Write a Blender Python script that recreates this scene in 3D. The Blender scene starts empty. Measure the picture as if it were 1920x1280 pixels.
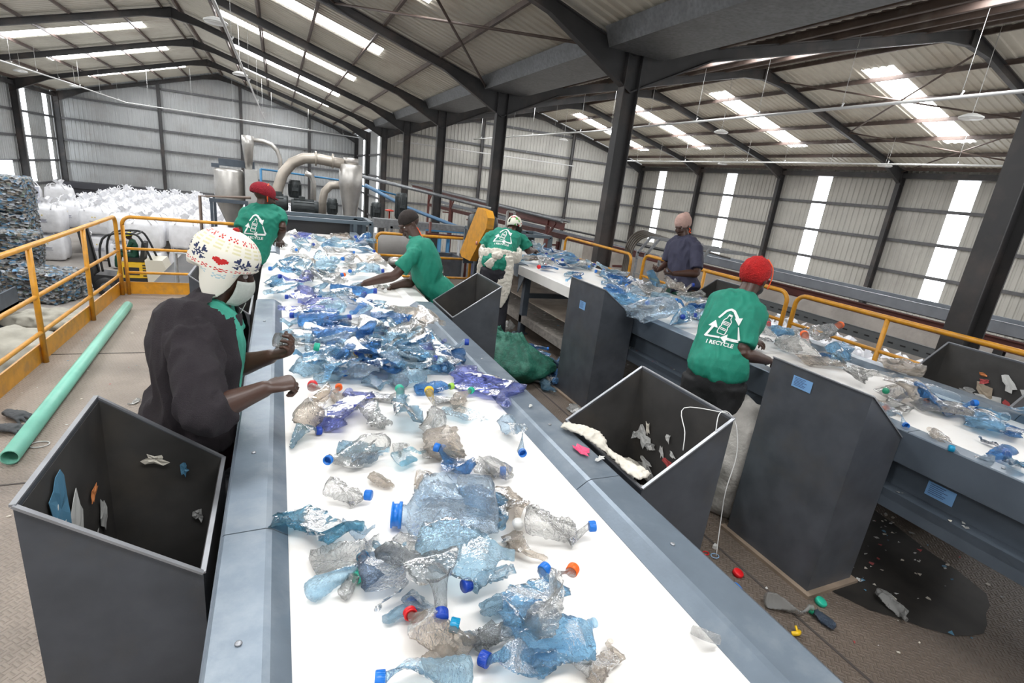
import bpy, bmesh, math, random
from mathutils import Vector, Matrix, Quaternion, noise
from mathutils.bvhtree import BVHTree
SC = bpy.context.scene
COL = SC.collection
PI = math.pi
V = Vector
def U(*a): return V(a)
ORIG = {}
def wloc(o):
    return ORIG.get(o.name, V((0, 0, 0))) if o else V((0, 0, 0))
# ------------------------------------------------------------ materials
MATS = {}
def mat(name, col, rough=.5, metal=0., nz=0., nscale=6., bump=0., bscale=40., spec=.5, stain=None, stain_amt=0., stain_scale=2., emis=None, estr=0., alpha=None, trans=0.):
    if name in MATS: return MATS[name]
    m = bpy.data.materials.new(name); m.use_nodes = True
    nt = m.node_tree; N = nt.nodes; L = nt.links
    b = N['Principled BSDF']
    c4 = (col[0], col[1], col[2], 1)
    b.inputs['Base Color'].default_value = c4
    b.inputs['Roughness'].default_value = rough
    b.inputs['Metallic'].default_value = metal
    b.inputs['Specular IOR Level'].default_value = spec
    tc = N.new('ShaderNodeTexCoord')
    last = None
    if nz > 0:
        t = N.new('ShaderNodeTexNoise'); t.inputs['Scale'].default_value = nscale; t.inputs['Detail'].default_value = 5
        L.new(tc.outputs['Object'], t.inputs['Vector'])
        r = N.new('ShaderNodeMapRange'); r.inputs['From Min'].default_value = .3; r.inputs['From Max'].default_value = .7
        r.inputs['To Min'].default_value = 1 - nz; r.inputs['To Max'].default_value = 1 + nz
        L.new(t.outputs['Fac'], r.inputs['Value'])
        mx = N.new('ShaderNodeMix'); mx.data_type = 'RGBA'; mx.blend_type = 'MULTIPLY'; mx.inputs[0].default_value = 1
        mx.inputs[6].default_value = c4
        L.new(r.outputs['Result'], mx.inputs[7]); last = mx.outputs[2]
    if stain:
        t = N.new('ShaderNodeTexNoise'); t.inputs['Scale'].default_value = stain_scale; t.inputs['Detail'].default_value = 8; t.inputs['Roughness'].default_value = .65
        L.new(tc.outputs['Object'], t.inputs['Vector'])
        r = N.new('ShaderNodeMapRange'); r.inputs['From Min'].default_value = .5; r.inputs['From Max'].default_value = .68
        r.inputs['To Max'].default_value = stain_amt
        L.new(t.outputs['Fac'], r.inputs['Value'])
        mx = N.new('ShaderNodeMix'); mx.data_type = 'RGBA'
        L.new(r.outputs['Result'], mx.inputs[0])
        if last: L.new(last, mx.inputs[6])
        else: mx.inputs[6].default_value = c4
        mx.inputs[7].default_value = (stain[0], stain[1], stain[2], 1); last = mx.outputs[2]
    if last: L.new(last, b.inputs['Base Color'])
    if bump > 0:
        t = N.new('ShaderNodeTexNoise'); t.inputs['Scale'].default_value = bscale; t.inputs['Detail'].default_value = 4
        L.new(tc.outputs['Object'], t.inputs['Vector'])
        bp = N.new('ShaderNodeBump'); bp.inputs['Strength'].default_value = bump; bp.inputs['Distance'].default_value = .02
        L.new(t.outputs['Fac'], bp.inputs['Height']); L.new(bp.outputs['Normal'], b.inputs['Normal'])
    if emis:
        b.inputs['Emission Color'].default_value = (emis[0], emis[1], emis[2], 1); b.inputs['Emission Strength'].default_value = estr
    if trans: b.inputs['Transmission Weight'].default_value = trans
    MATS[name] = m
    return m
M_frame = mat('frame_steel', (.038, .037, .038), .5, nz=.25, nscale=2, stain=(.13, .10, .085), stain_amt=.5, stain_scale=.8)
M_purlin = mat('purlin_steel', (.10, .07, .058), .55, nz=.3, nscale=1.5, stain=(.2, .17, .15), stain_amt=.5)
M_clad = mat('wall_cladding', (.40, .41, .41), .5, nz=.08, nscale=.7, stain=(.30, .28, .26), stain_amt=.5, stain_scale=.5)
M_cladw = mat('wall_cladding_warm', (.43, .42, .385), .5, nz=.08, nscale=.7, stain=(.30, .28, .26), stain_amt=.5, stain_scale=.5)
M_roof = mat('roof_sheet', (.60, .57, .49), .5, nz=.08, nscale=.5, stain=(.42, .36, .28), stain_amt=.5, stain_scale=.6)
M_day = mat('daylit_sheet', (.9, .92, .95), .6, emis=(.97, .985, 1.0), estr=13.)
M_dayw = mat('daylit_wall_sheet', (.9, .92, .95), .6, emis=(.90, .95, 1.0), estr=2.8)
M_galv = mat('galvanised_steel', (.30, .31, .32), .42, .5, nz=.22, nscale=14, stain=(.18, .17, .16), stain_amt=.4)
M_binw = mat('grey_painted_steel', (.083, .090, .104), .42, .25, nz=.18, nscale=9, stain=(.10, .092, .082), stain_amt=.5, stain_scale=3, bump=.04, bscale=300)
M_lining = mat('dark_bin_lining', (.040, .038, .036), .6, nz=.3, nscale=7, stain=(.07, .06, .048), stain_amt=.5, stain_scale=4)
M_edge = mat('worn_steel_edge', (.33, .34, .36), .4, .6, nz=.2)
M_tab = mat('table_top_steel', (.165, .205, .25), .36, .35, nz=.14, nscale=7, stain=(.30, .33, .35), stain_amt=.5, stain_scale=3.5, bump=.03, bscale=120)
M_tabside = mat('table_side_steel', (.085, .105, .13), .42, .2, nz=.15, nscale=5)
M_belt = mat('white_belt', (.86, .835, .80), .45, nz=.03, nscale=2, stain=(.70, .60, .48), stain_amt=.35, stain_scale=2.6)
M_plate = mat('white_side_plate', (.80, .78, .75), .35, nz=.06, nscale=4, stain=(.5, .45, .4), stain_amt=.3)
M_yel = mat('yellow_paint', (.66, .30, .022), .38, nz=.12, nscale=12, stain=(.36, .20, .07), stain_amt=.6, stain_scale=9)
M_red = mat('red_oxide_steel', (.115, .032, .025), .5, nz=.2, nscale=4)
M_conc = mat('concrete', (.32, .29, .26), .8, nz=.2, nscale=1.3, stain=(.20, .18, .16), stain_amt=.6, stain_scale=1., bump=.2, bscale=14)
M_stain = mat('stainless_steel', (.55, .53, .50), .38, .75, nz=.12, nscale=5, stain=(.35, .3, .25), stain_amt=.5)
M_ductm = mat('beige_duct', (.47, .42, .36), .45, .4, nz=.15, nscale=4)
M_motor = mat('dark_motor', (.05, .058, .06), .45, .2, nz=.3, nscale=10)
M_blue = mat('blue_pipe', (.05, .22, .42), .4)
M_black = mat('black_rubber', (.015, .015, .016), .55)
M_bag = mat('woven_bag', (.80, .80, .82), .7, nz=.05, nscale=6, bump=.6, bscale=5, stain=(.55, .54, .53), stain_amt=.3)
M_bagr = mat('woven_bag_loose', (.88, .88, .88), .7, bump=.6, bscale=9)
M_lamp = mat('lamp_disc', (.6, .6, .58), .5)
M_cond = mat('white_conduit', (.55, .55, .54), .5)
M_wood = mat('wood', (.35, .23, .12), .6, nz=.2)
# corrugated floor plate
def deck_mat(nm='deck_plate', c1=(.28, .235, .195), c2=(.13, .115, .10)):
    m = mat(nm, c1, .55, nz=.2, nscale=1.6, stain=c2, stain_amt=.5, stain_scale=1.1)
    nt = m.node_tree; N = nt.nodes; L = nt.links; b = N['Principled BSDF']
    tc = N.new('ShaderNodeTexCoord')
    mp = N.new('ShaderNodeMapping'); mp.inputs['Rotation'].default_value = (0, 0, PI/4); mp.inputs['Scale'].default_value = (34, 34, 34)
    L.new(tc.outputs['Object'], mp.inputs['Vector'])
    ck = N.new('ShaderNodeTexChecker'); ck.inputs['Scale'].default_value = 1; L.new(mp.outputs[0], ck.inputs['Vector'])
    w1 = N.new('ShaderNodeTexWave'); w1.inputs['Scale'].default_value = .5; w1.bands_direction = 'X'; L.new(mp.outputs[0], w1.inputs['Vector'])
    w2 = N.new('ShaderNodeTexWave'); w2.inputs['Scale'].default_value = .5; w2.bands_direction = 'Y'; L.new(mp.outputs[0], w2.inputs['Vector'])
    mx = N.new('ShaderNodeMix'); L.new(ck.outputs['Fac'], mx.inputs[0]); L.new(w1.outputs['Fac'], mx.inputs[2]); L.new(w2.outputs['Fac'], mx.inputs[3])
    pw = N.new('ShaderNodeMath'); pw.operation = 'POWER'; pw.inputs[1].default_value = 4; L.new(mx.outputs[0], pw.inputs[0])
    bp = N.new('ShaderNodeBump'); bp.inputs['Strength'].default_value = .8; bp.inputs['Distance'].default_value = .004
    L.new(pw.outputs[0], bp.inputs['Height']); L.new(bp.outputs['Normal'], b.inputs['Normal'])
    return m
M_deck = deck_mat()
M_deckd = deck_mat('dirty_shaded_deck_plate', (.135, .105, .082), (.045, .038, .032))  # grime plus the conveyors' shade, both put into the plate colour
M_ground = mat('ground_concrete', (.36, .33, .30), .7, nz=.15, nscale=.35, stain=(.14, .12, .105), stain_amt=.55, stain_scale=.22, bump=.1, bscale=6)

# ------------------------------------------------------------ mesh builder
def frame_for(d, side=None):
    d = d.normalized()
    if side is None: side = V((0, 0, 1)) if abs(d.z) < .95 else V((0, 1, 0))
    a = side - d * side.dot(d)
    if a.length < 1e-5: a = V((1, 0, 0)) - d * d.x
    a.normalize(); b = d.cross(a)
    return a, b
class MB:
    def __init__(s): s.v = []; s.f = []; s.m = []; s.sm = []; s.cur = 0; s.smooth = False
    def add(s, vs, fs, smooth=None):
        k = len(s.v); s.v += [V(p) for p in vs]
        for f in fs: s.f.append(tuple(i + k for i in f)); s.m.append(s.cur); s.sm.append(s.smooth if smooth is None else smooth)
        return s
    def box(s, c, d, rz=0., rot=None):
        hx, hy, hz = d[0]/2, d[1]/2, d[2]/2
        R = rot if rot is not None else Matrix.Rotation(rz, 3, 'Z')
        vs = [V(c) + R @ V((x*hx, y*hy, z*hz)) for x in (-1, 1) for y in (-1, 1) for z in (-1, 1)]
        return s.add(vs, [(0, 1, 3, 2), (4, 6, 7, 5), (0, 4, 5, 1), (2, 3, 7, 6), (0, 2, 6, 4), (1, 5, 7, 3)], False)
    def bb(s, x0, x1, y0, y1, z0, z1): return s.box(((x0+x1)/2, (y0+y1)/2, (z0+z1)/2), (abs(x1-x0), abs(y1-y0), abs(z1-z0)))
    def beam(s, p, q, w, h, side=None):
        p = V(p); q = V(q); a, b = frame_for(q-p, V(side) if side is not None else None)
        vs = [c + a*h/2*i + b*w/2*j for c in (p, q) for i, j in ((-1, -1), (1, -1), (1, 1), (-1, 1))]
        return s.add(vs, [(3, 2, 1, 0), (4, 5, 6, 7), (0, 1, 5, 4), (1, 2, 6, 5), (2, 3, 7, 6), (3, 0, 4, 7)], False)
    def ibeam(s, p, q, w, h, side=None, t=.02):
        # h along the side vector
        p = V(p); q = V(q); a, b = frame_for(q-p, V(side) if side is not None else None)
        s.beam(p+a*(h/2-t/2), q+a*(h/2-t/2), w, t, a); s.beam(p-a*(h/2-t/2), q-a*(h/2-t/2), w, t, a)
        s.beam(p, q, t, h-2*t, a)
        return s
    def tube(s, pts, r, n=10, caps=True, side=None, close=False):
        pts = [V(p) for p in pts]; K = len(pts); rings = []
        rr = r if isinstance(r, (list, tuple)) else [r]*K
        pa = None
        for i, p in enumerate(pts):
            if close: d = pts[(i+1) % K] - pts[i-1]
            else: d = (pts[min(i+1, K-1)] - pts[max(i-1, 0)])
            a, b = frame_for(d, pa if pa is not None else (V(side) if side is not None else None)); pa = a
            rings.append([p + (a*math.cos(t) + b*math.sin(t))*rr[i] for t in [2*PI*j/n for j in range(n)]])
        vs = [v for R in rings for v in R]; fs = []
        for i in range(K if close else K-1):
            i2 = (i+1) % K
            for j in range(n): fs.append((i*n+j, i*n+(j+1) % n, i2*n+(j+1) % n, i2*n+j))
        k = len(s.v); s.add(vs, fs, True)
        if caps and not close:
            s.f.append(tuple(k+j for j in reversed(range(n)))); s.m.append(s.cur); s.sm.append(False)
            s.f.append(tuple(k+(K-1)*n+j for j in range(n))); s.m.append(s.cur); s.sm.append(False)
        return s
    def lathe(s, c, prof, n=24, axis=(0, 0, 1), smooth=True, sx=1., sy=1.):
        c = V(c); ax = V(axis).normalized(); a, b = frame_for(ax, V((1, 0, 0)) if abs(ax.x) < .9 else V((0, 1, 0)))
        vs = []; fs = []
        for r, z in prof:
            for j in range(n):
                t = 2*PI*j/n; vs.append(c + ax*z + (a*math.cos(t)*sx + b*math.sin(t)*sy)*r)
        for i in range(len(prof)-1):
            for j in range(n): fs.append((i*n+j, i*n+(j+1) % n, (i+1)*n+(j+1) % n, (i+1)*n+j))
        k = len(s.v); s.add(vs, fs, smooth)
        if tuple(prof[0]) == tuple(prof[-1]): return s
        if prof[0][0] > 1e-4: s.f.append(tuple(k+j for j in reversed(range(n)))); s.m.append(s.cur); s.sm.append(False)
        if prof[-1][0] > 1e-4: s.f.append(tuple(k+(len(prof)-1)*n+j for j in range(n))); s.m.append(s.cur); s.sm.append(False)
        return s
    def ell(s, c, r, n=20, m=12, rot=None):
        c = V(c); vs = []; fs = []; R = rot if rot is not None else Matrix.Identity(3)
        for i in range(m+1):
            ph = PI*i/m
            for j in range(n):
                t = 2*PI*j/n; vs.append(c + R @ V((r[0]*math.sin(ph)*math.cos(t), r[1]*math.sin(ph)*math.sin(t), r[2]*math.cos(ph))))
        for i in range(m):
            for j in range(n): fs.append(((i+1)*n+j, (i+1)*n+(j+1) % n, i*n+(j+1) % n, i*n+j))
        return s.add(vs, fs, True)
    def prism(s, poly, h0, h1, plane='xy'):
        # poly of 2D points; extruded along remaining axis
        def P(a, b, h): return {'xy': V((a, b, h)), 'xz': V((a, h, b)), 'yz': V((h, a, b))}[plane]
        n = len(poly); vs = [P(a, b, h0) for a, b in poly] + [P(a, b, h1) for a, b in poly]
        fs = [tuple(range(n)), tuple(range(2*n-1, n-1, -1))] + [(i, i+n, (i+1) % n+n, (i+1) % n) for i in range(n)]
        return s.add(vs, fs, False)
    def corr(s, o, u, w, L, H, pitch=.25, depth=.035, sgn=1):
        # trapezoidal sheet: ribs vary along u over length L, run along w over H
        o = V(o); u = V(u).normalized(); w = V(w); w.normalize(); nrm = u.cross(w)*sgn
        xs = []; x = 0.; 
        while x < L-1e-6:
            for dx, d in ((0, 0), (.55, 0), (.65, 1), (.9, 1), (1., 0)):
                xx = x+dx*pitch
                if xx > L: break
                if xs and abs(xs[-1][0]-xx) < 1e-6: continue
                xs.append((xx, d))
            x += pitch
        if xs[-1][0] < L: xs.append((L, 0))
        vs = []
        for x, d in xs: vs += [o+u*x+nrm*d*depth, o+u*x+w*H+nrm*d*depth]
        fs = [(2*i, 2*i+2, 2*i+3, 2*i+1) for i in range(len(xs)-1)]
        return s.add(vs, fs, False)
    def build(s, name, mats, parent=None, loc=None, recalc=True):
        mats = mats if isinstance(mats, (list, tuple)) else [mats]
        me = bpy.data.meshes.new(name)
        o = bpy.data.objects.new(name, me)
        base = V(loc) if loc is not None else wloc(parent)
        me.from_pydata([tuple(p - base) for p in s.v], [], s.f)
        for m_ in mats: me.materials.append(m_)
        me.polygons.foreach_set('material_index', s.m); me.polygons.foreach_set('use_smooth', s.sm)
        if recalc:
            bm = bmesh.new(); bm.from_mesh(me); bmesh.ops.recalc_face_normals(bm, faces=bm.faces[:]); bm.to_mesh(me); bm.free()
        me.update()
        COL.objects.link(o)
        if parent: o.parent = parent; o.location = base - wloc(parent)
        else: o.location = base
        ORIG[o.name] = base
        return o
def tag(o, label=None, cat=None, group=None, kind=None):
    if label: o['label'] = label
    if cat: o['category'] = cat
    if group: o['group'] = group
    if kind: o['kind'] = kind
    return o
def thing(name, label, cat, loc=(0, 0, 0), group=None):
    o = bpy.data.objects.new(name, None); COL.objects.link(o); o.location = loc; o.empty_display_size = .1
    ORIG[o.name] = V(loc)
    return tag(o, label, cat, group)
def struct(name, mb, m, label=None):
    o = mb.build(name, m); return tag(o, label or name.replace('_', ' '), None, None, 'structure')
def copy_tree(o, parent=None):
    c = o.copy(); COL.objects.link(c); c.parent = parent
    if parent is None and 'category' in c: pass
    for ch in o.children: copy_tree(ch, c)
    return c
def hash3(p, s=1.): return noise.noise_vector(V(p)*s)
# ------------------------------------------------------------ building
XL, XM, XR = -14.4, 6.3, 27.0
ZG, ZE = -3.1, 4.6
ZR1, ZR2 = 7.75, 7.35
FY = [-10.5, -3.9, 2.7, 9.3, 15.9, 22.5, 29.1, 35.7, 42.3, 48.9]
Y0 = -10.5
R1 = (XL+XM)/2; R2 = (XM+XR)/2
def zroof(x):
    if x <= XM:
        return ZE+.15 + (ZR1-ZE-.15)*(1-abs(x-R1)/(XM-R1))
    return ZE+.15 + (ZR2-ZE-.15)*(1-abs(x-R2)/(XR-R2))
struct('floor', MB().bb(XL-.5, XR+.5, Y0, 49.5, ZG-.2, ZG), M_ground, 'dusty concrete ground floor of the sorting hall')
# walls
def wall_y(name, X, y0, y1, z0, z1, m, wins, sgn, ww=.85, wz=(-1., 4.35), label=''):
    """wall in a plane X=const; windows: list of y centres"""
    mb = MB(); y = y0
    for yc in wins:
        mb.corr((X, y, z0), (0, 1, 0), (0, 0, 1), yc-ww/2-y, z1-z0, .28, .035, sgn)
        mb.corr((X, yc-ww/2, z0), (0, 1, 0), (0, 0, 1), ww, wz[0]-z0, .28, .035, sgn)
        mb.corr((X, yc-ww/2, wz[1]), (0, 1, 0), (0, 0, 1), ww, z1-wz[1], .28, .035, sgn)
        y = yc+ww/2
    mb.corr((X, y, z0), (0, 1, 0), (0, 0, 1), y1-y, z1-z0, .28, .035, sgn)
    return struct(name, mb, m, label)
WR = [y+3.95 for y in (-3.9+.1, 2.7+.05, 9.3+.05, 15.9, 22.5+.05, 29.1+.1)]
wall_y('wall_right', XR, Y0, 35.8, ZG, ZE+.2, M_cladw, [-.2, 6.7, 13.3, 19.95, 26.5, 33.4], 1, label='grey ribbed steel cladding of the right long wall')
WL = [5.9, 12.6, 19.1, 25.7, 32.3, 38.0, 44.4]
WLw = [5.9, 12.6, 19.1, 25.7, 32.3, 44.4]
wall_y('wall_left', XL, Y0, 49, ZG, ZE+.2, M_clad, [5.9, 12.6, 19.1, 25.7, 32.3, 44.4, 47.9], -1, ww=.8, wz=(-1.2, 4.4), label='grey ribbed steel cladding of the left long wall')
wall_y('wall_inner', XM+.12, 35.7, 49, ZG, ZE+.1, M_clad, [38.6, 45.5], 1, ww=.8, wz=(-2.5, 4.2), label='short grey clad wall where the left bay runs deeper')
# gable ends: prisms of corrugated sheet, built as strips following the slope
def gable(name, Y, x0, x1, m, label):
    mb = MB(); p = .25; x = x0; vs = []; 
    prof = []
    while x < x1-1e-6:
        for dx, d in ((0, 0), (.55, 0), (.65, 1), (.9, 1)):
            if x+dx*p < x1: prof.append((x+dx*p, d))
        x += p
    prof.append((x1, 0))
    for xx, d in prof: vs += [V((xx, Y+.035*(1-d), ZG)), V((xx, Y+.035*(1-d), zroof(xx)-.02))]
    mb.add(vs, [(2*i, 2*i+2, 2*i+3, 2*i+1) for i in range(len(prof)-1)], False)
    return struct(name, mb, m, label)
gable('wall_far_left', 49.05, XL, XM, M_clad, 'grey ribbed gable wall at the far end of the left bay')
gable('wall_far_right', 35.85, XM+.01, XR, M_cladw, 'pale ribbed gable wall at the far end of the right bay')
# dark band at the foot of the far wall
struct('trim_1', MB().bb(XL+.1, -7.2, 48.6, 48.95, ZG, -1.75).bb(XL+.1, -7.2, 48.5, 48.9, -1.75, -1.35), mat('dark_wall_band', (.06, .06, .07), .6), 'dark painted lower band of the far gable wall')
wn = [0]
def window(mb, m, label):
    wn[0] += 1; return struct('window_%d' % wn[0], mb, m, label)
for y in [-.2, 6.7, 13.3, 19.95, 26.5, 33.4]:
    window(MB().corr((XR+.01, y-.42, -1.), (0, 1, 0), (0, 0, 1), .84, 5.35, .14, .02, 1), M_dayw, 'tall translucent daylight strip in the right wall')
for y in [5.9, 12.6, 19.1, 25.7, 32.3, 44.4, 47.9]:
    window(MB().corr((XL-.01, y-.4, -1.2), (0, 1, 0), (0, 0, 1), .8, 5.6, .14, .02, -1), M_dayw, 'tall translucent daylight strip in the left wall')
for y in [38.6, 45.5]:
    window(MB().corr((XM+.13, y-.4, -2.5), (0, 1, 0), (0, 0, 1), .8, 6.7, .14, .02, 1), M_dayw, 'tall translucent daylight strip in the inner wall')
# roof with strips of translucent sheet mid bay
def roof_slope(name, xa, xb, y0, y1, sx0, sx1, ycs, label):
    """xa = ridge side, xb = eave side."""
    mb = MB(); za, zb = zroof(xa), zroof(xb)
    d = V((xb-xa, 0, zb-za)); Ld = d.length; d.normalize()
    def P(x, y): return V((x, y, zroof(x)))
    y = y0
    for yc in ycs:
        mb.corr(P(xa, y), (0, 1, 0), d, yc-.52-y, Ld, .25, .03, 1 if xb > xa else -1)
        k0 = abs(sx0-xa)/abs(xb-xa)*Ld; k1 = abs(sx1-xa)/abs(xb-xa)*Ld
        mb.corr(P(xa, yc-.52), (0, 1, 0), d, 1.04, k0, .25, .03, 1 if xb > xa else -1)
        mb.corr(P(sx1, yc-.52), (0, 1, 0), d, 1.04, Ld-k1, .25, .03, 1 if xb > xa else -1)
        w = MB().corr(P(sx0, yc-.52), (0, 1, 0), d, 1.04, k1-k0, .25, .03, 1 if xb > xa else -1)
        window(w, M_day, 'bright translucent rooflight strip between the purlins')
        y = yc+.52
    mb.corr(P(xa, y), (0, 1, 0), d, y1-y, Ld, .25, .03, 1 if xb > xa else -1)
    return struct(name, mb, M_roof, label)
bays1 = [(a+b)/2 for a, b in zip(FY[:-1], FY[1:])]
bays1[4] = 19.2; bays1[5] = 25.8; bays1[6] = 32.5; bays1[7] = 38.9; bays1[8] = 45.3
bays2 = [y for y in bays1 if y < 35.7]; bays2 = [-7.2, -.6, 5.9, 12.6, 19.7, 26.2, 32.2]
roof_slope('ceiling', R1, XM-.35, Y0, 49, -1.9, 3.17, bays1, 'pale ribbed roof sheets on the right slope of the left bay')
roof_slope('ceiling', R1, XL, Y0, 49, -5.65, -11.1, bays1[:7]+[38.4, 44.8], 'pale ribbed roof sheets on the left slope of the left bay')
roof_slope('ceiling', R2, XR, Y0, 35.8, 18.05, 24.05, bays2, 'pale ribbed roof sheets on the right slope of the right bay')
roof_slope('ceiling', R2, XM+.6, Y0, 35.8, 15.2, 10.5, bays2, 'pale ribbed roof sheets on the left slope of the right bay')
struct('trim_2', MB().bb(R1-.25, R1+.25, Y0, 49, ZR1-.02, ZR1+.05).bb(R2-.25, R2+.25, Y0, 35.8, ZR2-.02, ZR2+.05), M_frame, 'dark ridge capping along the roof')
# purlins
def purlin(x, y0, y1, lab):
    z = zroof(x)-.02
    s = 1 if (x-(R1 if x < XM else R2)) > 0 else -1
    mb = MB().beam((x, y0, z-.08), (x, y1, z-.08), .02, .15, (0, 0, 1)).beam((x+.035*s, y0, z-.02), (x+.035*s, y1, z-.02), .06, .02, (0, 0, 1)).beam((x-.035*s, y0, z-.15), (x-.035*s, y1, z-.15), .06, .02, (0, 0, 1))
    tag(mb.build('roof_purlin', M_purlin), lab, 'purlin', 'roof purlins', 'structure')
for i in range(7):
    k = .35+i*1.6
    purlin(R1+k, Y0, 48.9, 'rust brown steel purlin under the right slope of the left bay')
    purlin(R1-k, Y0, 48.9, 'rust brown steel purlin under the left slope of the left bay')
    purlin(R2+k, Y0, 35.7, 'rust brown steel purlin under the right slope of the right bay')
    purlin(R2-k, Y0, 35.7, 'rust brown steel purlin under the left slope of the right bay')
# columns + rafters
def column(x, y, w=.28, d=.5, lab='', zt=ZE+.1):
    mb = MB().ibeam((x, y, ZG), (x, y, zt), w, d, (1, 0, 0), .022)
    mb.bb(x-d/2-.06, x+d/2+.06, y-w/2-.05, y+w/2+.05, ZG, ZG+.03)
    tag(mb.build('steel_column', M_frame), lab, 'column', 'steel columns of the hall', 'structure')
def rafter(xa, xb, y, lab):
    """xa column side, xb ridge; with haunches"""
    mb = MB(); za = zroof(xa)-.24-.22; zb = zroof(xb)-.24-.22
    w = .15
    s = 1 if xb > xa else -1
    pts_t = [(xa, zroof(xa)-.17), (xb, zroof(xb)-.17)]
    x1 = xa+s*1.9; x2 = xb-s*1.0; dp = .23
    bot = [(xa, zroof(xa)-.17-.66), (x1, zroof(x1)-.17-dp), (x2, zroof(x2)-.17-dp), (xb, zroof(xb)-.17-dp-.16)]
    poly = pts_t + bot[::-1]
    mb.prism(poly, y-.012, y+.012, 'xz')
    mb.beam((xa, y, pts_t[0][1]), (xb, y, pts_t[1][1]), w, .03, (0, 0, 1))
    for p, q in zip(bot[:-1], bot[1:]): mb.beam((p[0], y, p[1]), (q[0], y, q[1]), w, .03, (0, 0, 1))
    mb.bb(xb-.02*s, xb, y-w/2, y+w/2, bot[-1][1], pts_t[1][1])
    tag(mb.build('roof_rafter', M_frame), lab, 'rafter', 'portal frame rafters', 'structure')
for i, y in enumerate(FY[1:]):
    column(XM, y, .2, .36, 'dark steel column in the row between the two bays', 4.75 if y < 36 else ZE)
    column(XL+.3, y, .2, .34, 'dark steel column against the left wall')
    rafter(XL+.1, R1, y, 'dark steel rafter over the left half of the left bay')
    rafter(XM, R1, y, 'dark steel rafter over the right half of the left bay')
    if y < 36:
        column(XR-.3, y, .2, .34, 'dark steel column against the right wall')
        rafter(XM, R2, y, 'dark steel rafter over the left half of the right bay')
        rafter(XR-.1, R2, y, 'dark steel rafter over the right half of the right bay')
for x in (R1-3.9, R1+1.5, R1+6.5): column(x, 48.75, .12, .22, 'slim gable post in the far left wall', zroof(x)-.3)
for x in (XM+6.6, R2+3.3+.1): column(x, 35.55, .12, .22, 'slim gable post in the far right wall', zroof(x)-.3)
# girts
def girt(p, q, lab):
    tag(MB().beam(p, q, .07, .14, (0, 0, 1)).build('wall_girt', mat('girt_steel', (.10, .10, .105), .5, nz=.2)), lab, 'girt', 'horizontal wall girts', 'structure')
for k in range(6):
    z = ZG+1.75+k*1.45
    if z < ZE-.2:
        girt((XR-.05, Y0, z), (XR-.05, 35.6, z), 'horizontal steel girt on the right wall')
        girt((XL+.05, Y0, z), (XL+.05, 48.9, z), 'horizontal steel girt on the left wall')
        girt((XM+.05, 35.8, z), (XM+.05, 48.9, z), 'horizontal steel girt on the inner wall')
for k in range(7):
    z = ZG+1.75+k*1.45
    def span(z, xl, xr, rdg):
        if z < ZE: return xl+.2, xr-.2
        h = (XM-R1)*(1-(z-ZE)/((ZR1 if rdg == R1 else ZR2)-ZE-.15))-.6
        return rdg-h, rdg+h
    a, b = span(z, XL, XM, R1)
    if b-a > 1: girt((a, 48.93, z), (b, 48.93, z), 'horizontal steel girt on the far left gable')
    a, b = span(z, XM, XR, R2)
    if b-a > 1: girt((a, 35.73, z), (b, 35.73, z), 'horizontal steel girt on the far right gable')
# valley gutter between the bays
gt = MB()
for y_a, y_b in zip(FY[:-1], FY[1:]):
    if y_b > 36: continue
    gt.prism([(XM-.78, 4.90), (XM-.64, 4.58), (XM+.64, 4.58), (XM+.78, 4.90), (XM+.74, 4.90), (XM+.60, 4.62), (XM-.60, 4.62), (XM-.74, 4.90)], y_a+.09, y_b-.09, 'xz')
tag(gt.build('valley_gutter', mat('dull_galvanised', (.16, .165, .17), .5, .4, nz=.25, nscale=16, stain=(.10, .10, .10), stain_amt=.5)), 'galvanised valley gutter running above the middle column row', 'gutter', kind='structure')
tag(MB().bb(XR-.35, XR-.15, Y0, 35.7, ZE-.25, ZE-.02).build('trim_3', M_frame), 'dark eaves beam along the right wall', 'beam', kind='structure')
tag(MB().bb(XL+.15, XL+.35, Y0, 48.7, ZE-.25, ZE-.02).build('trim_4', M_frame), 'dark eaves beam along the left wall', 'beam', kind='structure')
# diagonal bracing rods
def brace(p, q, lab, r=.03):
    tag(MB().tube([p, q], r, 8).build('bracing_rod', M_purlin), lab, 'brace', 'roof bracing rods', 'structure')
def RP(x, y): return (x, y, zroof(x)-.3)
for (x0, x1) in ((XM-.6, XM-4.9), (XM-4.9, R1+.6)):
    brace(RP(x0, 9.4), RP(x1, 15.8), 'thin steel roof brace crossing the near left bay'); brace(RP(x1, 9.4), RP(x0, 15.8), 'thin steel roof brace crossing the near left bay')
for (x0, x1) in ((R2+.8, R2+5.4), (R2+5.4, XR-.6)):
    brace(RP(x0, 9.4), RP(x1, 15.8), 'thin steel roof brace crossing the near right bay'); brace(RP(x1, 9.4), RP(x0, 15.8), 'thin steel roof brace crossing the near right bay')
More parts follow.
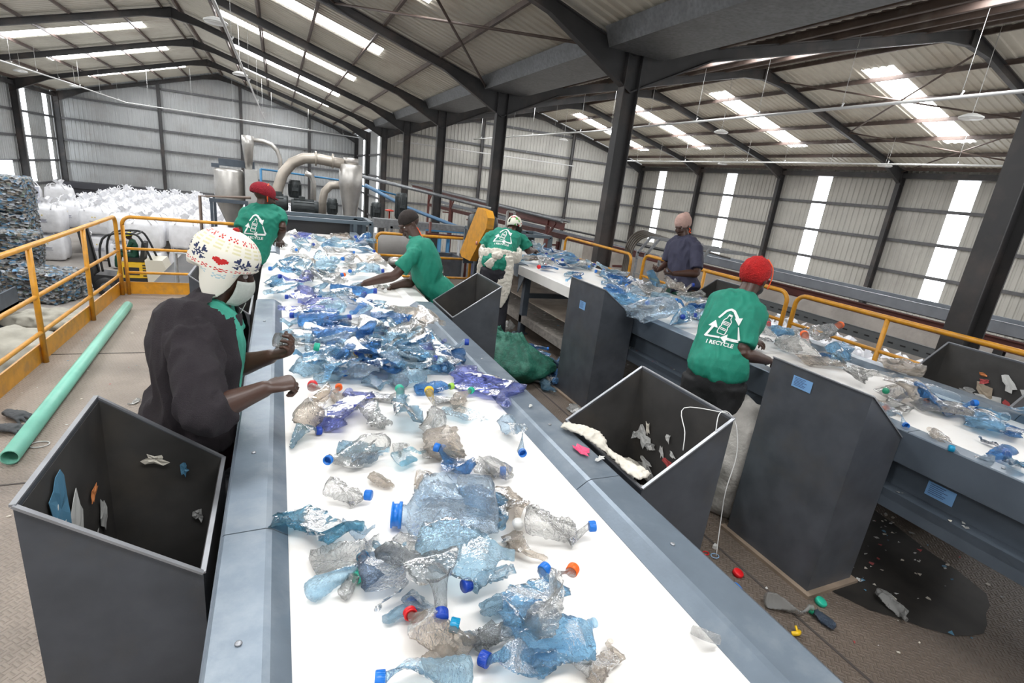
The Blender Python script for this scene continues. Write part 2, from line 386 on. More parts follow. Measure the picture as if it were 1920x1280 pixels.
# fly braces at the ridge
# hanging lights
def ceiling_light(x, y, z, lab):
    t = thing('ceiling_light', lab, 'ceiling light', (x, y, z), 'round high bay lights on cables')
    MB().lathe((x, y, z), [(.02, .12), (.12, .10), (.27, .03), (.28, 0), (.26, -.02)], 24).build('lamp_shade', M_lamp, t)
    MB().lathe((x, y, z-.03), [(.0, 0), (.25, 0), (.25, .008), (0, .008)], 24).build('diffuser', mat('lamp_diffuser', (.8, .8, .78), .4), t)
    MB().tube([(x, y, z+.1), (x+.01, y, z+.4), (x-.01, y, zroof(x)-.15)], .008, 6).build('suspension_cable', M_cond, t)
for x, y, z, l in ((16.7, 8.7, 5.0, 'round high bay light hanging near the right edge of the roof'), (16.6, 17.4, 5., 'round high bay light hanging left of the cross braced bay'),
                   (24., 24.5, 4.6, 'small high bay light above the second wall strip'), (24.1, 15.2, 4.6, 'small high bay light above the third wall strip'),
                   (-1.35, 16.5, 5.0, 'round high bay light at the top left beside the long conduit'), (-1.32, 25.6, 5.0, 'high bay light further along the long conduit'),
                   (-11.4, 35.3, 4.6, 'small high bay light near the left wall columns'), (-10.6, 40.2, 4.6, 'small high bay light over the stacked bags'), (16.07, 29.8, 5.0, 'farthest high bay light in the right bay')):
    ceiling_light(x, y, z, l)
def conduit(pts, lab, r=.035, every=2.2):
    t = thing('lighting_conduit', lab, 'conduit', pts[0], 'suspended white conduits')
    MB().tube(pts, r, 8).build('rail', M_cond, t)
    for p, q in zip(pts[:-1], pts[1:]):
        p = V(p); q = V(q); n = max(1, int((q-p).length/every))
        for i in range(n):
            c = p.lerp(q, (i+.5)/n)
            MB().tube([c, (c.x, c.y, zroof(c.x)-.1)], .006, 5).tube([c+V((0, 0, .03)), c+V((.05, 0, .12))], .02, 6).build('hanger', M_cond, t)
conduit([(-1.04, 4, 4.6), (-1.04, 12.44, 4.6), (-.8, 43.6, 4.6)], 'long white conduit hung along the left bay', every=7)
conduit([(-11.2, 24, 4.6), (-10.3, 38, 4.6), (-9.2, 45., 4.4), (6.0, 45.2, 4.3)], 'white conduit bending across the far left wall')
conduit([(11.74, 34, 4.6), (12.5, 20.5, 4.6), (12.33, 3, 4.6)], 'nearer white conduit hung under the right roof slope')
conduit([(22.2, 34, 4.55), (22.7, 18, 4.55), (23.6, 6, 4.55)], 'farther white conduit close to the right wall')
conduit([(7, 35.2, 3.9), (20, 35.0, 3.9)], 'white conduit crossing the far right gable')
# low concrete bunker wall right of the deck
struct('wall_low_concrete', MB().bb(15., 15.25, -8, 24, ZG, -.25), M_conc, 'low concrete bunker wall on the ground beyond the right railing')
struct('door_1', MB().bb(XL-.02, XL+.12, 39.6, 41.2, ZG, .1), M_dayw, 'bright open doorway in the left wall')
# ------------------------------------------------------------ raised sorting deck
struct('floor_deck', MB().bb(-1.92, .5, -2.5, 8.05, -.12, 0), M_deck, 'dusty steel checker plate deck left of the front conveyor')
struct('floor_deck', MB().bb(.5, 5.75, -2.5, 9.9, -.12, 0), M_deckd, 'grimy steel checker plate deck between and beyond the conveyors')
sm = MB()
for y in (1.05, 3.35, 5.6): sm.bb(-1.9, -.3, y-.006, y+.006, 0, .003)
for y in (.45, 3.0, 5.4): sm.bb(1.2, 2.9, y-.007, y+.007, 0, .003)
for x in (2.35,): sm.bb(x-.007, x+.007, -1, 7.5, 0, .003)
struct('trim_5', sm, mat('seam_dark', (.06, .05, .045), .7), 'dark seams between the deck plates')
ds = MB()
for x in (-1.8, 1.5, 4.6, 5.6):
    for y in (-2, 2.5, 7.7): ds.bb(x-.1, x+.1, y-.1, y+.1, ZG, -.12)
ds.bb(-1.92, -1.84, -2.5, 8.05, -.34, -.12).bb(5.65, 5.75, -2.5, 9.9, -.34, -.12)
struct('trim_6', ds, M_frame, 'steel legs and edge beams carrying the deck')
# railings
def rail_tube(mb, pts, r=.021): mb.tube(pts, r, 10)
def arc(c, r, a0, a1, u, v, n=6):
    c = V(c); u = V(u); v = V(v)
    return [c + u*(r*math.cos(a0+(a1-a0)*i/n)) + v*(r*math.sin(a0+(a1-a0)*i/n)) for i in range(n+1)]
t = thing('yellow_railing', 'long yellow railing with three bars and kick plate along the left deck edge', 'railing', (-1.86, 4, 0), 'yellow railings')
pts = [(-1.86, -2.4, 1.0)] + [(-1.86, 7.86, 1.0)] + [tuple(p) for p in arc((-1.86, 7.86, .9), .1, PI/2, 0, (0, 1, 0), (0, 0, 1))] + [(-1.86, 7.96, 0)]
MB().tube(pts, .022, 10).build('top_rail', M_yel, t)
for z in (.55, .24): MB().tube([(-1.86, -2.4, z+.03), (-1.86, 7.96, z+.03)], .018, 10).build('middle_rail', M_yel, t)
for y in (-1.4, .0, 1.35, 2.7, 4.05, 5.4, 6.74): MB().tube([(-1.86, y, 0), (-1.86, y, 1.0)], .022, 10).build('post', M_yel, t)
MB().bb(-1.9, -1.885, -2.4, 8.0, 0, .16).build('kick_plate', M_yel, t)
MB().bb(-1.884, -1.88, 3.9, 3.98, 0.02, .15).build('repair_patch', M_galv, t)
t = thing('yellow_railing', 'yellow railing across the far left end of the deck, in front of the forklift', 'railing', (-1, 8, 0), 'yellow railings')
pts = [(-1.80, 8.0, 0), (-1.80, 8.0, .9)] + [tuple(p) for p in arc((-1.70, 8.0, .9), .1, PI, PI/2, (1, 0, 0), (0, 0, 1))] + [(-.2, 8.0, 1.0)]
MB().tube(pts, .022, 10).build('top_rail', M_yel, t)
for z in (.60, .29): MB().tube([(-1.80, 8.0, z), (-.2, 8.0, z)], .018, 10).build('middle_rail', M_yel, t)
MB().tube([(-.25, 8, 0), (-.25, 8, 1.)], .022, 10).build('post', M_yel, t)
MB().bb(-1.88, -.2, 8.03, 8.045, 0, .16).build('kick_plate', M_yel, t)
t = thing('yellow_railing', 'short looped yellow railing behind the bare-headed man', 'railing', (2.3, 8.9, 0), 'yellow railings')
pts = [(1.5, 8.9, 0), (1.5, 8.9, .82)] + [tuple(p) for p in arc((1.6, 8.9, .82), .1, PI, PI/2, (1, 0, 0), (0, 0, 1))] + [tuple(p) for p in arc((3.1, 8.9, .82), .1, PI/2, 0, (1, 0, 0), (0, 0, 1))] + [(3.2, 8.9, 0)]
MB().tube(pts, .026, 10).build('top_rail', M_yel, t)
for z in (.55, .2): MB().tube([(1.5, 8.9, z), (3.2, 8.9, z)], .022, 10).build('middle_rail', M_yel, t)
def looprail(y0, y1, x, zt, zm, lab, posts=()):
    t = thing('yellow_railing', lab, 'railing', (x, (y0+y1)/2, 0), 'yellow railings')
    pts = [(x, y0, 0), (x, y0, zt-.12)] + [tuple(p) for p in arc((x, y0+.12, zt-.12), .12, PI, PI/2, (0, 1, 0), (0, 0, 1))] + [tuple(p) for p in arc((x, y1-.12, zt-.12), .12, PI/2, 0, (0, 1, 0), (0, 0, 1))] + [(x, y1, 0)]
    MB().tube(pts, .026, 10).build('top_rail', M_yel, t)
    for z in zm: MB().tube([(x, y0, z), (x, y1, z)], .02, 10).build('middle_rail', M_yel, t)
    for y in posts: MB().tube([(x, y, 0), (x, y, zt)], .024, 10).build('post', M_yel, t)
looprail(-2.3, 4.08, 5.6, 1.07, (.72, .36), 'long yellow railing in front of the white bags and concrete wall', (3.04, 1.75, .3))
looprail(4.2, 7.0, 5.6, 1.07, (.72, .36), 'yellow railing behind the sorter in the navy shirt', (5.6,))
looprail(7.35, 9.7, 5.6, 1.02, (.66, .34), 'far yellow railing beside the cable bundle on the right', ())
# conveyor tables
def conveyor(x0, lab, right=False):
    """table 1.28 wide starting at x0; belt lies in x0+.155 .. x0+1.095"""
    t = thing('conveyor_table', lab, 'conveyor', (x0+.64, 3, 0), 'sorting conveyor tables')
    xa, xb = x0, x0+1.28; ba, bb_ = x0+.16, x0+1.10
    b = MB(); b.bb(ba-.03, bb_+.03, -1.6, 8.6, .875, .9); b.build('belt', M_belt, t)
    MB().bb(ba, bb_, -1.6, 8.2, .44, .452).build('return_belt', mat('return_belt', (.35, .30, .25), .6, nz=.2), t)
    def side(xo, xi, y0, y1, m, nm, zt=.935, skirt=.76):
        s = 1 if xi > xo else -1
        w = abs(xi-xo)
        pr = [(xo, zt-.004), (xo+s*.006, zt), (xi-s*.055, zt+.002), (xi-s*.04, zt-.003), (xi, .903), (xi, .893), (xi-s*.05, .90), (xo+s*.006, zt-.012), (xo+s*.006, skirt), (xo, skirt)]
        MB().prism(pr, y0, y1, 'xz').build(nm, m, t)
    # near sections in painted steel, far sections with white sheets
    side(xa, ba, -1.6, 1.32, M_tab, 'edge_plate'); side(xa, ba, 1.324, 3.98, M_tab, 'edge_plate')
    side(xb, bb_, -1.6, 1.32, M_tab, 'edge_plate'); side(xb, bb_, 1.324, 3.98, M_tab, 'edge_plate')
    side(xa, ba, 3.985, 6.2, M_plate, 'white_edge_plate', zt=.92, skirt=.80 if right else .76); side(xb, bb_, 3.985, 7.3, M_plate, 'white_edge_plate', zt=.92)
    side(xa, ba, 6.2, 8.6, M_tab, 'edge_plate'); side(xb, bb_, 7.3, 8.6, M_tab, 'edge_plate')
    # inner beam, lower beam
    for x, s in ((xa, 1), (xb, -1)):
        MB().bb(x+s*.09, x+s*.1, -1.6, 3.98, .60, .80).build('side_beam', M_tabside, t)
        MB().bb(x+s*.0, x+s*.09, -1.6, 3.98 if s > 0 else 8.4, .555, .60).bb(x, x+s*.008, -1.6, 3.98 if s > 0 else 8.4, .50, .60).build('lower_beam', M_tabside, t)
        MB().bb(x-.004*s, x+s*.004, -1.6, 3.97, .765, .93).build('side_skirt', M_tabside, t)
    for y in ((-1.2, 2.75, 3.9, 6.1, 8.1) if right else (-1.2, 1.0, 3.9, 6.1, 8.1)):
        for x in (xa+.1, xb-.1):
            MB().bb(x-.04, x+.04, y-.04, y+.04, 0, .86).bb(x-.07, x+.07, y-.07, y+.07, 0, .012).build('leg', M_tabside, t)
        MB().bb(xa+.1, xb-.1, y-.03, y+.03, .5, .56).build('cross_beam', M_tabside, t)
    MB().prism([(6.0, .84), (6.2, .84), (6.2, .55)], xa+.02, xa+.03, 'yz').build('bracket', M_tab, t)
    MB().bb(xa+.12, xb-.12, 3.9, 8.2, .21, .22).bb(xa+.06, xa+.12, 3.9, 8.2, .16, .26).build('lower_tray', mat('dusty_tray', (.20, .18, .16), .7, nz=.3, nscale=20), t)
    # screws
    for x in (xa+.06, xb-.07):
        for y in (.95, 1.75, 2.6, 3.4, .3):
            MB().lathe((x, y, .937), [(.0075, 0), (.0075, .002), (.004, .004), (.0, .004)], 10).build('screw', M_edge, t)
    # hopper frame at the far end
    fr = MB(); zt, zb = 1.14, .9
    X0, X1, Y_0, Y_1 = x0+.1, x0+1.28+.14, 8.05, 8.75
    for y in (Y_0, Y_1): fr.beam((X0, y, zt), (X1, y, zt), .06, .05).beam((X0, y, .6), (X0, y, zt), .06, .06).beam((X1, y, .6), (X1, y, zt), .06, .06)
    for x in (X0, X1): fr.beam((x, Y_0, zt), (x, Y_1, zt), .06, .05)
    fr.beam((X1-.14, Y_1, .6), (X1-.14, Y_1, zt), .06, .06)
    fr.build('hopper_frame', mat('blue_grey_frame', (.10, .13, .155), .4, .2), t)
    MB().bb(X0+.02, X1-.3, Y_0+.05, Y_0+.06, .93, zt-.03).build('rubber_curtain', M_black, t)
    MB().bb(X0, X1, Y_1+.03, Y_1+.04, .5, zt).build('back_plate', M_tabside, t)
    return t
conveyor(-.15, 'front grey conveyor table with white belt, running from the bottom of the view')
CT2 = conveyor(2.92, 'second grey conveyor table with white belt, on the right behind the tall bins', True)
# bins
def sticker(t, pts, lab='pale blue information sticker'):
    """pts: origin, u, v vectors (u along width, v up)"""
    o, u, v = map(V, pts); n = u.cross(v).normalized()*.0015
    mb = MB(); mb.add([o+n, o+u+n, o+u+v+n, o+v+n], [(0, 1, 2, 3)], False)
    s = mb.build('sticker', mat('sticker_blue', (.19, .38, .66), .5), t, recalc=False); s['label'] = lab
    ln = MB(); rnd = random.Random(7)
    for i in range(6):
        a = .1+.0*i; y = .84-.13*i; L_ = .45+.3*rnd.random()
        p = o+n*2+u*a+v*y
        ln.add([p, p+u*L_, p+u*L_+v*.045, p+v*.045], [(0, 1, 2, 3)], False)
    ln.build('print_lines', mat('sticker_ink', (.05, .09, .2), .5), s, recalc=False)
BN = [0]
def bin_(xh, xl, y0, y1, lab, zh=1.15, zl=.9, stick=None, base=True, floor=.3):
    t = thing('waste_bin', lab, 'bin', ((xh+xl)/2, (y0+y1)/2, 0), 'slope-topped grey bins along the conveyors')
    s = 1 if xl > xh else -1; w = .006
    mb = MB()
    mb.bb(xh, xh+s*w, y0, y1, .02, zh).bb(xl-s*w, xl, y0, y1, .02, zl)
    for y in (y0, y1-w): mb.prism([(xh+s*w, .02), (xl-s*w, .02), (xl-s*w, zl+(zh-zl)*w/abs(xl-xh)), (xh+s*w, zh-(zh-zl)*w/abs(xl-xh))], y, y+w, 'xz')
    mb.bb(min(xh, xl)+.008, max(xh, xl)-.008, y0+.008, y1-.008, floor, floor+.01)
    mb.build('bin_shell', M_binw, t)
    ln = MB(); e_ = w+.0015; xa_, xb_ = xh+s*e_, xl-s*e_; ya_, yb_ = y0+e_, y1-e_; k_ = (zh-zl)/abs(xl-xh); za_, zb_ = zh-e_*k_-.004, zl+e_*k_-.004; zf = floor+.012  # thin dark sheets added inside the shell to deepen the bin interior
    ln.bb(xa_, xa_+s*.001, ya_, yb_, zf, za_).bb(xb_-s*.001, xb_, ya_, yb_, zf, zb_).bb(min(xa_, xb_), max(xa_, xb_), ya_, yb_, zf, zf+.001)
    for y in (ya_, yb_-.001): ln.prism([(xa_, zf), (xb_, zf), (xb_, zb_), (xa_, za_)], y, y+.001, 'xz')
    ln.build('dark_lining', M_lining, t)['label'] = 'dark inner lining added to deepen the interior'
    r = MB(); e = .004
    P = [V((xh, y0, zh)), V((xh, y1, zh)), V((xl, y1, zl)), V((xl, y0, zl))]
    for a, b in zip(P, P[1:]+P[:1]): r.beam(a+V((0, 0, .002)), b+V((0, 0, .002)), .012, .006, (0, 0, 1))
    r.build('rim', M_edge, t)
    if base: MB().bb(min(xh, xl)-.03, max(xh, xl)+.03, y0-.03, y1+.03, 0, .02).build('base_flange', mat('rusty_flange', (.25, .19, .14), .6, nz=.2), t)
    if stick: sticker(t, stick)
    return t
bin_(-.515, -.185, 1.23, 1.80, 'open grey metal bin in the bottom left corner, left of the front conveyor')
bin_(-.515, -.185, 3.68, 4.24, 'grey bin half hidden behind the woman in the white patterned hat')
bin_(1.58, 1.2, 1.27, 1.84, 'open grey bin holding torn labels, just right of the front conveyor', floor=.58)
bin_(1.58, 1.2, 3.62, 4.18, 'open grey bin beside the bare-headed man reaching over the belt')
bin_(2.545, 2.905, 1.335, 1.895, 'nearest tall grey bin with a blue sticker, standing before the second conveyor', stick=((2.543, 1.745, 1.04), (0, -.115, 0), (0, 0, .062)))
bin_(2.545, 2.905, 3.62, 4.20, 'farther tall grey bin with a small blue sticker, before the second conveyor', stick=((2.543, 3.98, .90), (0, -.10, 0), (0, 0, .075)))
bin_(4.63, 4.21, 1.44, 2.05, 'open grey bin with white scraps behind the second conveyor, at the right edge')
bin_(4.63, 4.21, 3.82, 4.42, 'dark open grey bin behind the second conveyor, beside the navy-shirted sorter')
sticker(CT2, ((3.008, 1.20, .64), (0, -.125, 0), (0, 0, .075)))
# yellow chain guard
t = thing('chain_guard', 'slanting yellow chain guard at the far end of the second conveyor', 'chain guard', (2.68, 7.5, .7))
gp = [(7.36, 1.56), (7.02, 1.54), (6.92, 1.45), (6.94, 1.30), (7.5, .74), (7.92, .74), (8.02, .80)]
MB().prism(gp, 2.69, 2.80, 'yz').build('guard_cover', M_yel, t)
MB().lathe((2.685, 7.25, 1.05), [(.03, 0), (.03, .01), (0, .01)], 12, (-1, 0, 0)).build('round_badge', mat('badge', (.5, .2, .15), .5), t)
t = thing('drive_motor', 'grey drive motor at the head of the second conveyor behind the yellow guard', 'motor', (3.1, 7.9, .95))
MB().lathe((2.85, 8.1, 1.28), [(.0, 0), (.13, 0), (.14, .03), (.14, .4), (.11, .45), (0, .45)], 18, (1, 0, 0)).build('motor_body', M_motor, t)
MB().bb(2.85, 3.35, 7.95, 8.25, .93, 1.15).build('gearbox', M_motor, t)
# long beam and cable trays beyond the right railing
t = thing('pipe_bridge', 'long rust-red beam carrying grey cable trays beyond the right railing', 'beam', (8.5, 5, .7), None)
MB().ibeam((8.5, -6, .68), (8.5, 9.6, .68), .1, .16, (0, 0, 1), .015).ibeam((8.5, 9.6, .62), (8.5, 32, .3), .1, .16, (0, 0, 1), .015).build('red_beam', M_red, t)
M_tray = mat('cable_tray_grey', (.33, .36, .40), .4, .3, nz=.12, nscale=5)
MB().bb(8.60, 8.62, -6, 9.6, .78, .94).bb(8.60, 9.05, -6, 9.6, .78, .79).bb(9.05, 9.07, -6, 9.6, .78, .96).bb(8.6, 8.66, -6, 9.6, .93, .945).build('cable_tray', M_tray, t)
MB().bb(8.60, 8.62, 9.6, 30, .56, .70).bb(8.60, 9.05, 9.6, 30, .56, .57).build('cable_tray', M_tray, t)
MB().bb(8.0, 8.02, -6, 7, .31, .47).bb(8.0, 8.3, -6, 7, .31, .32).bb(8.0, 8.05, -6, 7, .46, .47).build('perforated_tray', mat('perf_tray', (.13, .14, .145), .5), t)
hl = MB()
for i in range(70): hl.bb(7.995, 8.0, -5+i*.17, -5+i*.17+.07, .375, .395)
hl.build('tray_slots', M_black, t)
for y in (-5, -1, 3.2, 7.2, 11.2, 15.2, 19.2, 23.2, 27.2): MB().ibeam((8.5, y, ZG), (8.5, y, .6 if y < 9 else .35), .1, .1, (1, 0, 0), .012).bb(7.98, 8.5, y-.03, y+.03, .2, .26).build('support_post', M_red if y > 9 else M_frame, t)
MB().tube([(8.72, -6, .83), (8.75, 3, .82), (8.7, 9.6, .83), (8.7, 30, .6)], .022, 8).tube([(8.82, -6, .83), (8.85, 9.6, .82), (8.8, 30, .6)], .03, 8).build('cables', M_black, t)
for i, (x, y) in enumerate(((6.05, 6.9), (6.05, 6.3), (6.1, 7.6))):
    t = thing('cable_ladder', ['bent silver cable ladder, left of the navy-shirted sorter', 'nearer bent silver cable ladder touching the navy sorter outline', 'farthest bent cable ladder, behind the looping cables'][i], 'cable ladder', (x, y, 0), 'bent cable ladders')
    for dy in (0, .25):
        MB().beam((x, y+dy, 0), (x, y+dy, 1.02), .02, .05, (1, 0, 0)).beam((x, y+dy, 1.0), (x+.24, y+dy, 1.30), .02, .05, (0, 0, 1)).beam((x+.24, y+dy, 1.30), (x+1.3, y+dy, 1.26), .02, .05, (0, 0, 1)).build('side_rail', M_galv, t)
    for z in (.3, .6, .9): MB().bb(x-.01, x+.01, y, y+.25, z, z+.04).build('rung', M_galv, t)
t = thing('cable_bundle', 'bundle of dark cables arching down beside the middle column', 'cables', (6.3, 8.4, 0))
for i in range(5):
    MB().tube([(6.12, 8.05+.05*i, 0), (6.12, 8.05+.05*i, .95+.03*i)] + [tuple(p) for p in arc((6.12+.35, 8.05+.05*i, .95+.02*i), .35, PI, PI/2, (1, 0, 0), (0, 0, 1), 8)] + [(8.6, 8.0+.05*i, 1.0)], .02, 6).build('cable', mat('cable_brown', (.09, .075, .06), .5), t)
# green pipe
t = thing('green_pipe', 'long mint green plastic pipe lying along the left kick plate', 'pipe', (-1.5, 5.4, 0))
pp = MB(); a = V((-1.47, 3.58, .05)); b = V((-1.65, 7.22, .05))
pp.lathe(a, [(.040, 0), (.048, 0), (.048, (b-a).length), (.040, (b-a).length), (.040, 0)], 20, (b-a)); pp.build('pipe_wall', mat('mint_plastic', (.22, .56, .44), .4, nz=.1, nscale=5), t)
# ------------------------------------------------------------ washing plant beyond the deck
YM = 14.
mz = struct('trim_7', MB().bb(-2.2, 6.0, 9.9, 18, -.7, -.6).bb(-2.2, -2.1, 9.9, 18, -3.1, -.6).bb(5.9, 6.0, 9.9, 18, -3.1, -.6), M_frame, 'dark steel base deck under the washing plant')
def skid(x0, x1, y, z, lab):
    t = thing('machine_frame', lab, 'frame', ((x0+x1)/2, y, z), 'grey skids under the machines')
    MB().beam((x0, y-.25, z), (x1, y-.25, z), .06, .12).beam((x0, y+.35, z), (x1, y+.35, z), .06, .12).build('side_beam', M_galv, t)
    for x in (x0+.2, (x0+x1)/2, x1-.2):
        MB().beam((x, y-.25, -.6), (x, y-.25, z), .06, .06).beam((x, y+.35, -.6), (x, y+.35, z), .06, .06).build('leg', M_galv, t)
skid(-.1, 5.4, 13.8, .60, 'long grey skid carrying pumps and motors behind the front conveyor')
t = thing('cyclone_separator', 'large stainless cyclone separator with a fat curved inlet duct', 'cyclone', (1.67, YM, .4))
MB().lathe((1.67, YM, .25), [(.09, 0), (.10, .1), (.27, 1.2), (.28, 1.25), (.28, 1.72), (.24, 1.74)], 28).build('cone_body', M_stain, t)
MB().lathe((1.67, YM, 1.98), [(.18, 0), (.18, .16), (.0, .165)], 20).build('top_cap', M_stain, t)
dpts = [(-.03, YM, .3), (-.03, YM, 1.0), (0., YM, 1.25), (.12, YM, 1.6), (.32, YM, 1.86), (.58, YM, 2.0), (.85, YM, 2.03), (1.2, YM, 2.0), (1.5, YM, 1.98)]
MB().tube(dpts, .125, 18).build('inlet_duct', M_ductm, t)
for x in (.83, 1.22): MB().tube([(x, YM, 2.03-.01*(x > 1)), (x+.04, YM, 2.03-.01*(x > 1))], .17, 18).build('flange', M_ductm, t)
t = thing('storage_tank', 'round stainless hopper tank on a grey stand, left of the machines', 'tank', (-1.05, YM+.4, .0))
MB().lathe((-1.05, YM+.4, .2), [(.07, 0), (.10, .1), (.31, .62), (.32, .68), (.32, 1.3), (.29, 1.36), (.0, 1.38)], 28).build('tank_body', M_stain, t)
for sx in (-1, 1):
    for sy in (-1, 1): MB().bb(-1.05+sx*.36-.03, -1.05+sx*.36+.03, YM+.4+sy*.36-.03, YM+.4+sy*.36+.03, -.6, .86).build('leg', M_tabside, t)
MB().bb(-1.45, -.65, YM, YM+.06, .8, .88).bb(-1.45, -.65, YM+.74, YM+.8, .8, .88).build('ring_beam', M_tabside, t)
MB().bb(-1.25, -.5, YM+.3, YM+.45, 1.62, 1.78).bb(-1.4, -1.25, YM+.3, YM+.5, 1.57, 1.66).build('top_bridge', M_tabside, t)
t = thing('duct_tower', 'tall pale sheet metal housing standing right of the round tank', 'housing', (-.55, YM+.3, 0))
MB().prism([(-.72, -.6), (-.38, -.6), (-.44, 1.6), (-.70, 1.6)], YM+.1, YM+.45, 'xz').build('housing_shell', mat('pale_sheet', (.5, .5, .48), .5, .2, nz=.1), t)
t = thing('cyclone_separator', 'small slim cyclone with a thin looping duct above the tank', 'cyclone', (-.62, YM+.2, 1.4))
MB().lathe((-.62, YM+.2, 1.4), [(.05, 0), (.12, .7), (.13, .75), (.13, .95), (0, .96)], 20).build('cone_body', M_stain, t)
MB().tube([(-.62, YM+.2, 2.28), (-.3, YM+.2, 2.27), (-.12, YM+.2, 2.22), (-.0, YM+.2, 2.1), (.06, YM+.2, 1.92), (.07, YM+.2, 1.3)], .05, 12).build('outlet_duct', M_stain, t)
def motor(x, y, z, r, L, lab, axis=(1, 0, 0)):
    t = thing('electric_motor', lab, 'motor', (x, y, z), 'dark electric motors')
    a = V(axis); mb = MB(); mb.lathe((x, y, z), [(0, 0), (r*.8, 0), (r, .03), (r, L-.05), (r*.85, L), (0, L)], 20, axis); mb.build('housing', M_motor, t)
    fn = MB()
    for k in range(14):
        th = 2*PI*k/14; u, w = frame_for(a); d = u*math.cos(th)+w*math.sin(th)
        fn.beam(V((x, y, z))+d*r+a*.06, V((x, y, z))+d*r+a*(L-.1), .012, .03, d)
    fn.build('cooling_fins', M_motor, t)
    MB().box(V((x, y, z))+a*L*.4+V((0, -.0, r+.03)) if abs(a.z) < .5 else V((x, y-r-.04, z+L*.5)), (.14, .1, .08)).build('terminal_box', M_motor, t)
    return t
motor(.28, YM-.2, .88, .17, .62, 'big horizontal dark motor beside the curved duct')
motor(-.12, YM-.1, .92, .19, .34, 'stubby dark gearbox motor left of the big horizontal motor')
motor(.38, YM+.2, 1.05, .14, .42, 'upright dark motor behind the big horizontal one', (0, 0, 1))
motor(2.3, YM-.1, .72, .12, .42, 'pump motor with a yellow end, just right of the large cyclone', (0, 0, 1))
motor(3.05, YM+.4, .72, .15, .7, 'tall upright motor by the blue pipes', (0, 0, 1))
motor(1.25, YM+.1, .72, .12, .4, 'pump motor left of the large cyclone', (0, 0, 1))
t = thing('hand_wheel', 'bright red hand wheel on a valve beside the pumps', 'valve', (2.63, YM-.2, .95))
MB().lathe((2.63, YM-.2, .95), [(.02, -.25), (.02, 0), (.11, .0), (.12, .03), (.03, .05), (0, .05)], 18).build('wheel', mat('red_paint', (.6, .07, .04), .4), t)
t = thing('elbow_duct', 'pale elbow duct curving beside the large cyclone', 'duct', (1.1, YM+.5, .6))
MB().tube([(1.05, YM+.6, .5), (1.05, YM+.6, 1.0), (1.1, YM+.6, 1.25), (1.25, YM+.6, 1.42), (1.5, YM+.6, 1.45)], .10, 14).build('duct_bend', M_ductm, t)
t = thing('elbow_duct', 'slim bright elbow pipe standing between the motors', 'duct', (.75, YM+.8, .6))
MB().tube([(.85, YM+.9, .6), (.85, YM+.9, 1.45), (.8, YM+.9, 1.6), (.65, YM+.9, 1.65)], .07, 12).build('duct_bend', M_stain, t)
def pipe(pts, r, m, lab, nm='pipe_run'):
    o = MB().tube(pts, r, 8).build(nm, m); tag(o, lab, 'pipe', 'pipe runs behind the machines'); return o
pipe([(-.4, YM+1.5, 1.62), (1.6, YM+1.5, 1.55), (3.2, YM+1.5, 1.3)], .025, M_blue, 'thin blue pipe running behind the curved duct')
pipe([(-.4, YM+1.5, 1.62), (-.4, YM+1.5, .6)], .03, M_blue, 'short upright blue pipe right of the tank')
pipe([(2.2, YM+1.2, 1.5), (3.4, YM+1.2, 1.0), (5.0, YM-1, .55)], .05, mat('blue_grey_pipe', (.15, .28, .45), .4), 'blue grey inclined rail descending right of the cyclone')
pipe([(1.9, YM+2, 1.75), (4.2, YM+1.5, 1.45), (5.9, YM+1, 1.2)], .05, M_galv, 'silver inclined rail above the blue one')
for i, (x, m, l) in enumerate(((3.55, M_blue, 'left blue upright pipe behind the looped yellow railing'), (3.8, M_blue, 'right blue upright pipe behind the looped yellow railing'), (4.05, M_cond, 'white upright pipe right of the blue uprights'), (4.3, M_red, 'red oxide upright right of the white pipe'), (3.3, M_red, 'red oxide upright left of the blue pipes'), (4.55, M_cond, 'second white upright, left of the yellow chain guard'), (4.8, M_tabside, 'dark grey upright nearest the yellow chain guard'))):
    pipe([(x, 12.2+.1*(i % 2), -.6), (x, 12.2+.1*(i % 2), .62 if i != 4 else .9)], .05 if m == M_blue else .035, m, l, 'upright_pipe')
t = thing('pipe_rack', 'grey and brown pipe rack with blue stripe behind the reaching man', 'rack', (4., 12.4, 0))
MB().beam((2.0, 12.4, .82), (5.4, 12.4, .78), .3, .10).build('top_channel', M_galv, t)
MB().beam((3.2, 12.2, .70), (5.4, 12.2, .68), .03, .03).build('blue_stripe', M_blue, t)
MB().beam((3.2, 12.1, .62), (5.2, 12.1, .60), .05, .05).beam((3.4, 12.1, .1), (5.0, 12.1, .1), .05, .05).build('brown_rail', M_red, t)
MB().bb(4.6, 5.0, 12.5, 12.9, -.4, .5).build('navy_box', mat('navy_box', (.03, .04, .12), .5), t)
MB().beam((5.35, 12.4, .8), (5.35, 12.4, 1.3), .05, .05).beam((5.55, 12.4, .7), (5.55, 12.4, 1.3), .05, .05).beam((5.35, 12.4, 1.3), (5.55, 12.4, 1.3), .05, .05).build('bent_pipe', M_stain, t)
t = thing('washing_drum', 'low dirty grey washing drum behind the hopper frame', 'drum', (2.2, 11, -.2))
MB().lathe((1.0, 11.2, .35), [(0, 0), (.3, 0), (.32, .05), (.32, 1.9), (.3, 1.95), (0, 1.95)], 24, (1, 0, 0)).build('drum_shell', mat('dirty_grey', (.22, .21, .2), .6, nz=.2, nscale=3), t)
MB().bb(1.1, 3.2, 10.7, 11.7, -.6, .1).build('drum_cradle', M_conc, t)
MB().lathe((2.2, 10.6, .12), [(.18, 0), (.16, .1), (.08, .17), (0, .18)], 18).build('dome_cap', M_stain, t)
t = thing('grey_pallet_box', 'empty dark box beyond the looped railing', 'box', (2.9, 9.6, 0))
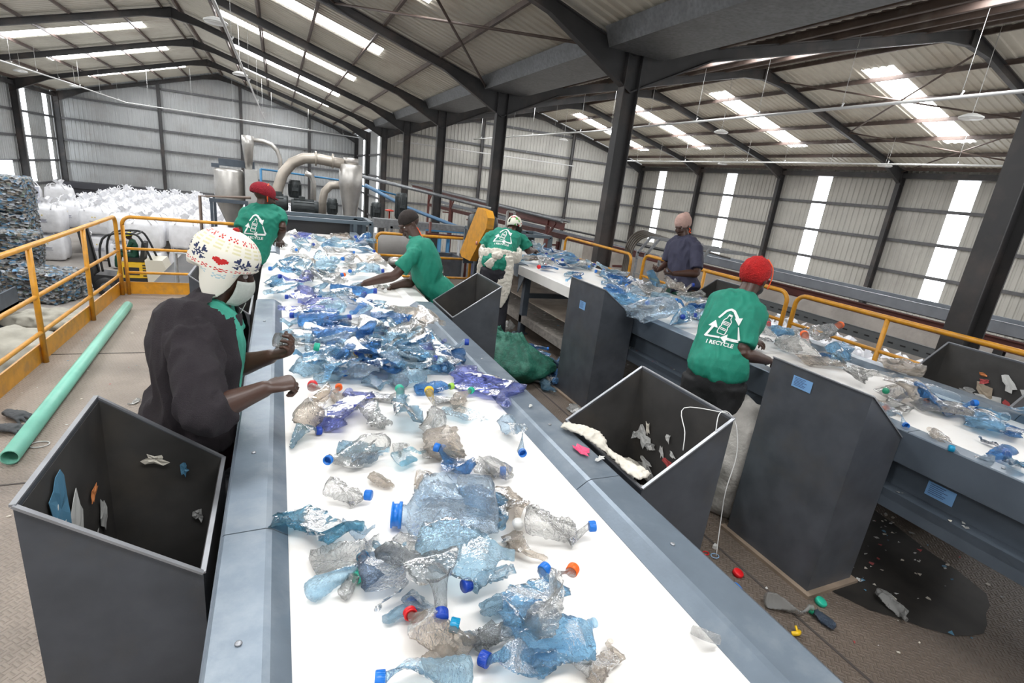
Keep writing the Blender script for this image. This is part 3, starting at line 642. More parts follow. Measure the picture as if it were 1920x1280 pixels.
MB().bb(2.5, 3.4, 9.95, 10.0, .0, .42).bb(2.5, 3.4, 10.5, 10.55, 0, .42).bb(2.5, 2.55, 9.95, 10.55, 0, .42).bb(3.35, 3.4, 9.95, 10.55, 0, .42).bb(2.5, 3.4, 9.95, 10.55, -.6, .02).build('box_shell', M_binw, t)
# reddish gantry in the middle distance
t = thing('pipe_gantry', 'rust-red gantry with slanted struts carrying pipes behind the column row', 'gantry', (7.4, 18, 0))
MB().ibeam((7.4, 13., 1.0), (7.4, 32, 1.25), .12, .2, (0, 0, 1)).build('main_beam', M_red, t)
MB().tube([(7.3, 13, 1.15), (7.3, 32, 1.42)], .05, 8).tube([(7.55, 13, 1.15), (7.55, 32, 1.42)], .04, 8).build('pipe_pair', M_galv, t)
for y in (14, 17, 20, 24, 28): MB().beam((7.4, y, ZG), (7.4, y, 1.1), .1, .1).beam((7.4, y, .6), (7.4, y-.5, 1.05), .06, .06).build('support_post', M_red, t)
# small railing and stand at the left beyond the deck
t = thing('steel_stand', 'small grey tube stand and landing plate beyond the far left railing', 'stand', (-.9, 9.6, 0))
MB().tube([(-1.55, 9.9, -1.8), (-1.55, 9.9, .25), (-.6, 9.9, .25)], .03, 8).build('tube_frame', M_galv, t)
MB().bb(-1.75, -.3, 8.6, 10.2, -.45, -.42).build('landing_plate', mat('pale_plate', (.45, .40, .34), .5), t)
t = thing('brown_stand', 'brown tube stand behind the far left railing, in front of the bags', 'frame', (-1.1, 12, 0))
MB().tube([(-1.4, 12, -2), (-1.4, 12, 1.05), (-.5, 12, 1.1)], .03, 8).build('tube_frame', mat('brown_tube', (.2, .15, .12), .5), t)
# joint positions of the sorters in metres
PJ = {
'A': {'head': [-0.174, 2.13, 1.52], 'neck': [-0.225, 2.126, 1.363], 'chest': [-0.252, 2.073, 1.235], 'waist': [-0.26, 2.06, 1.06], 'pelvis': [-0.3, 2.09, 0.9], 'shR': [-0.268, 1.919, 1.307], 'shL': [-0.196, 2.245, 1.241], 'elR': [-0.227, 1.739, 1.1], 'wrR': [-0.049, 1.778, 1.16], 'haR': [0.029, 1.792, 1.175], 'elL': [-0.188, 2.179, 1.088], 'wrL': [-0.035, 2.086, 1.166], 'haL': [0.035, 2.063, 1.2]},
'B': {'head': [-0.111, 5.55, 1.57], 'neck': [-0.141, 5.523, 1.446], 'chest': [-0.157, 5.486, 1.31], 'waist': [-0.22, 5.45, 1.08], 'pelvis': [-0.3, 5.45, 0.92], 'shL': [-0.274, 5.528, 1.375], 'shR': [0.005, 5.556, 1.406], 'elL': [-0.332, 5.416, 1.197], 'wrL': [-0.289, 5.65, 1.093], 'haL': [-0.207, 5.725, 1.088], 'elR': [0.031, 5.444, 1.279], 'wrR': [0.001, 5.532, 1.153], 'haR': [0.02, 5.681, 1.108]},
'C': {'head': [1.072, 4.732, 1.499], 'neck': [1.141, 4.612, 1.341], 'chest': [1.194, 4.503, 1.155], 'waist': [1.24, 4.5, 1.0], 'pelvis': [1.35, 4.48, 0.84], 'shL': [1.056, 4.391, 1.248], 'shR': [1.261, 4.731, 1.244], 'elL': [0.894, 4.341, 1.074], 'wrL': [0.67, 4.482, 0.968], 'haL': [0.59, 4.539, 0.921], 'elR': [1.106, 4.599, 0.972], 'wrR': [0.915, 4.582, 0.925], 'haR': [0.833, 4.561, 0.884]},
'D': {'head': [2.843, 6.298, 1.442], 'neck': [2.73, 6.197, 1.322], 'chest': [2.625, 6.101, 1.232], 'waist': [2.519, 5.927, 1.077], 'pelvis': [2.442, 5.809, 0.961], 'shL': [2.464, 6.137, 1.284], 'shR': [2.93, 6.198, 1.266], 'elL': [2.362, 6.181, 1.096], 'wrL': [2.546, 6.464, 0.992], 'haL': [2.708, 6.617, 0.991], 'elR': [3.013, 6.168, 1.121], 'wrR': [3.168, 6.321, 1.106], 'haR': [3.291, 6.437, 1.11]},
'E': {'head': [4.407, 4.94, 1.708], 'neck': [4.439, 4.874, 1.554], 'chest': [4.429, 4.809, 1.346], 'waist': [4.402, 4.741, 1.099], 'pelvis': [4.405, 4.683, 0.93], 'shR': [4.42, 5.035, 1.466], 'shL': [4.448, 4.661, 1.477], 'elR': [4.38, 5.03, 1.208], 'wrR': [4.117, 4.837, 1.166], 'haR': [3.955, 4.786, 1.144], 'elL': [4.365, 4.487, 1.199], 'wrL': [4.082, 4.551, 1.17], 'haL': [3.994, 4.589, 1.159]},
'F': {'head': [2.896, 2.451, 1.526], 'neck': [2.812, 2.42, 1.382], 'chest': [2.716, 2.392, 1.228], 'waist': [2.618, 2.342, 1.043], 'pelvis': [2.575, 2.291, 0.896], 'shL': [2.731, 2.549, 1.305], 'shR': [2.739, 2.287, 1.293], 'elR': [2.645, 2.188, 1.07], 'wrR': [2.903, 2.195, 1.009], 'haR': [3.035, 2.208, 0.992], 'elL': [3.084, 2.691, 1.02], 'wrL': [3.313, 2.683, 0.976], 'haL': [3.431, 2.684, 0.974]},
}
# ------------------------------------------------------------ people
M_skin = mat('dark_skin', (.060, .027, .017), .42, nz=.1, nscale=20, bump=.05, bscale=200)
M_palm = mat('palm_skin', (.18, .08, .055), .5)
M_hair = mat('black_hair', (.022, .014, .011), .8, bump=.5, bscale=300)
M_eye = mat('eye_white', (.55, .5, .47), .2); M_iris = mat('iris_dark', (.01, .006, .004), .2)
M_teal = mat('teal_tshirt', (.006, .205, .135), .75, nz=.08, nscale=30, bump=.15, bscale=220)
M_tealp = mat('pale_teal_tshirt', (.05, .36, .26), .75, nz=.25, nscale=14, bump=.15, bscale=220)
M_jacket = mat('aubergine_fleece', (.021, .016, .020), .9, nz=.15, nscale=12, bump=.4, bscale=350)
M_dark = mat('black_trousers', (.008, .008, .009), .75, bump=.2, bscale=250)
M_navy = mat('navy_polo', (.030, .030, .058), .8, nz=.1, nscale=20, bump=.2, bscale=250)
M_dgreen = mat('dark_green_cloth', (.004, .055, .03), .75, nz=.2, nscale=9)
M_white = mat('white_print', (.82, .84, .82), .6)
M_mask = mat('mask_cloth', (.50, .53, .49), .8, bump=.2, bscale=120)
M_orange = mat('orange_cord', (.85, .10, .02), .5)
M_cream = mat('cream_cloth', (.66, .62, .54), .85, nz=.08, nscale=8, bump=.3, bscale=30)
M_redwool = mat('red_wool', (.50, .012, .012), .9, nz=.2, nscale=30, bump=.8, bscale=110)
M_dredwool = mat('crimson_wool', (.28, .008, .02), .9, nz=.2, nscale=30, bump=.8, bscale=110)
M_pinkwool = mat('dusty_pink_wool', (.52, .34, .29), .9, nz=.1, nscale=20, bump=.6, bscale=120)
def loft(mb, pts, rad, side, n=18, cap=True):
    """elliptical tube. rad: list of (ra, rb); ra along side vector."""
    pts = [V(p) for p in pts]; K = len(pts); side = V(side)
    P2 = []; R2 = []; D2 = []
    def dirv(i): return (pts[min(i+1, K-1)]-pts[max(i-1, 0)]).normalized()
    for i in range(K): P2.append(pts[i]); R2.append(V(rad[i])); D2.append(dirv(i))
    if cap:
        d0 = D2[0]; m0 = min(rad[0]); d1 = D2[-1]; m1 = min(rad[-1])
        P2 = [P2[0]-d0*m0*.95, P2[0]-d0*m0*.6]+P2+[P2[-1]+d1*m1*.6, P2[-1]+d1*m1*.95]
        R2 = [R2[0]*.25, R2[0]*.78]+R2+[R2[-1]*.78, R2[-1]*.25]; D2 = [d0, d0]+D2+[d1, d1]
    vs = []; fs = []; K = len(P2)
    for p, r, d in zip(P2, R2, D2):
        a = side-d*side.dot(d)
        if a.length < 1e-4: a = frame_for(d)[0]
        a.normalize(); b = d.cross(a)
        for j in range(n):
            t = 2*PI*j/n; vs.append(p+a*(r[0]*math.cos(t))+b*(r[1]*math.sin(t)))
    for i in range(K-1):
        for j in range(n): fs.append((i*n+j, i*n+(j+1) % n, (i+1)*n+(j+1) % n, (i+1)*n+j))
    fs.append(tuple(reversed(range(n)))); fs.append(tuple((K-1)*n+j for j in range(n)))
    mb.add(vs, fs, True); return mb
def smoothpath(pts, sub=4):
    pts = [V(p) for p in pts]; out = []
    K = len(pts)
    for i in range(K-1):
        p0 = pts[max(i-1, 0)]; p1 = pts[i]; p2 = pts[i+1]; p3 = pts[min(i+2, K-1)]
        for j in range(sub):
            t = j/sub
            out.append(.5*((2*p1)+(-p0+p2)*t+(2*p0-5*p1+4*p2-p3)*t*t+(-p0+3*p1-3*p2+p3)*t**3))
    out.append(pts[-1]); return out
def sloft(mb, pts, rad, side, n=18, sub=4, cap=True):
    P = smoothpath(pts, sub); R = smoothpath([(r[0], r[1], 0) for r in rad], sub)
    return loft(mb, P, [(max(r.x, .003), max(r.y, .003)) for r in R], side, n, cap)
def union(mb, name, m, parent, voxel=.006, smooth=3, wr=0., wscale=9., wdir=None, cut=None, sub=False, thick=0.):
    me = bpy.data.meshes.new('tmp'); me.from_pydata([tuple(p) for p in mb.v], [], mb.f); me.update()
    bm = bmesh.new(); bm.from_mesh(me); bmesh.ops.recalc_face_normals(bm, faces=bm.faces[:]); bm.to_mesh(me); bm.free()
    o = bpy.data.objects.new('tmp', me); COL.objects.link(o)
    r = o.modifiers.new('r', 'REMESH'); r.mode = 'VOXEL'; r.voxel_size = voxel; r.adaptivity = 0
    if smooth:
        s = o.modifiers.new('s', 'SMOOTH'); s.factor = .5; s.iterations = smooth
    dg = bpy.context.evaluated_depsgraph_get(); dg.update()
    nm = bpy.data.meshes.new_from_object(o.evaluated_get(dg)); bpy.data.objects.remove(o); bpy.data.meshes.remove(me)
    if wr:
        nm.update(); K = len(nm.vertices)
        nr = [v.normal.copy() for v in nm.vertices]
        for v, nn in zip(nm.vertices, nr):
            p = v.co*wscale
            if wdir is not None:
                d = V(wdir).normalized(); p = p-d*p.dot(d)*.65
            q = (1-abs(noise.noise(p)+.4*noise.noise(p*2+V((3, 1, 7))))*2.2)
            q2 = 1-abs(noise.noise(p*2.1+V((5, 5, 5))))*2.4
            v.co = v.co+nn*(wr*(q*.9+q2*.55-.6))
    bm = bmesh.new(); bm.from_mesh(nm)
    if cut:
        dl = [f_ for f_ in bm.faces if cut(f_.calc_center_median())]
        bmesh.ops.delete(bm, geom=dl, context='FACES')
    base = wloc(parent)
    for v in bm.verts: v.co -= base
    for f_ in bm.faces: f_.smooth = True
    bm.to_mesh(nm); bm.free(); nm.name = name
    nm.materials.clear(); nm.materials.append(m)
    ob = bpy.data.objects.new(name, nm); COL.objects.link(ob); ob.parent = parent; ob.location = (0, 0, 0) if parent else base
    if parent is None: ob.location = (0, 0, 0)
    ORIG[ob.name] = base
    return ob
def hand(mb, w, h, n, curl, right, sc=1., pinch=0.):
    """w wrist, h hand centre, n palm normal, curl 0..1"""
    w = V(w); d = (V(h)-w).normalized(); n = V(n); n = (n-d*n.dot(d)).normalized()
    s = d.cross(n)*(1 if right else -1)
    L = .085*sc
    loft(mb, [w-d*.01, w+d*.02, w+d*L*.6, w+d*L], [(.024*sc, .019*sc), (.030*sc, .018*sc), (.040*sc, .016*sc), (.040*sc, .013*sc)], s, 14)
    for k, (off, ln) in enumerate(((.031, .070), (.0105, .080), (-.0105, .074), (-.031, .058))):
        root = w+d*(L-.008+(-.004 if k in (0, 3) else 0))+s*off*sc
        dv = (d+s*off*3.2).normalized(); pts = [root]; a = 0
        segs = (.46, .31, .25); cc = curl*(1+.1*k) + (pinch if k == 0 else 0)
        for sg, aa in zip(segs, (.75, 1.0, .7)):
            a += aa*cc*1.25
            v = dv*math.cos(a)+n*math.sin(a); pts.append(pts[-1]+v*ln*sg*sc)
        loft(mb, pts, [(.0092*sc, .0092*sc), (.0088*sc, .0088*sc), (.0080*sc, .0080*sc), (.0068*sc, .0068*sc)], s, 10)
    root = w+d*.022*sc+s*.022*sc
    v1 = (s*.75+d*.6+n*.35).normalized(); v2 = (s*.25+d*.85+n*(.35+curl*.6)).normalized(); v3 = (s*-.05+d*.85+n*(.3+curl*.8)).normalized()
    p1 = root+v1*.036*sc; p2 = p1+v2*.032*sc; p3 = p2+v3*.022*sc
    loft(mb, [root, p1, p2, p3], [(.014*sc, .013*sc), (.0115*sc, .0115*sc), (.0095*sc, .0095*sc), (.0078*sc, .0078*sc)], n, 10)
def head_mb(mb, c, f_, u_, s=1.):
    c = V(c); f_ = V(f_).normalized(); u_ = V(u_); u_ = (u_-f_*u_.dot(f_)).normalized(); r_ = f_.cross(u_)
    R = Matrix((r_, f_, u_)).transposed()
    def E(o, r, n=18, m=12): mb.ell(c+R @ (V(o)*s), V(r)*s, n, m, R)
    E((0, -.012, .035), (.073, .092, .083), 24, 16)
    E((0, .022, -.03), (.060, .068, .080), 20, 14)
    E((0, .055, -.088), (.026, .024, .022)); E((0, .03, -.07), (.046, .045, .036))
    E((0, .078, .018), (.045, .016, .012)); E((.032, .068, -.028), (.020, .018, .018)); E((-.032, .068, -.028), (.020, .018, .018))
    loft(mb, [c+R @ (V((0, .082, .010))*s), c+R @ (V((0, .098, -.018))*s), c+R @ (V((0, .100, -.030))*s)], [(.009*s, .009*s), (.013*s, .012*s), (.018*s, .011*s)], r_, 10)
    E((0, .086, -.054), (.024, .012, .008), 12, 8); E((0, .084, -.066), (.021, .012, .008), 12, 8)
    for k in (-1, 1): E((k*.075, -.005, -.012), (.008, .018, .030), 10, 8)
    return R
def person(key, label, facing, headf, heado=(0, 0, 1), J=None, build=1., hands=('closed', 'closed'), palm=((0, 0, -1), (0, 0, -1)), curl=(.6, .6), legs=True, voxel=.0052, headscale=1.06, loc=None, stride=.1, cat='person', leg_dir=None, foot=0.):
    J = J or PJ[key]; J = {k: V(v) for k, v in J.items()}
    J['head'] = J['head'].lerp(J['neck'], .13)
    f_ = V(facing).normalized(); r_ = f_.cross(V((0, 0, 1))).normalized()
    base = V((J['pelvis'].x, J['pelvis'].y, foot))
    t = thing('person', label, cat, base)
    mb = MB(); b = build
    up = V((0, 0, 1))
    pel, wa, ch, ne, hd = J['pelvis'], J['waist'], J['chest'], J['neck'], J['head']
    sl = ne.lerp(ch, .30)
    sloft(mb, [pel-up*.05, pel+up*.03, wa, ch, sl, ne], [(.145*b, .10*b), (.15*b, .105*b), (.125*b, .092*b), (.150*b, .105*b), (.14*b, .075*b), (.056, .056)], r_)
    loft(mb, [ne.lerp(ch, .15), ne, ne.lerp(hd, .6), hd], [(.070, .066), (.058, .058), (.056, .058), (.055, .055)], r_)
    Rh = head_mb(mb, hd, headf, heado, headscale)
    for i, sd in enumerate(('R', 'L')):
        sh, el, wr, ha = J['sh'+sd], J['el'+sd], J['wr'+sd], J['ha'+sd]
        loft(mb, [ch.lerp(ne, .55), sh.lerp(ne, .35), sh], [(.06, .06), (.058, .055), (.052, .052)], up, 14)
        sloft(mb, [sh, sh.lerp(el, .5), el, el.lerp(wr, .3), el.lerp(wr, .7), wr], [(.052*b, .050*b), (.046*b, .045*b), (.042, .041), (.046, .043), (.035, .033), (.029, .025)], up, 16)
        hand(mb, wr, ha, palm[i], curl[i], sd == 'R')
    ld = V(leg_dir) if leg_dir else V((0, 0, 0))
    hips = {}
    for k, sd in ((1, 'R'), (-1, 'L')):
        hp = pel+r_*k*.085-up*.04; an = V((hp.x, hp.y, foot+.09))+ld*1.0-f_*.02+r_*k*.03; kn = hp.lerp(an, .52)+f_*.03
        hips[sd] = (hp, kn, an)
        sloft(mb, [hp, hp.lerp(kn, .5), kn, kn.lerp(an, .35), an], [(.085*b, .09*b), (.075*b, .078*b), (.055, .058), (.052, .055), (.035, .038)], r_, 16)
        loft(mb, [an-f_*.04-up*.05, an+f_*.08-up*.055, an+f_*.17-up*.065], [(.036, .04), (.042, .03), (.036, .018)], r_, 12)
    body = union(mb, 'body', M_skin, t, voxel, 2)
    return t, J, f_, r_, Rh, hips, body
def eyes(t, c, R, s=1.):
    for k in (-1, 1):
        p = V(c)+R @ (V((k*.030, .066, .0))*s)
        e = MB().ell(p, V((.013, .013, .0115))*s, 14, 10, R).build('eye', M_eye, t)
        MB().ell(p+R @ V((0, .0095, -.002)), (.0055, .005, .0055), 10, 8, R).build('iris', M_iris, e)
def tee(t, J, r_, m, name='tshirt', sleeve=.62, hem=-.03, b=1., ex=.016, wr=.006, wdir=None, cut=None, flare=.0, waistx=1.):
    mb = MB(); up = V((0, 0, 1)); pel, wa, ch, ne = J['pelvis'], J['waist'], J['chest'], J['neck']
    sl = ne.lerp(ch, .28); bt = pel.lerp(wa, .0)+up*hem
    e = ex
    sloft(mb, [bt, pel+up*.06, wa, ch, sl, ne.lerp(ch, .06)], [(.150*b+e+flare, .110*b+e+flare), (.152*b+e, .112*b+e), (.135*b*waistx+e, .102*b*waistx+e), (.155*b+e, .112*b+e), (.150*b+e, .082*b+e), (.078+e*.3, .072+e*.3)], r_, 24, cap=False)
    for sd in ('R', 'L'): loft(mb, [ne.lerp(ch, .05), J['sh'+sd].lerp(ne, .45)+up*.012, J['sh'+sd]], [(.05+e*.6, .055+e*.6), (.05+e*.6, .06+e*.6), (.05+e*.6, .055+e*.6)], up, 14)
    for sd in ('R', 'L'):
        sh, el, wrr = J['sh'+sd], J['el'+sd], J['wr'+sd]
        loft(mb, [ch.lerp(ne, .5), sh.lerp(ne, .3), sh], [(.075, .07), (.074, .068), (.066, .064)], up, 14)
        if sleeve <= 1: end = sh.lerp(el, sleeve); pp = [sh, sh.lerp(end, .5), end]; rr = [(.066*b, .063*b), (.068*b, .064*b), (.070*b, .062*b)]
        else: end = el.lerp(wrr, sleeve-1); pp = [sh, sh.lerp(el, .5), el, end]; rr = [(.074*b, .070*b), (.072*b, .068*b), (.062*b, .060*b), (.054*b, .048*b)]
        sloft(mb, pp, rr, up, 18, cap=False)
    o = union(mb, name, m, t, .0085, 2, wr, 8., wdir, cut)
    return o
def trousers(t, J, r_, hips, m, b=1., nm='trousers', ex=.018):
    mb = MB(); pel = J['pelvis']; up = V((0, 0, 1))
    sloft(mb, [pel-up*.08, pel, pel+up*.05], [(.14*b+ex, .11*b+ex), (.150*b+ex, .112*b+ex), (.12*b, .085*b)], r_, 20)
    for sd in ('R', 'L'):
        hp, kn, an = hips[sd]
        sloft(mb, [hp, hp.lerp(kn, .5), kn, kn.lerp(an, .5), an], [(.092*b+ex, .10*b+ex), (.082*b+ex, .088*b+ex), (.068+ex, .07+ex), (.06+ex, .062+ex), (.055+ex, .06+ex)], r_, 18, cap=False)
    return union(mb, nm, m, t, .011, 2, .006, 7.)
def shoes(t, r_, f_, hips, m=M_black):
    for sd in ('R', 'L'):
        an = hips[sd][2]; up = V((0, 0, 1)); mb = MB()
        sloft(mb, [an-f_*.07-up*.045, an+f_*.02-up*.045, an+f_*.12-up*.055, an+f_*.2-up*.065], [(.042, .043), (.048, .045), (.05, .033), (.04, .022)], r_, 14)
        mb.build('shoe', m, t)
def ringband(mb, c, R, rx, ry, z0, z1, th=.004, n=40, tilt=0.):
    pass
def project(shirt, mbflat, o, u, v, n, scale, depth=.25, off=.0025):
    """wrap flat polygons (x,y) on the shirt surface: origin o, axes u,v, projecting along -n from outside"""
    dg = bpy.context.evaluated_depsgraph_get()
    me = shirt.data; base = wloc(shirt)
    bv = BVHTree.FromPolygons([v_.co+base for v_ in me.vertices], [tuple(p.vertices) for p in me.polygons])
    o = V(o); u = V(u).normalized(); v = V(v).normalized(); n = V(n).normalized(); out = []
    for p in mbflat.v:
        q = o+u*p.x*scale+v*p.y*scale
        h = bv.ray_cast(q+n*depth, -n, depth*2)
        out.append(h[0]+n*off if h[0] is not None else None)
    keep = [f_ for f_ in mbflat.f if all(out[i] is not None for i in f_)]
    idx = {}; nv = []; nf = []
    for f_ in keep:
        g = []
        for i in f_:
            if i not in idx: idx[i] = len(nv); nv.append(out[i])
            g.append(idx[i])
        nf.append(tuple(g))
    r = MB(); r.add(nv, nf, True); return r
def strip(mb, pts, w, sub=.05):
    """flat ribbon in xy along pts"""
    P = []
    for a, b in zip(pts[:-1], pts[1:]):
        a = V((a[0], a[1], 0)); b = V((b[0], b[1], 0)); k = max(1, int((b-a).length/sub))
        for i in range(k): P.append(a.lerp(b, i/k))
    P.append(V((pts[-1][0], pts[-1][1], 0)))
    vs = []
    for i, p in enumerate(P):
        d = (P[min(i+1, len(P)-1)]-P[max(i-1, 0)]).normalized(); nn = V((-d.y, d.x, 0))
        ww = w[0]+(w[1]-w[0])*i/(len(P)-1) if isinstance(w, tuple) else w
        vs += [p+nn*ww/2, p-nn*ww/2]
    mb.add(vs, [(2*i, 2*i+1, 2*i+3, 2*i+2) for i in range(len(P)-1)], True)
def grid_poly(mb, quad, k=5):
    a, b, c, d = [V((q[0], q[1], 0)) for q in quad]
    vs = [(a.lerp(b, i/k)).lerp(d.lerp(c, i/k), j/k) for i in range(k+1) for j in range(k+1)]
    mb.add(vs, [(i*(k+1)+j, (i+1)*(k+1)+j, (i+1)*(k+1)+j+1, i*(k+1)+j+1) for i in range(k) for j in range(k)], True)
def logo_flat():
    """three arrows in a triangle around an outlined bottle; unit box about 2x2"""
    mb = MB()
    # right top arrow: from left shoulder over apex to the right
    strip(mb, [(-.48, .42), (-.22, .86), (.0, .98), (.18, .90), (.52, .44)], (.10, .16))
    grid_poly(mb, [(.30, .52), (.68, .62), (.62, .18), (.60, .17)], 3)
    strip(mb, [(.62, .10), (.86, -.62)], (.05, .12)); strip(mb, [(.86, -.66), (.20, -.66)], .15)
    grid_poly(mb, [(.24, -.40), (-.08, -.66), (.24, -.92), (.245, -.9)], 3)
    strip(mb, [(-.10, -.66), (-.82, -.66)], .10); strip(mb, [(-.86, -.70), (-.60, -.10)], .13)
    grid_poly(mb, [(-.86, -.08), (-.58, .26), (-.36, -.16), (-.37, -.17)], 3)
    # bottle outline leaning
    def B(x, y): a = -.18; return (x*math.cos(a)-y*math.sin(a)-.05, x*math.sin(a)+y*math.cos(a)-.02)
    out = [B(*p) for p in ((-.09, .62), (-.09, .48), (-.20, .34), (-.20, .08), (-.16, .0), (-.21, -.1), (-.21, -.36), (-.17, -.44), (.17, -.44), (.21, -.36), (.21, -.1), (.16, .0), (.20, .08), (.20, .34), (.09, .48), (.09, .62), (-.09, .62))]
    strip(mb, out, .045)
    for y in (.26, .18, .10, -.12, -.2): strip(mb, [B(-.16, y), B(.16, y)], .045)
    strip(mb, [B(-.1, .66), B(.1, .66)], .09)
    return mb
def text_flat(txt, size=.2):
    cu = bpy.data.curves.new('txt', 'FONT'); cu.body = txt; cu.size = size; cu.align_x = 'CENTER'; cu.resolution_u = 2; cu.offset = size*.025
    o = bpy.data.objects.new('txt', cu); COL.objects.link(o)
    dg = bpy.context.evaluated_depsgraph_get(); dg.update()
    me = bpy.data.meshes.new_from_object(o.evaluated_get(dg)); bpy.data.objects.remove(o)
    bm = bmesh.new(); bm.from_mesh(me); bmesh.ops.triangulate(bm, faces=bm.faces[:])
    mb = MB(); mb.add([v.co.copy() for v in bm.verts], [tuple(v.index for v in f_.verts) for f_ in bm.faces], True); bm.free()
    return mb
def logo(shirt, o, u, v, n, s):
    r = project(shirt, logo_flat(), o, u, v, n, s, off=.0045).build('printed_logo', M_white, shirt)
    tx = text_flat('I RECYCLE', .30)
    for p in tx.v: p.y -= 1.08
    project(shirt, tx, o, u, v, n, s, off=.0045).build('printed_words', M_white, shirt)
def dome(c, R, rx, ry, rz, z0, n=48, m=16, bulge=0., back=0.):
    """hat dome: upper part of an ellipsoid down to local height z0, open below, with thickness"""
    mb = MB(); vs = []; fs = []
    phm = math.acos(max(-1, min(1, z0/rz)))
    for layer, k in ((0, 1.), (1, .93)):
        for i in range(m+1):
            ph = phm*i/m
            for j in range(n):
                t = 2*PI*j/n
                q = V((rx*math.sin(ph)*math.cos(t), ry*math.sin(ph)*math.sin(t), rz*math.cos(ph)))*k
                q.y -= back*max(0, math.sin(ph))*.5*(1-math.sin(t))*.5
                vs.append(c+R @ q)
    N1 = (m+1)*n
    for L_ in (0, 1):
        for i in range(m):
            for j in range(n):
                q = (L_*N1+(i+1)*n+j, L_*N1+(i+1)*n+(j+1) % n, L_*N1+i*n+(j+1) % n, L_*N1+i*n+j)
                fs.append(q if L_ == 0 else q[::-1])
    for j in range(n): fs.append((m*n+j, N1+m*n+j, N1+m*n+(j+1) % n, m*n+(j+1) % n))
    mb.add(vs, fs, True); return mb
def cord(t, pts, r=.0035, nm='mask_cord', m=None): return MB().tube(smoothpath(pts, 4), r, 6).build(nm, m or M_orange, t)
# ---- A: woman in patterned hat
t, J, f_, r_, Rh, hips, body = person('A', 'person in white patterned knit hat, face mask and dark fleece, holding a bottle', (1, -.30, 0), (.95, .02, -.36), (.3, .0, .95), build=1.12, palm=((0, .25, -1), (.1, -.3, 1)), curl=(.85, .75), voxel=.0048, headscale=1.0, foot=0.)
hd = J['head']
eyes(t, hd, Rh)
ts = tee(t, J, r_, M_tealp, 'tshirt', .03, -.02, 1.10, .004, .003, None, lambda p: (p-V((-.26, 2.03, 0))).dot(r_) > .085)
fwd = f_
def cutA(p):
    q = p-V((-.26, 2.03, 0)); fr = q.dot(fwd); lt = q.dot(r_)
    return (fr > .005+max(0, lt+.05)*1.5 and -.25 < lt < .08 and .93 < p.z < 1.36) or (p.z >= 1.36 and fr > .05 and lt < .06)
jk = tee(t, J, r_, M_jacket, 'fleece_jacket', 1.36, -.06, 1.14, .034, .016, (0, 0, 1), cutA)
c0 = J['neck']
cl = MB()
P = []
for i in range(25):
    a = PI*.5+PI*1.75*(i/24-.5)*1.0+PI
    P.append(c0+fwd*(-math.sin(a)*-.0)+fwd*(.085*math.cos(a+PI*.5))+r_*(.085*math.sin(a+PI*.5))+V((0, 0, -.015-.05*max(0, math.cos(a+PI*.5)))))
loft(cl, P, [(.034, .010)]*len(P), (0, 0, 1), 10)
cl.build('jacket_collar', M_jacket, t)
zp = MB().tube([J['pelvis']+fwd*.155+r_*.02+V((0, 0, z)) for z in (.22, .12, .0)], .003, 6); zp.build('zip', M_cond, t)
trousers(t, J, r_, hips, mat('maroon_skirt', (.06, .012, .016), .8)); shoes(t, r_, f_, hips)
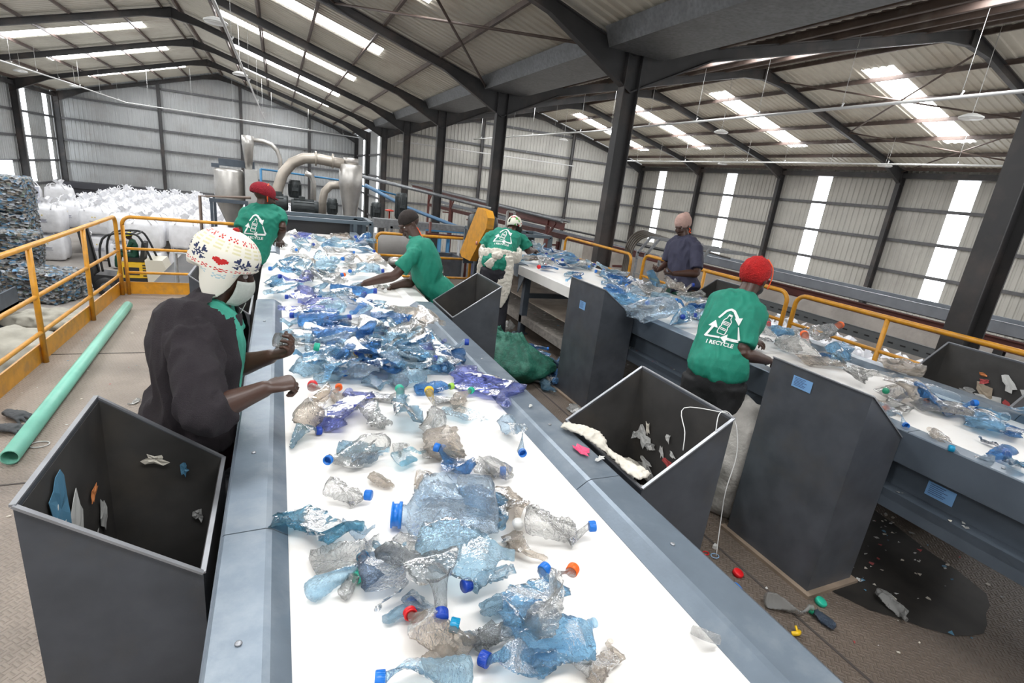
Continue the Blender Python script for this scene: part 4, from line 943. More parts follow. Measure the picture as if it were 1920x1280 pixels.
# hat: knit grid with colour pattern
def knit_hat():
    n = 99; m = 54; cx = hd+Rh @ V((0, -.012, .048)); rx, ry, rz = .101, .117, .095
    rows_down = 22; rows_str = 36
    cols = {'w': (.78, .75, .66), 'r': (.55, .02, .02), 'n': (.03, .04, .10), 'y': (.68, .64, .40), 'b': (.42, .56, .60)}
    me = bpy.data.meshes.new('knit_hat'); vs = []; fs = []; fc = []
    heart = [".rr.rr.", "rrrrrrr", "rrrrrrr", "rrrrrrr", ".rrrrr.", "..rrr..", "...r..."]
    flake = ["..n...n..", ".nn...nn.", "nnn.n.nnn", "..n.n.n..", "...nnn...", ".nnn.nnn.", "...nnn...", "..n.n.n..", "nnn.n.nnn", ".nn...nn.", "..n...n.."]
    def flap(t):  # extra length of the rim over the ears; t azimuth with 0 = right ear, PI/2 = front
        ear = 0.
        for c_ in (0., PI):
            d = abs((t-c_+PI) % (2*PI)-PI)
            ear = max(ear, max(0, 1-(d/.60)**2))
        back = max(0, math.cos(t+PI/2))
        return .105*ear**.8+.02*back - .008
    for i in range(m+1):
        for j in range(n):
            t_ = 2*PI*j/n
            if i <= rows_down:
                ph = (PI*.5)*i/rows_down; q = V((rx*math.sin(ph)*math.cos(t_), ry*math.sin(ph)*math.sin(t_), rz*math.cos(ph)))
            else:
                ks = min(1, (i-rows_down)/(rows_str-rows_down)); k = max(0, (i-rows_str)/(m-rows_str))
                q = V((rx*math.cos(t_)*(1-.03*ks-.10*k), ry*math.sin(t_)*(1-.02*ks-.05*k), -(.052-.030*max(0, math.sin(t_)))*ks-flap(t_)*k-.004*k))
            bmp = .0011*math.sin(j*PI)*1 if False else (.0009 if (i+j) % 2 else -.0009)
            vs.append(cx+Rh @ (q*(1+bmp*6)))
    def colour(i, j):
        if i in (9, 11): return 'r' if (j % 6) in (1, 3) else 'w'
        if i == 10: return 'r' if (j % 6) == 2 or (j % 6) == 4 and False else 'w'
        if i in (13, 15, 17): return 'y' if (j//2) % 3 else 'w'
        if 19 <= i <= 29:
            jj = (j+17) % 33; ii = i-19
            if jj < 9: return 'n' if flake[ii][jj] != '.' else 'w'
            if 11 <= jj < 20:
                if jj-12 in range(7) and 3 <= ii <= 9 and heart[ii-3][jj-12] != '.': return 'r'
                return 'w'
            if 21 <= jj < 30: return 'n' if flake[ii][jj-21] != '.' else 'w'
        if i in (32, 34): return 'r' if (j % 6) in (0, 2) else 'w'
        if i == 33: return 'r' if (j % 6) in (1, 4) else 'w'
        if i in (37, 39): return 'b' if (j % 6) in (0, 2) else 'w'
        if i == 38: return 'b' if (j % 6) == 1 else 'w'
        return 'w'
    for i in range(m):
        for j in range(n):
            fs.append((i*n+j, (i+1)*n+j, (i+1)*n+(j+1) % n, i*n+(j+1) % n)); fc.append(cols[colour(i, j)])
    base = wloc(t)
    me.from_pydata([tuple(v-base) for v in vs], [], fs); me.update()
    ca = me.color_attributes.new('knit', 'BYTE_COLOR', 'CORNER')
    for p in me.polygons:
        p.use_smooth = True
        for li in p.loop_indices: ca.data[li].color = (*fc[p.index], 1)
    m_ = bpy.data.materials.new('patterned_knit'); m_.use_nodes = True; nt = m_.node_tree; b = nt.nodes['Principled BSDF']
    a = nt.nodes.new('ShaderNodeVertexColor'); a.layer_name = 'knit'; nt.links.new(a.outputs[0], b.inputs['Base Color']); b.inputs['Roughness'].default_value = .9
    me.materials.append(m_)
    o = bpy.data.objects.new('knit_hat', me); COL.objects.link(o); o.parent = t; ORIG[o.name] = base
    sf = o.modifiers.new('th', 'SOLIDIFY'); sf.thickness = .006; sf.offset = -1
    MB().ell(cx+Rh @ V((0, 0, .096)), (.012, .012, .010), 12, 8).build('hat_tip', M_redwool, o)
    return o
knit_hat()
# mask
mk = MB(); n_ = 22; rows = 9; vs = []
for i in range(rows+1):
    v_ = i/rows
    for j in range(n_+1):
        a = (j/n_-.5)*2.3; z = -.010-.108*v_
        rr_ = .096+.018*math.sin(PI*v_)*math.cos(a*.8)-.022*v_**2
        q = V((math.sin(a)*(.078-.014*v_), .012+rr_*math.cos(a)*.95, z+.018*abs(math.sin(a))*(1-2*v_)*-.3)); q += V((0, .0012*math.sin(v_*28), 0))
        vs.append(hd+Rh @ q)
mk.add(vs, [(i*(n_+1)+j, i*(n_+1)+j+1, (i+1)*(n_+1)+j+1, (i+1)*(n_+1)+j) for i in range(rows) for j in range(n_)], True)
o = mk.build('face_mask', M_mask, t); s = o.modifiers.new('s', 'SOLIDIFY'); s.thickness = .003
cord(t, [hd+Rh @ V((.0, .105, -.10)), hd+Rh @ V((.01, .10, -.15)), hd+Rh @ V((.02, .085, -.20)), hd+Rh @ V((.015, .08, -.26))], .0018, 'mask_string', M_mask)
cord(t, [hd+Rh @ V((.075, -.03, -.06)), hd+Rh @ V((.08, -.035, -.10)), hd+Rh @ V((.095, -.01, -.115)), hd+Rh @ V((.08, -.03, -.14)), hd+Rh @ V((.095, .0, -.17))], .0042, 'ear_cord')
# crushed things in her hands come with the bottles
# ---- B: red beret
t, J, f_, r_, Rh, hips, body = person('B', 'person in crimson knitted cap and green shirt at the far left of the belt', (.32, 1, 0), (.85, .45, -.3), build=.92, palm=((0, 0, -1), (0, 0, -1)), voxel=.0065, curl=(.4, .4))
s_ = tee(t, J, r_, M_teal, 'tshirt', .70, .02, 1.0, .020, .010); trousers(t, J, r_, hips, M_dark); shoes(t, r_, f_, hips)
bk = -f_; rt = r_
logo(s_, J['chest']+V((0, 0, -.02))+bk*.05, rt, (0.02, 0, 1), bk, .105)
hd = J['head']
hat = dome(hd+Rh @ V((0, -.028, .035)), Rh, .100, .118, .088, -.035, 40, 14).build('knitted_cap', M_dredwool, t)
MB().ell(hd+Rh @ V((0, .085, .012)), (.06, .045, .010), 20, 8, Rh).build('cap_peak', M_dredwool, t)
cord(t, [hd+Rh @ V((.05, -.02, .12)), hd+Rh @ V((.085, -.045, .06)), hd+Rh @ V((.088, -.02, .0)), hd+Rh @ V((.078, .0, -.045))], .006, 'ear_cord')
# ---- C: bare headed man
t, J, f_, r_, Rh, hips, body = person('C', 'bare-headed person in a green shirt reaching both arms over the front belt', (-.9, -.1, 0), (-.80, -.22, -.46), (-.4, 0, .9), build=1.0, palm=((0, .2, -1), (0, .2, -1)), curl=(.32, .30), voxel=.0055, leg_dir=(.02, 0, 0))
s_ = tee(t, J, r_, M_teal, 'tshirt', .70, -.03, 1.03, .022, .011, (0, 0, 1)); trousers(t, J, r_, hips, M_dark); shoes(t, r_, f_, hips)
hd = J['head']; eyes(t, hd, Rh)
hm = dome(hd+Rh @ V((0, -.012, .036)), Rh, .0795, .0995, .0905, -.015, 32, 12).build('short_hair', M_hair, t)
nrm = V((.75, -.55, .25)); uu = V((.55, .80, 0)).normalized()
logo(s_, J['chest']+V((.06, .02, -.02)), (.5, .85, 0), (-.25, .1, 1), (.88, -.25, .25), .10)
nk = J['neck']
cord(t, [hd+Rh @ V((-.078, -.0, -.02)), hd+Rh @ V((-.09, -.02, -.06)), nk+V((.05, -.075, .0)), nk+V((.10, -.08, -.02)), nk+V((.15, -.04, -.06)), nk+V((.17, .0, -.10))], .0045, 'ear_cord')
cb = MB(); loft(cb, [nk+V((.075*math.cos(a), .075*math.sin(a), .012-.03*math.cos(a+PI)*-.6)) for a in [2*PI*i/24 for i in range(25)]], [(.016, .007)]*25, (0, 0, 1), 8); cb.build('shirt_collar', M_teal, t)
# ---- D: floral scarf, seen from behind
t, J, f_, r_, Rh, hips, body = person('D', 'person in floral headscarf bending over, cream cloth tied round the waist', (.5, .86, 0), (.55, .8, -.35), (.3, .5, .8), build=1.12, palm=((0, 0, -1), (0, 0, -1)), voxel=.0075, curl=(.5, .5))
s_ = tee(t, J, r_, M_teal, 'tshirt', .75, .02, 1.15, .02, .010); trousers(t, J, r_, hips, mat('charcoal_trousers', (.022, .021, .028), .8), 1.1); shoes(t, r_, f_, hips)
logo(s_, J['chest']+V((-.02, -.05, .02)), r_, (0.35, .5, .8), (-.42, -.75, .5), .13)
hd = J['head']
m_fl = mat('floral_scarf', (.75, .72, .62), .85)
nt = m_fl.node_tree; vo = nt.nodes.new('ShaderNodeTexVoronoi'); vo.inputs['Scale'].default_value = 34; tc = nt.nodes.new('ShaderNodeTexCoord'); nt.links.new(tc.outputs['Object'], vo.inputs['Vector'])
cr = nt.nodes.new('ShaderNodeValToRGB'); el = cr.color_ramp.elements; el[0].position = .0; el[0].color = (.75, .72, .62, 1); el[1].position = .58; el[1].color = (.75, .72, .62, 1)
for pos, c in ((.60, (.5, .02, .03, 1)), (.72, (.75, .72, .62, 1)), (.74, (.10, .35, .06, 1)), (.84, (.02, .02, .02, 1)), (.9, (.75, .72, .62, 1))): e = el.new(pos); e.color = c
cr.color_ramp.interpolation = 'CONSTANT'
sp = nt.nodes.new('ShaderNodeSeparateColor'); nt.links.new(vo.outputs['Color'], sp.inputs[0]); nt.links.new(sp.outputs[0], cr.inputs[0]); nt.links.new(cr.outputs[0], nt.nodes['Principled BSDF'].inputs['Base Color'])
dome(hd+Rh @ V((0, -.016, .02)), Rh, .098, .115, .105, -.05, 40, 14).build('floral_headscarf', m_fl, t)
MB().ell(hd+Rh @ V((.06, .02, -.04)), (.05, .07, .06), 16, 10, Rh).build('hair', M_hair, t)
pv = J['waist']; bk = V((-.5, -.86, 0))
ap = MB()
ring = []
for i in range(33):
    a = 2*PI*i/32; ring.append(pv+V((0, 0, .02))+r_*.245*math.cos(a)+f_*.225*math.sin(a)+V((0, 0, .015*math.sin(3*a))))
loft(ap, ring, [(.075, .026)]*33, (0, 0, 1), 10)
kn = pv+bk*.25+V((0, 0, .02))
ap.ell(kn, (.075, .06, .055), 14, 10)
union(ap, 'tied_cloth', M_cream, t, .008, 2, .008, 16.)
for k, (dx, ln, w0, w1, nm) in enumerate(((-.15, .46, .035, .05, 'hanging_tail'), (.13, .66, .05, .085, 'hanging_tail'), (.0, .15, .03, .05, 'knotted_end'))):
    tl = MB(); st = kn+r_*dx*(.7 if k < 2 else 0)
    if k == 0: pth = [pv+bk*.16+r_*-.17+V((0, 0, .03)), pv+bk*.17+r_*-.2+V((0, 0, -.12)), pv+bk*.15+r_*-.19+V((0, 0, -.30)), pv+bk*.14+r_*-.185+V((0, 0, -.48))]
    elif k == 1: pth = [kn+r_*.14+V((0, 0, .0)), kn+r_*.15+V((0, 0, -.18)), kn+r_*.10+V((0, 0, -.42)), kn+r_*.06+V((0, 0, -.62))]
    else: pth = [kn, kn+bk*.04+r_*-.05+V((0, 0, -.06)), kn+bk*.03+r_*-.10+V((0, 0, -.14))]
    sloft(tl, pth, [(w0*1.1, .016), (w0*1.4, .014), (w1*1.2, .012), (w1*.7, .010)][:len(pth)], r_, 14)
    union(tl, nm, M_cream, t, .007, 1, .005, 18.)
# ---- E: navy polo, dusty pink beanie
t, J, f_, r_, Rh, hips, body = person('E', 'person in a dusty pink beanie and navy polo shirt standing behind the second conveyor', (-.82, -.5, 0), (-.86, -.35, -.42), (-.3, 0, .9), build=1.08, palm=((-.3, -.5, 1), (0, .5, 1)), curl=(.7, .7), voxel=.0065)
s_ = tee(t, J, r_, M_navy, 'polo_shirt', .85, .05, 1.12, .02, .010, (0, 0, 1)); trousers(t, J, r_, hips, M_dgreen, 1.2); shoes(t, r_, f_, hips)
hd = J['head']; eyes(t, hd, Rh)
hb = dome(hd+Rh @ V((0, -.035, .035)), Rh @ Matrix.Rotation(math.radians(14), 3, 'X'), .092, .124, .108, -.06, 40, 14).build('pink_beanie', M_pinkwool, t)
MB().ell(hd+Rh @ V((0, -.11, .08)), (.05, .045, .05), 16, 10, Rh).build('beanie_tuck', M_pinkwool, t)
cord(t, [hd+Rh @ V((-.076, -.01, -.03)), hd+Rh @ V((-.088, -.02, -.055)), hd+Rh @ V((-.075, -.015, -.08)), hd+Rh @ V((-.085, -.03, -.10))], .008, 'ear_cord')
nk = J['neck']; cb = MB()
loft(cb, [nk+V((.078*math.cos(a), .078*math.sin(a), -.005)) for a in [2*PI*i/24 for i in range(25)]], [(.020, .008)]*25, (0, 0, 1), 8); cb.build('polo_collar', M_navy, t)
# ---- F: red beanie, back to the camera
t, J, f_, r_, Rh, hips, body = person('F', 'person in bright red beanie and green shirt, back turned, between the tall bins', (.80, .60, 0), (.92, .30, -.25), (.1, 0, 1), build=1.0, palm=((0, 0, -1), (0, 0, -1)), curl=(.5, .5), voxel=.0055)
s_ = tee(t, J, r_, M_teal, 'tshirt', .82, .03, 1.08, .024, .013, (.3, .2, 1), waistx=1.0); trousers(t, J, r_, hips, M_dark, 1.08); shoes(t, r_, f_, hips)
logo(s_, J['chest']+V((-.055, -.015, -.055)), (.62, -.78, 0), (.26, .1, 1), (-.72, -.62, .32), .118)
hd = J['head']
hb = dome(hd+Rh @ V((0, -.012, .038)), Rh, .094, .112, .104, -.088, 48, 18)
for i, p in enumerate(hb.v):
    q = p-hd; a = math.atan2(q.y, q.x); hb.v[i] = p+q.normalized()*.0022*math.sin(a*36)
o = hb.build('red_beanie', M_redwool, t)
MB().ell(hd+Rh @ V((0, -.012, .142)), (.012, .012, .008), 10, 6).build('beanie_tip', M_redwool, o)
cord(t, [hd+Rh @ V((.035, .02, .14)), hd+Rh @ V((.082, .03, .09)), hd+Rh @ V((.099, .035, .02)), hd+Rh @ V((.095, .04, -.05))], .0042, 'ear_cord')
MB().ell(hd+Rh @ V((0, .05, -.06)), (.066, .06, .052), 18, 12, Rh).build('black_mask', M_black, t)
MB().tube([J['pelvis']-r_*.15-f_*.05+V((0, 0, .10)), J['pelvis']-r_*.16-f_*.05+V((0, 0, .05))], .014, 8).build('belt_tag', mat('red_tag', (.5, .02, .02), .5), t)
# x, y, heading, length, kind, colour, cap, label, lift, width
B_FRONT = [
(0.094, 1.319, -21, 0.237, 'f', 'teal', 'none', 'flattened teal blue bottle by the left edge plate of the front belt', 0.0, 1.5),
(0.443, 1.243, 164, 0.286, 'g', 'ice', 'ring_blue', 'huge crushed five litre bottle with an open blue ringed neck, mid front belt', 0.0, 1.0),
(0.582, 1.235, -86, 0.196, 'f', 'mid', 'none', 'rolled blue bottle wall leaning on the huge crushed bottle', 0.02, 1.1),
(0.648, 1.261, -88, 0.205, 'c', 'brown', 'white', 'cloudy clear bottle with a white cap, right of the huge crushed bottle', 0.0, 1.0),
(0.754, 1.107, -28, 0.199, 'c', 'clear', 'blue', 'crumpled clear bottle with a blue screw neck, nearest the right edge plate', 0.0, 1.0),
(0.627, 1.074, -63, 0.137, 'f', 'brown', 'none', 'thin brownish film of a bottle right of the big blue slab', 0.0, 1.2),
(0.151, 1.189, 6, 0.173, 'c', 'clear', 'none', 'cloudy grey crumpled bottle below the teal one', 0.0, 1.0),
(0.122, 1.103, 32, 0.159, 'b', 'pale', 'teal', 'pale blue bottle seen from its round base, lower left of the front belt', 0.0, 1.0),
(0.201, 1.039, -97, 0.189, 's', 'navy', 'none', 'dark slate blue torn bottle wall standing out on the lower belt', 0.03, 1.3),
(0.149, 1.069, 56, 0.074, 'c', 'clear', 'green', 'small clear bottle end with a green ring, left of the slate blue piece', 0.0, 1.0),
(0.429, 1.04, -23, 0.247, 'f', 'pale', 'none', 'wide flat slab of a pale blue bottle in the lower centre', 0.05, 2.2),
(0.329, 1.001, -81, 0.245, 'c', 'grey', 'blue_w', 'long greyish bottle ending in a dark blue cap with a white band', 0.03, 1.0),
(0.246, 0.959, 17, 0.081, 'c', 'pale', 'blue', 'pale blue bottle with a bright blue cap, right of the slate blue piece', 0.0, 1.0),
(0.467, 0.958, -174, 0.13, 'c', 'pale', 'dblue', 'pale bottle whose dark blue neck points left under the big slab', 0.02, 1.0),
(0.533, 0.874, 48, 0.19, 'f', 'mid', 'blue', 'large blue folded bottle with a blue cap at its upper end', 0.04, 1.7),
(0.588, 0.822, 40, 0.212, 'b', 'clear', 'orange', 'clear bottle with an orange cap at the lower right of the pile', 0.045, 1.3),
(0.285, 0.849, 118, 0.158, 'c', 'brown', 'ring_red', 'brownish dirty bottle with a red neck ring at the lower left of the pile', 0.01, 1.2),
(0.39, 0.83, 161, 0.105, 'c', 'grey', 'teal', 'grey crumpled bottle with a teal cap at the bottom centre', 0.02, 1.3),
(0.561, 0.743, 7, 0.185, 'f', 'mid', 'none', 'big blue bottle with its round base facing the viewer, bottom right of the pile', 0.03, 1.8),
(0.258, 0.763, 167, 0.181, 'b', 'pale', 'blue', 'pale blue bottle lying along the bottom edge of the view', 0.0, 1.0),
(0.445, 0.712, 152, 0.153, 'c', 'mid', 'dblue', 'blue ribbed bottle at the very bottom beside the pale one', 0.01, 1.0),
(0.636, 0.688, 48, 0.117, 'f', 'brown', 'none', 'thin clear bottle shell at the lower right end of the pile', 0.0, 1.0),
(0.184, 1.445, -38, 0.14, 'c', 'clear', 'blue', 'small clear bottle with a bright blue cap above the teal one', 0.0, 1.0),
(0.109, 2.11, 84, 0.327, 'b', 'brown', 'red', 'clear amber bottle with a red cap standing out alone near the left edge', 0.0, 1.0),
(0.212, 2.046, 78, 0.283, 'f', 'violet', 'none', "crumpled violet blue bottle near the white-capped sorter's hands", 0.0, 1.6),
(0.246, 2.215, 100, 0.15, 'c', 'brown', 'orange', 'cloudy bottle with a rusty orange cap above the violet one', 0.0, 1.0),
(0.066, 1.882, 33, 0.135, 'c', 'pale', 'dblue', 'small pale bottle with a dark blue cap touching the left edge plate', 0.0, 1.0),
(0.213, 1.68, -144, 0.217, 'c', 'clear', 'ring_blue', 'long clear bottle with an open blue ring, pointing down left', 0.0, 1.1),
(0.272, 1.723, -29, 0.172, 'c', 'pale', 'none', 'pale crumpled bottle above the long clear one', 0.0, 1.0),
(0.354, 1.963, -73, 0.196, 'c', 'clear', 'none', 'clear crumpled bottle in the middle of the belt, no cap', 0.0, 1.0),
(0.47, 1.962, 82, 0.288, 'c', 'pale', 'green', 'clear bluish bottle with a green cap in the middle of the belt', 0.0, 1.0),
(0.574, 1.934, 77, 0.31, 'b', 'clear', 'yellow', 'clear bottle with a yellow cap and colourful sleeve', 0.0, 1.2),
(0.587, 1.687, 83, 0.189, 'g', 'brown', 'none', 'big round clear brownish bottle belly behind the twin capped blue one', 0.0, 0.8),
(0.736, 1.921, -51, 0.204, 's', 'pale', 'none', 'light blue open bottle half lying right of the yellow capped one', 0.0, 1.6),
(0.843, 1.659, -97, 0.244, 'b', 'ice', 'ring_blue', 'clear bottle with blue label and open neck, alone near the right plate', 0.0, 1.0),
(0.583, 1.545, 123, 0.185, 'c', 'blue', 'blue', 'crushed blue bottle with its blue cap pointing left', 0.0, 1.2),
(0.578, 1.641, 124, 0.081, 'c', 'pale', 'blue', 'second blue cap bottle tucked behind the crushed blue one', 0.0, 1.0),
(0.424, 1.611, 21, 0.121, 's', 'teal', 'none', 'teal cup shaped bottle base in the middle of the belt', 0.02, 1.6),
(0.674, 1.48, -28, 0.106, 'c', 'clear', 'blue', 'clear bottle with a blue neck pointing right near the twin blue caps', 0.0, 1.0),
(0.307, 1.51, -55, 0.097, 'c', 'brown', 'none', 'brownish crumpled bottle below the teal cup shaped base', 0.0, 1.0),
(0.432, 1.498, 29, 0.099, 'c', 'brown', 'none', 'dirty clear bottle right of the brownish crumpled one', 0.0, 1.0),
(0.594, 1.4, -36, 0.123, 'c', 'clear', 'none', 'loose clear crumpled bottle above the huge crushed one', 0.0, 1.0),
(0.897, 2.202, -87, 0.402, 'f', 'violet', 'none', 'violet blue crushed bottle beside the right edge plate', 0.0, 1.6),
(0.418, 2.36, -17, 0.122, 'f', 'pale', 'none', 'pale blue bottle with a dark printed label in mid belt', 0.0, 1.6),
(0.218, 2.463, 7, 0.146, 'c', 'pale', 'blue', 'pale blue bottle alone on the left, level with the far hand', 0.0, 1.0),
(0.535, 2.396, 85, 0.217, 'b', 'ice', 'blue', 'small upright looking bottle with a blue cap and label band', 0.0, 1.0),
(0.526, 2.181, 107, 0.089, 'c', 'teal', 'none', 'small teal crumpled bottle next to the ribbed blue one', 0.0, 1.0),
(0.677, 2.22, 5, 0.18, 'c', 'blue', 'lime', 'ribbed blue bottle with a lime coloured cap', 0.0, 1.0),
(0.409, 2.198, 8, 0.154, 'f', 'clear', 'none', 'flat clear bottle below the printed one', 0.0, 1.0),
(0.715, 2.127, 5, 0.134, 'f', 'clear', 'none', 'flat clear bottle left of the violet one by the right plate', 0.0, 1.0),
(0.784, 2.088, 56, 0.169, 'c', 'brown', 'green', 'dirty clear bottle with a small green cap near the right plate', 0.0, 1.0),
(0.927, 0.674, 46, 0.057, 'r', 'clear', 'none', 'round bottle end with a dark label, alone at the bottom right of the belt', 0.0, 1.0),
(0.187, 1.245, -15, 0.087, 'c', 'ice', 'none', 'icy clear bottle right behind the cloudy grey crumpled one', 0.01, 1.3),
(0.258, 1.152, -8, 0.084, 'c', 'pale', 'none', 'pale blue bottle between the cloudy grey one and the flat slab', 0.01, 1.3),
(0.317, 1.147, -58, 0.111, 'f', 'clear', 'none', 'clear film bottle tucked under the left end of the flat slab', 0.01, 1.3),
(0.473, 0.909, 14, 0.098, 'c', 'pale', 'none', 'pale blue bottle behind the large folded blue one', 0.01, 1.3),
(0.568, 0.848, 46, 0.128, 'f', 'ice', 'none', 'icy flat bottle between the large folded blue one and the orange cap', 0.01, 1.3),
(0.44, 0.826, 32, 0.125, 'f', 'grey', 'none', 'greyish flat bottle under the large folded blue one', 0.01, 1.3),
(0.304, 0.796, 16, 0.08, 'c', 'brown', 'none', 'brownish bottle end below the bottle with the red neck ring', 0.01, 1.3),
(0.585, 0.688, 1, 0.082, 'c', 'clear', 'none', 'clear crumpled bottle below the big blue round based one', 0.01, 1.3),
(0.292, 0.939, -56, 0.101, 'f', 'ice', 'none', 'icy flat bottle left of the long greyish one', 0.01, 1.3),
(0.381, 0.821, -68, 0.064, 'c', 'ice', 'none', 'icy crumpled bottle beside the teal cap at the bottom centre', 0.01, 1.3),
(0.477, 1.382, 17, 0.206, 'f', 'ice', 'none', 'icy flattened wall behind the huge crushed bottle', 0.01, 1.3),
(0.49, 1.151, 146, 0.072, 'c', 'ice', 'none', 'icy crumpled piece below the huge crushed bottle', 0.01, 1.3),
(0.703, 1.489, 120, 0.148, 'c', 'clear', 'none', 'clear crumpled bottle right of the twin blue caps', 0.01, 1.3),
(0.273, 1.659, 8, 0.105, 'c', 'ice', 'none', 'icy crumpled bottle touching the long clear one', 0.01, 1.3),
(0.394, 1.693, 47, 0.093, 'c', 'clear', 'none', 'clear crumpled bottle behind the teal cup shaped base', 0.01, 1.3),
(0.529, 1.643, 6, 0.128, 'f', 'clear', 'none', 'clear flat bottle in front of the round brownish belly', 0.01, 1.3),
(0.283, 7.679, 183, 0.259, 'c', 'violet', 'blue', '', 0.001, 1.23),
(0.136, 7.079, 332, 0.294, 'c', 'clear', 'none', '', 0.041, 1.06),
(0.221, 6.834, 126, 0.242, 'c', 'pale', 'none', '', 0.024, 1.29),
(0.367, 6.715, 110, 0.191, 'c', 'clear', 'none', '', 0.013, 1.46),
(0.532, 6.874, 81, 0.274, 'c', 'mid', 'dblue', '', 0.006, 1.31),
(0.513, 7.518, 0, 0.204, 'c', 'clear', 'none', '', 0.009, 1.11),
(0.668, 7.326, 85, 0.298, 'f', 'pale', 'none', '', 0.014, 1.1),
(0.831, 7.909, 320, 0.286, 'c', 'brown', 'none', '', 0.008, 1.48),
(0.887, 7.428, 196, 0.212, 'f', 'pale', 'none', '', 0.001, 1.21),
(0.837, 6.724, 135, 0.293, 'c', 'pale', 'none', '', 0.015, 1.41),
(0.982, 6.603, 305, 0.254, 'f', 'mid', 'dblue', '', 0.003, 1.18),
(0.712, 6.463, 356, 0.224, 'f', 'clear', 'blue', '', 0.008, 1.24),
(1.153, 7.337, 131, 0.209, 'c', 'pale', 'none', '', 0.043, 1.18),
(0.052, 6.673, 281, 0.234, 'c', 'clear', 'none', '', 0.016, 1.29),
(0.284, 6.348, 23, 0.191, 'c', 'pale', 'dblue', '', 0.028, 1.48),
(0.547, 6.444, 125, 0.203, 'c', 'clear', 'none', '', 0.015, 1.18),
(0.986, 7.264, 236, 0.285, 'c', 'blue', 'dblue', '', 0.027, 1.39),
(0.42, 7.313, 151, 0.23, 'c', 'pale', 'none', '', 0.019, 1.49),
(0.181, 6.31, 262, 0.213, 'c', 'clear', 'blue', '', 0.016, 1.07),
(0.692, 6.941, 359, 0.22, 'c', 'pale', 'none', '', 0.004, 1.34),
(0.115, 5.378, 40, 0.224, 'c', 'mid', 'blue', '', 0.032, 1.15),
(0.188, 5.547, 24, 0.243, 'c', 'clear', 'none', '', 0.044, 1.27),
(0.277, 5.331, 121, 0.235, 'c', 'brown', 'none', '', 0.015, 1.13),
(0.218, 4.994, 74, 0.262, 'c', 'pale', 'dblue', '', 0.044, 1.32),
(0.377, 5.504, 171, 0.278, 'c', 'pale', 'none', '', 0.006, 1.37),
(0.484, 5.691, 322, 0.294, 'c', 'pale', 'blue', '', 0.005, 1.22),
(0.628, 5.832, 215, 0.206, 'f', 'pale', 'blue', '', 0.006, 1.46),
(0.719, 5.756, 86, 0.258, 'c', 'clear', 'blue', '', 0.02, 1.24),
(0.554, 5.224, 245, 0.27, 'f', 'clear', 'none', '', 0.013, 1.2),
(0.691, 5.312, 193, 0.206, 'c', 'clear', 'none', '', 0.043, 1.31),
(0.885, 5.735, 173, 0.245, 'c', 'brown', 'none', '', 0.004, 1.14),
(0.992, 5.974, 257, 0.276, 'f', 'brown', 'black', '', 0.003, 1.4),
(0.971, 5.498, 300, 0.229, 'c', 'clear', 'none', '', 0.034, 1.18),
(0.406, 5.031, 143, 0.267, 'c', 'pale', 'none', '', 0.012, 1.49),
(0.061, 4.937, 174, 0.269, 'c', 'mid', 'blue', '', 0.026, 1.01),
(0.182, 4.863, 128, 0.25, 'f', 'pale', 'dblue', '', 0.03, 1.23),
(0.031, 4.481, 331, 0.28, 'f', 'mid', 'none', '', 0.016, 1.32),
(0.129, 4.558, 209, 0.271, 'f', 'violet', 'dblue', '', 0.042, 1.09),
(0.02, 4.119, 230, 0.285, 'f', 'pale', 'none', '', 0.043, 1.26),
(0.278, 4.692, 85, 0.248, 'c', 'clear', 'blue', '', 0.038, 1.47),
(0.36, 4.506, 354, 0.242, 'c', 'grey', 'blue', '', 0.032, 1.37),
(0.482, 4.61, 297, 0.209, 'c', 'clear', 'none', '', 0.03, 1.21),
(0.438, 4.91, 326, 0.259, 'f', 'clear', 'orange', '', 0.032, 1.01),
(0.664, 4.977, 225, 0.208, 'c', 'pale', 'blue', '', 0.029, 1.11),
(0.794, 5.055, 323, 0.265, 'c', 'pale', 'dblue', '', 0.044, 1.49),
(0.887, 5.127, 68, 0.208, 'c', 'pale', 'dblue', '', 0.014, 1.09),
(0.344, 5.019, 18, 0.211, 'c', 'pale', 'none', '', 0.021, 1.19),
(0.187, 4.117, 302, 0.257, 'c', 'violet', 'blue', '', 0.011, 1.45),
(0.136, 3.958, 207, 0.19, 'f', 'violet', 'dblue', '', 0.039, 1.43),
(0.28, 4.072, 280, 0.266, 'f', 'pale', 'none', '', 0.043, 1.27),
(0.371, 4.009, 151, 0.223, 'c', 'pale', 'none', '', 0.023, 1.48),
(0.233, 3.804, 180, 0.222, 'c', 'violet', 'none', '', 0.019, 1.41),
(0.293, 3.657, 189, 0.261, 'c', 'pale', 'none', '', 0.006, 1.3),
(0.424, 3.962, 101, 0.252, 'c', 'clear', 'none', '', 0.027, 1.18),
(0.535, 4.167, 0, 0.332, 'c', 'blue', 'dblue', '', 0.005, 1.28),
(0.554, 3.886, 72, 0.296, 'f', 'blue', 'dblue', '', 0.028, 1.45),
(0.577, 3.621, 221, 0.266, 'c', 'blue', 'none', '', 0.022, 1.24),
(0.64, 3.55, 196, 0.268, 'c', 'pale', 'none', '', 0.027, 1.13),
(0.747, 3.523, 254, 0.298, 'f', 'ice', 'none', '', 0.019, 1.16),
(0.643, 3.729, 251, 0.298, 'f', 'pale', 'none', '', 0.006, 1.01),
(0.645, 3.371, 227, 0.263, 'c', 'pale', 'none', '', 0.013, 1.39),
(0.833, 3.467, 6, 0.281, 'c', 'brown', 'none', '', 0.024, 1.14),
(0.849, 3.191, 18, 0.293, 'c', 'brown', 'none', '', 0.022, 1.42),
(0.096, 3.567, 146, 0.269, 'f', 'violet', 'none', '', 0.022, 1.5),
(0.163, 3.385, 309, 0.247, 'c', 'clear', 'orange', '', 0.001, 1.06),
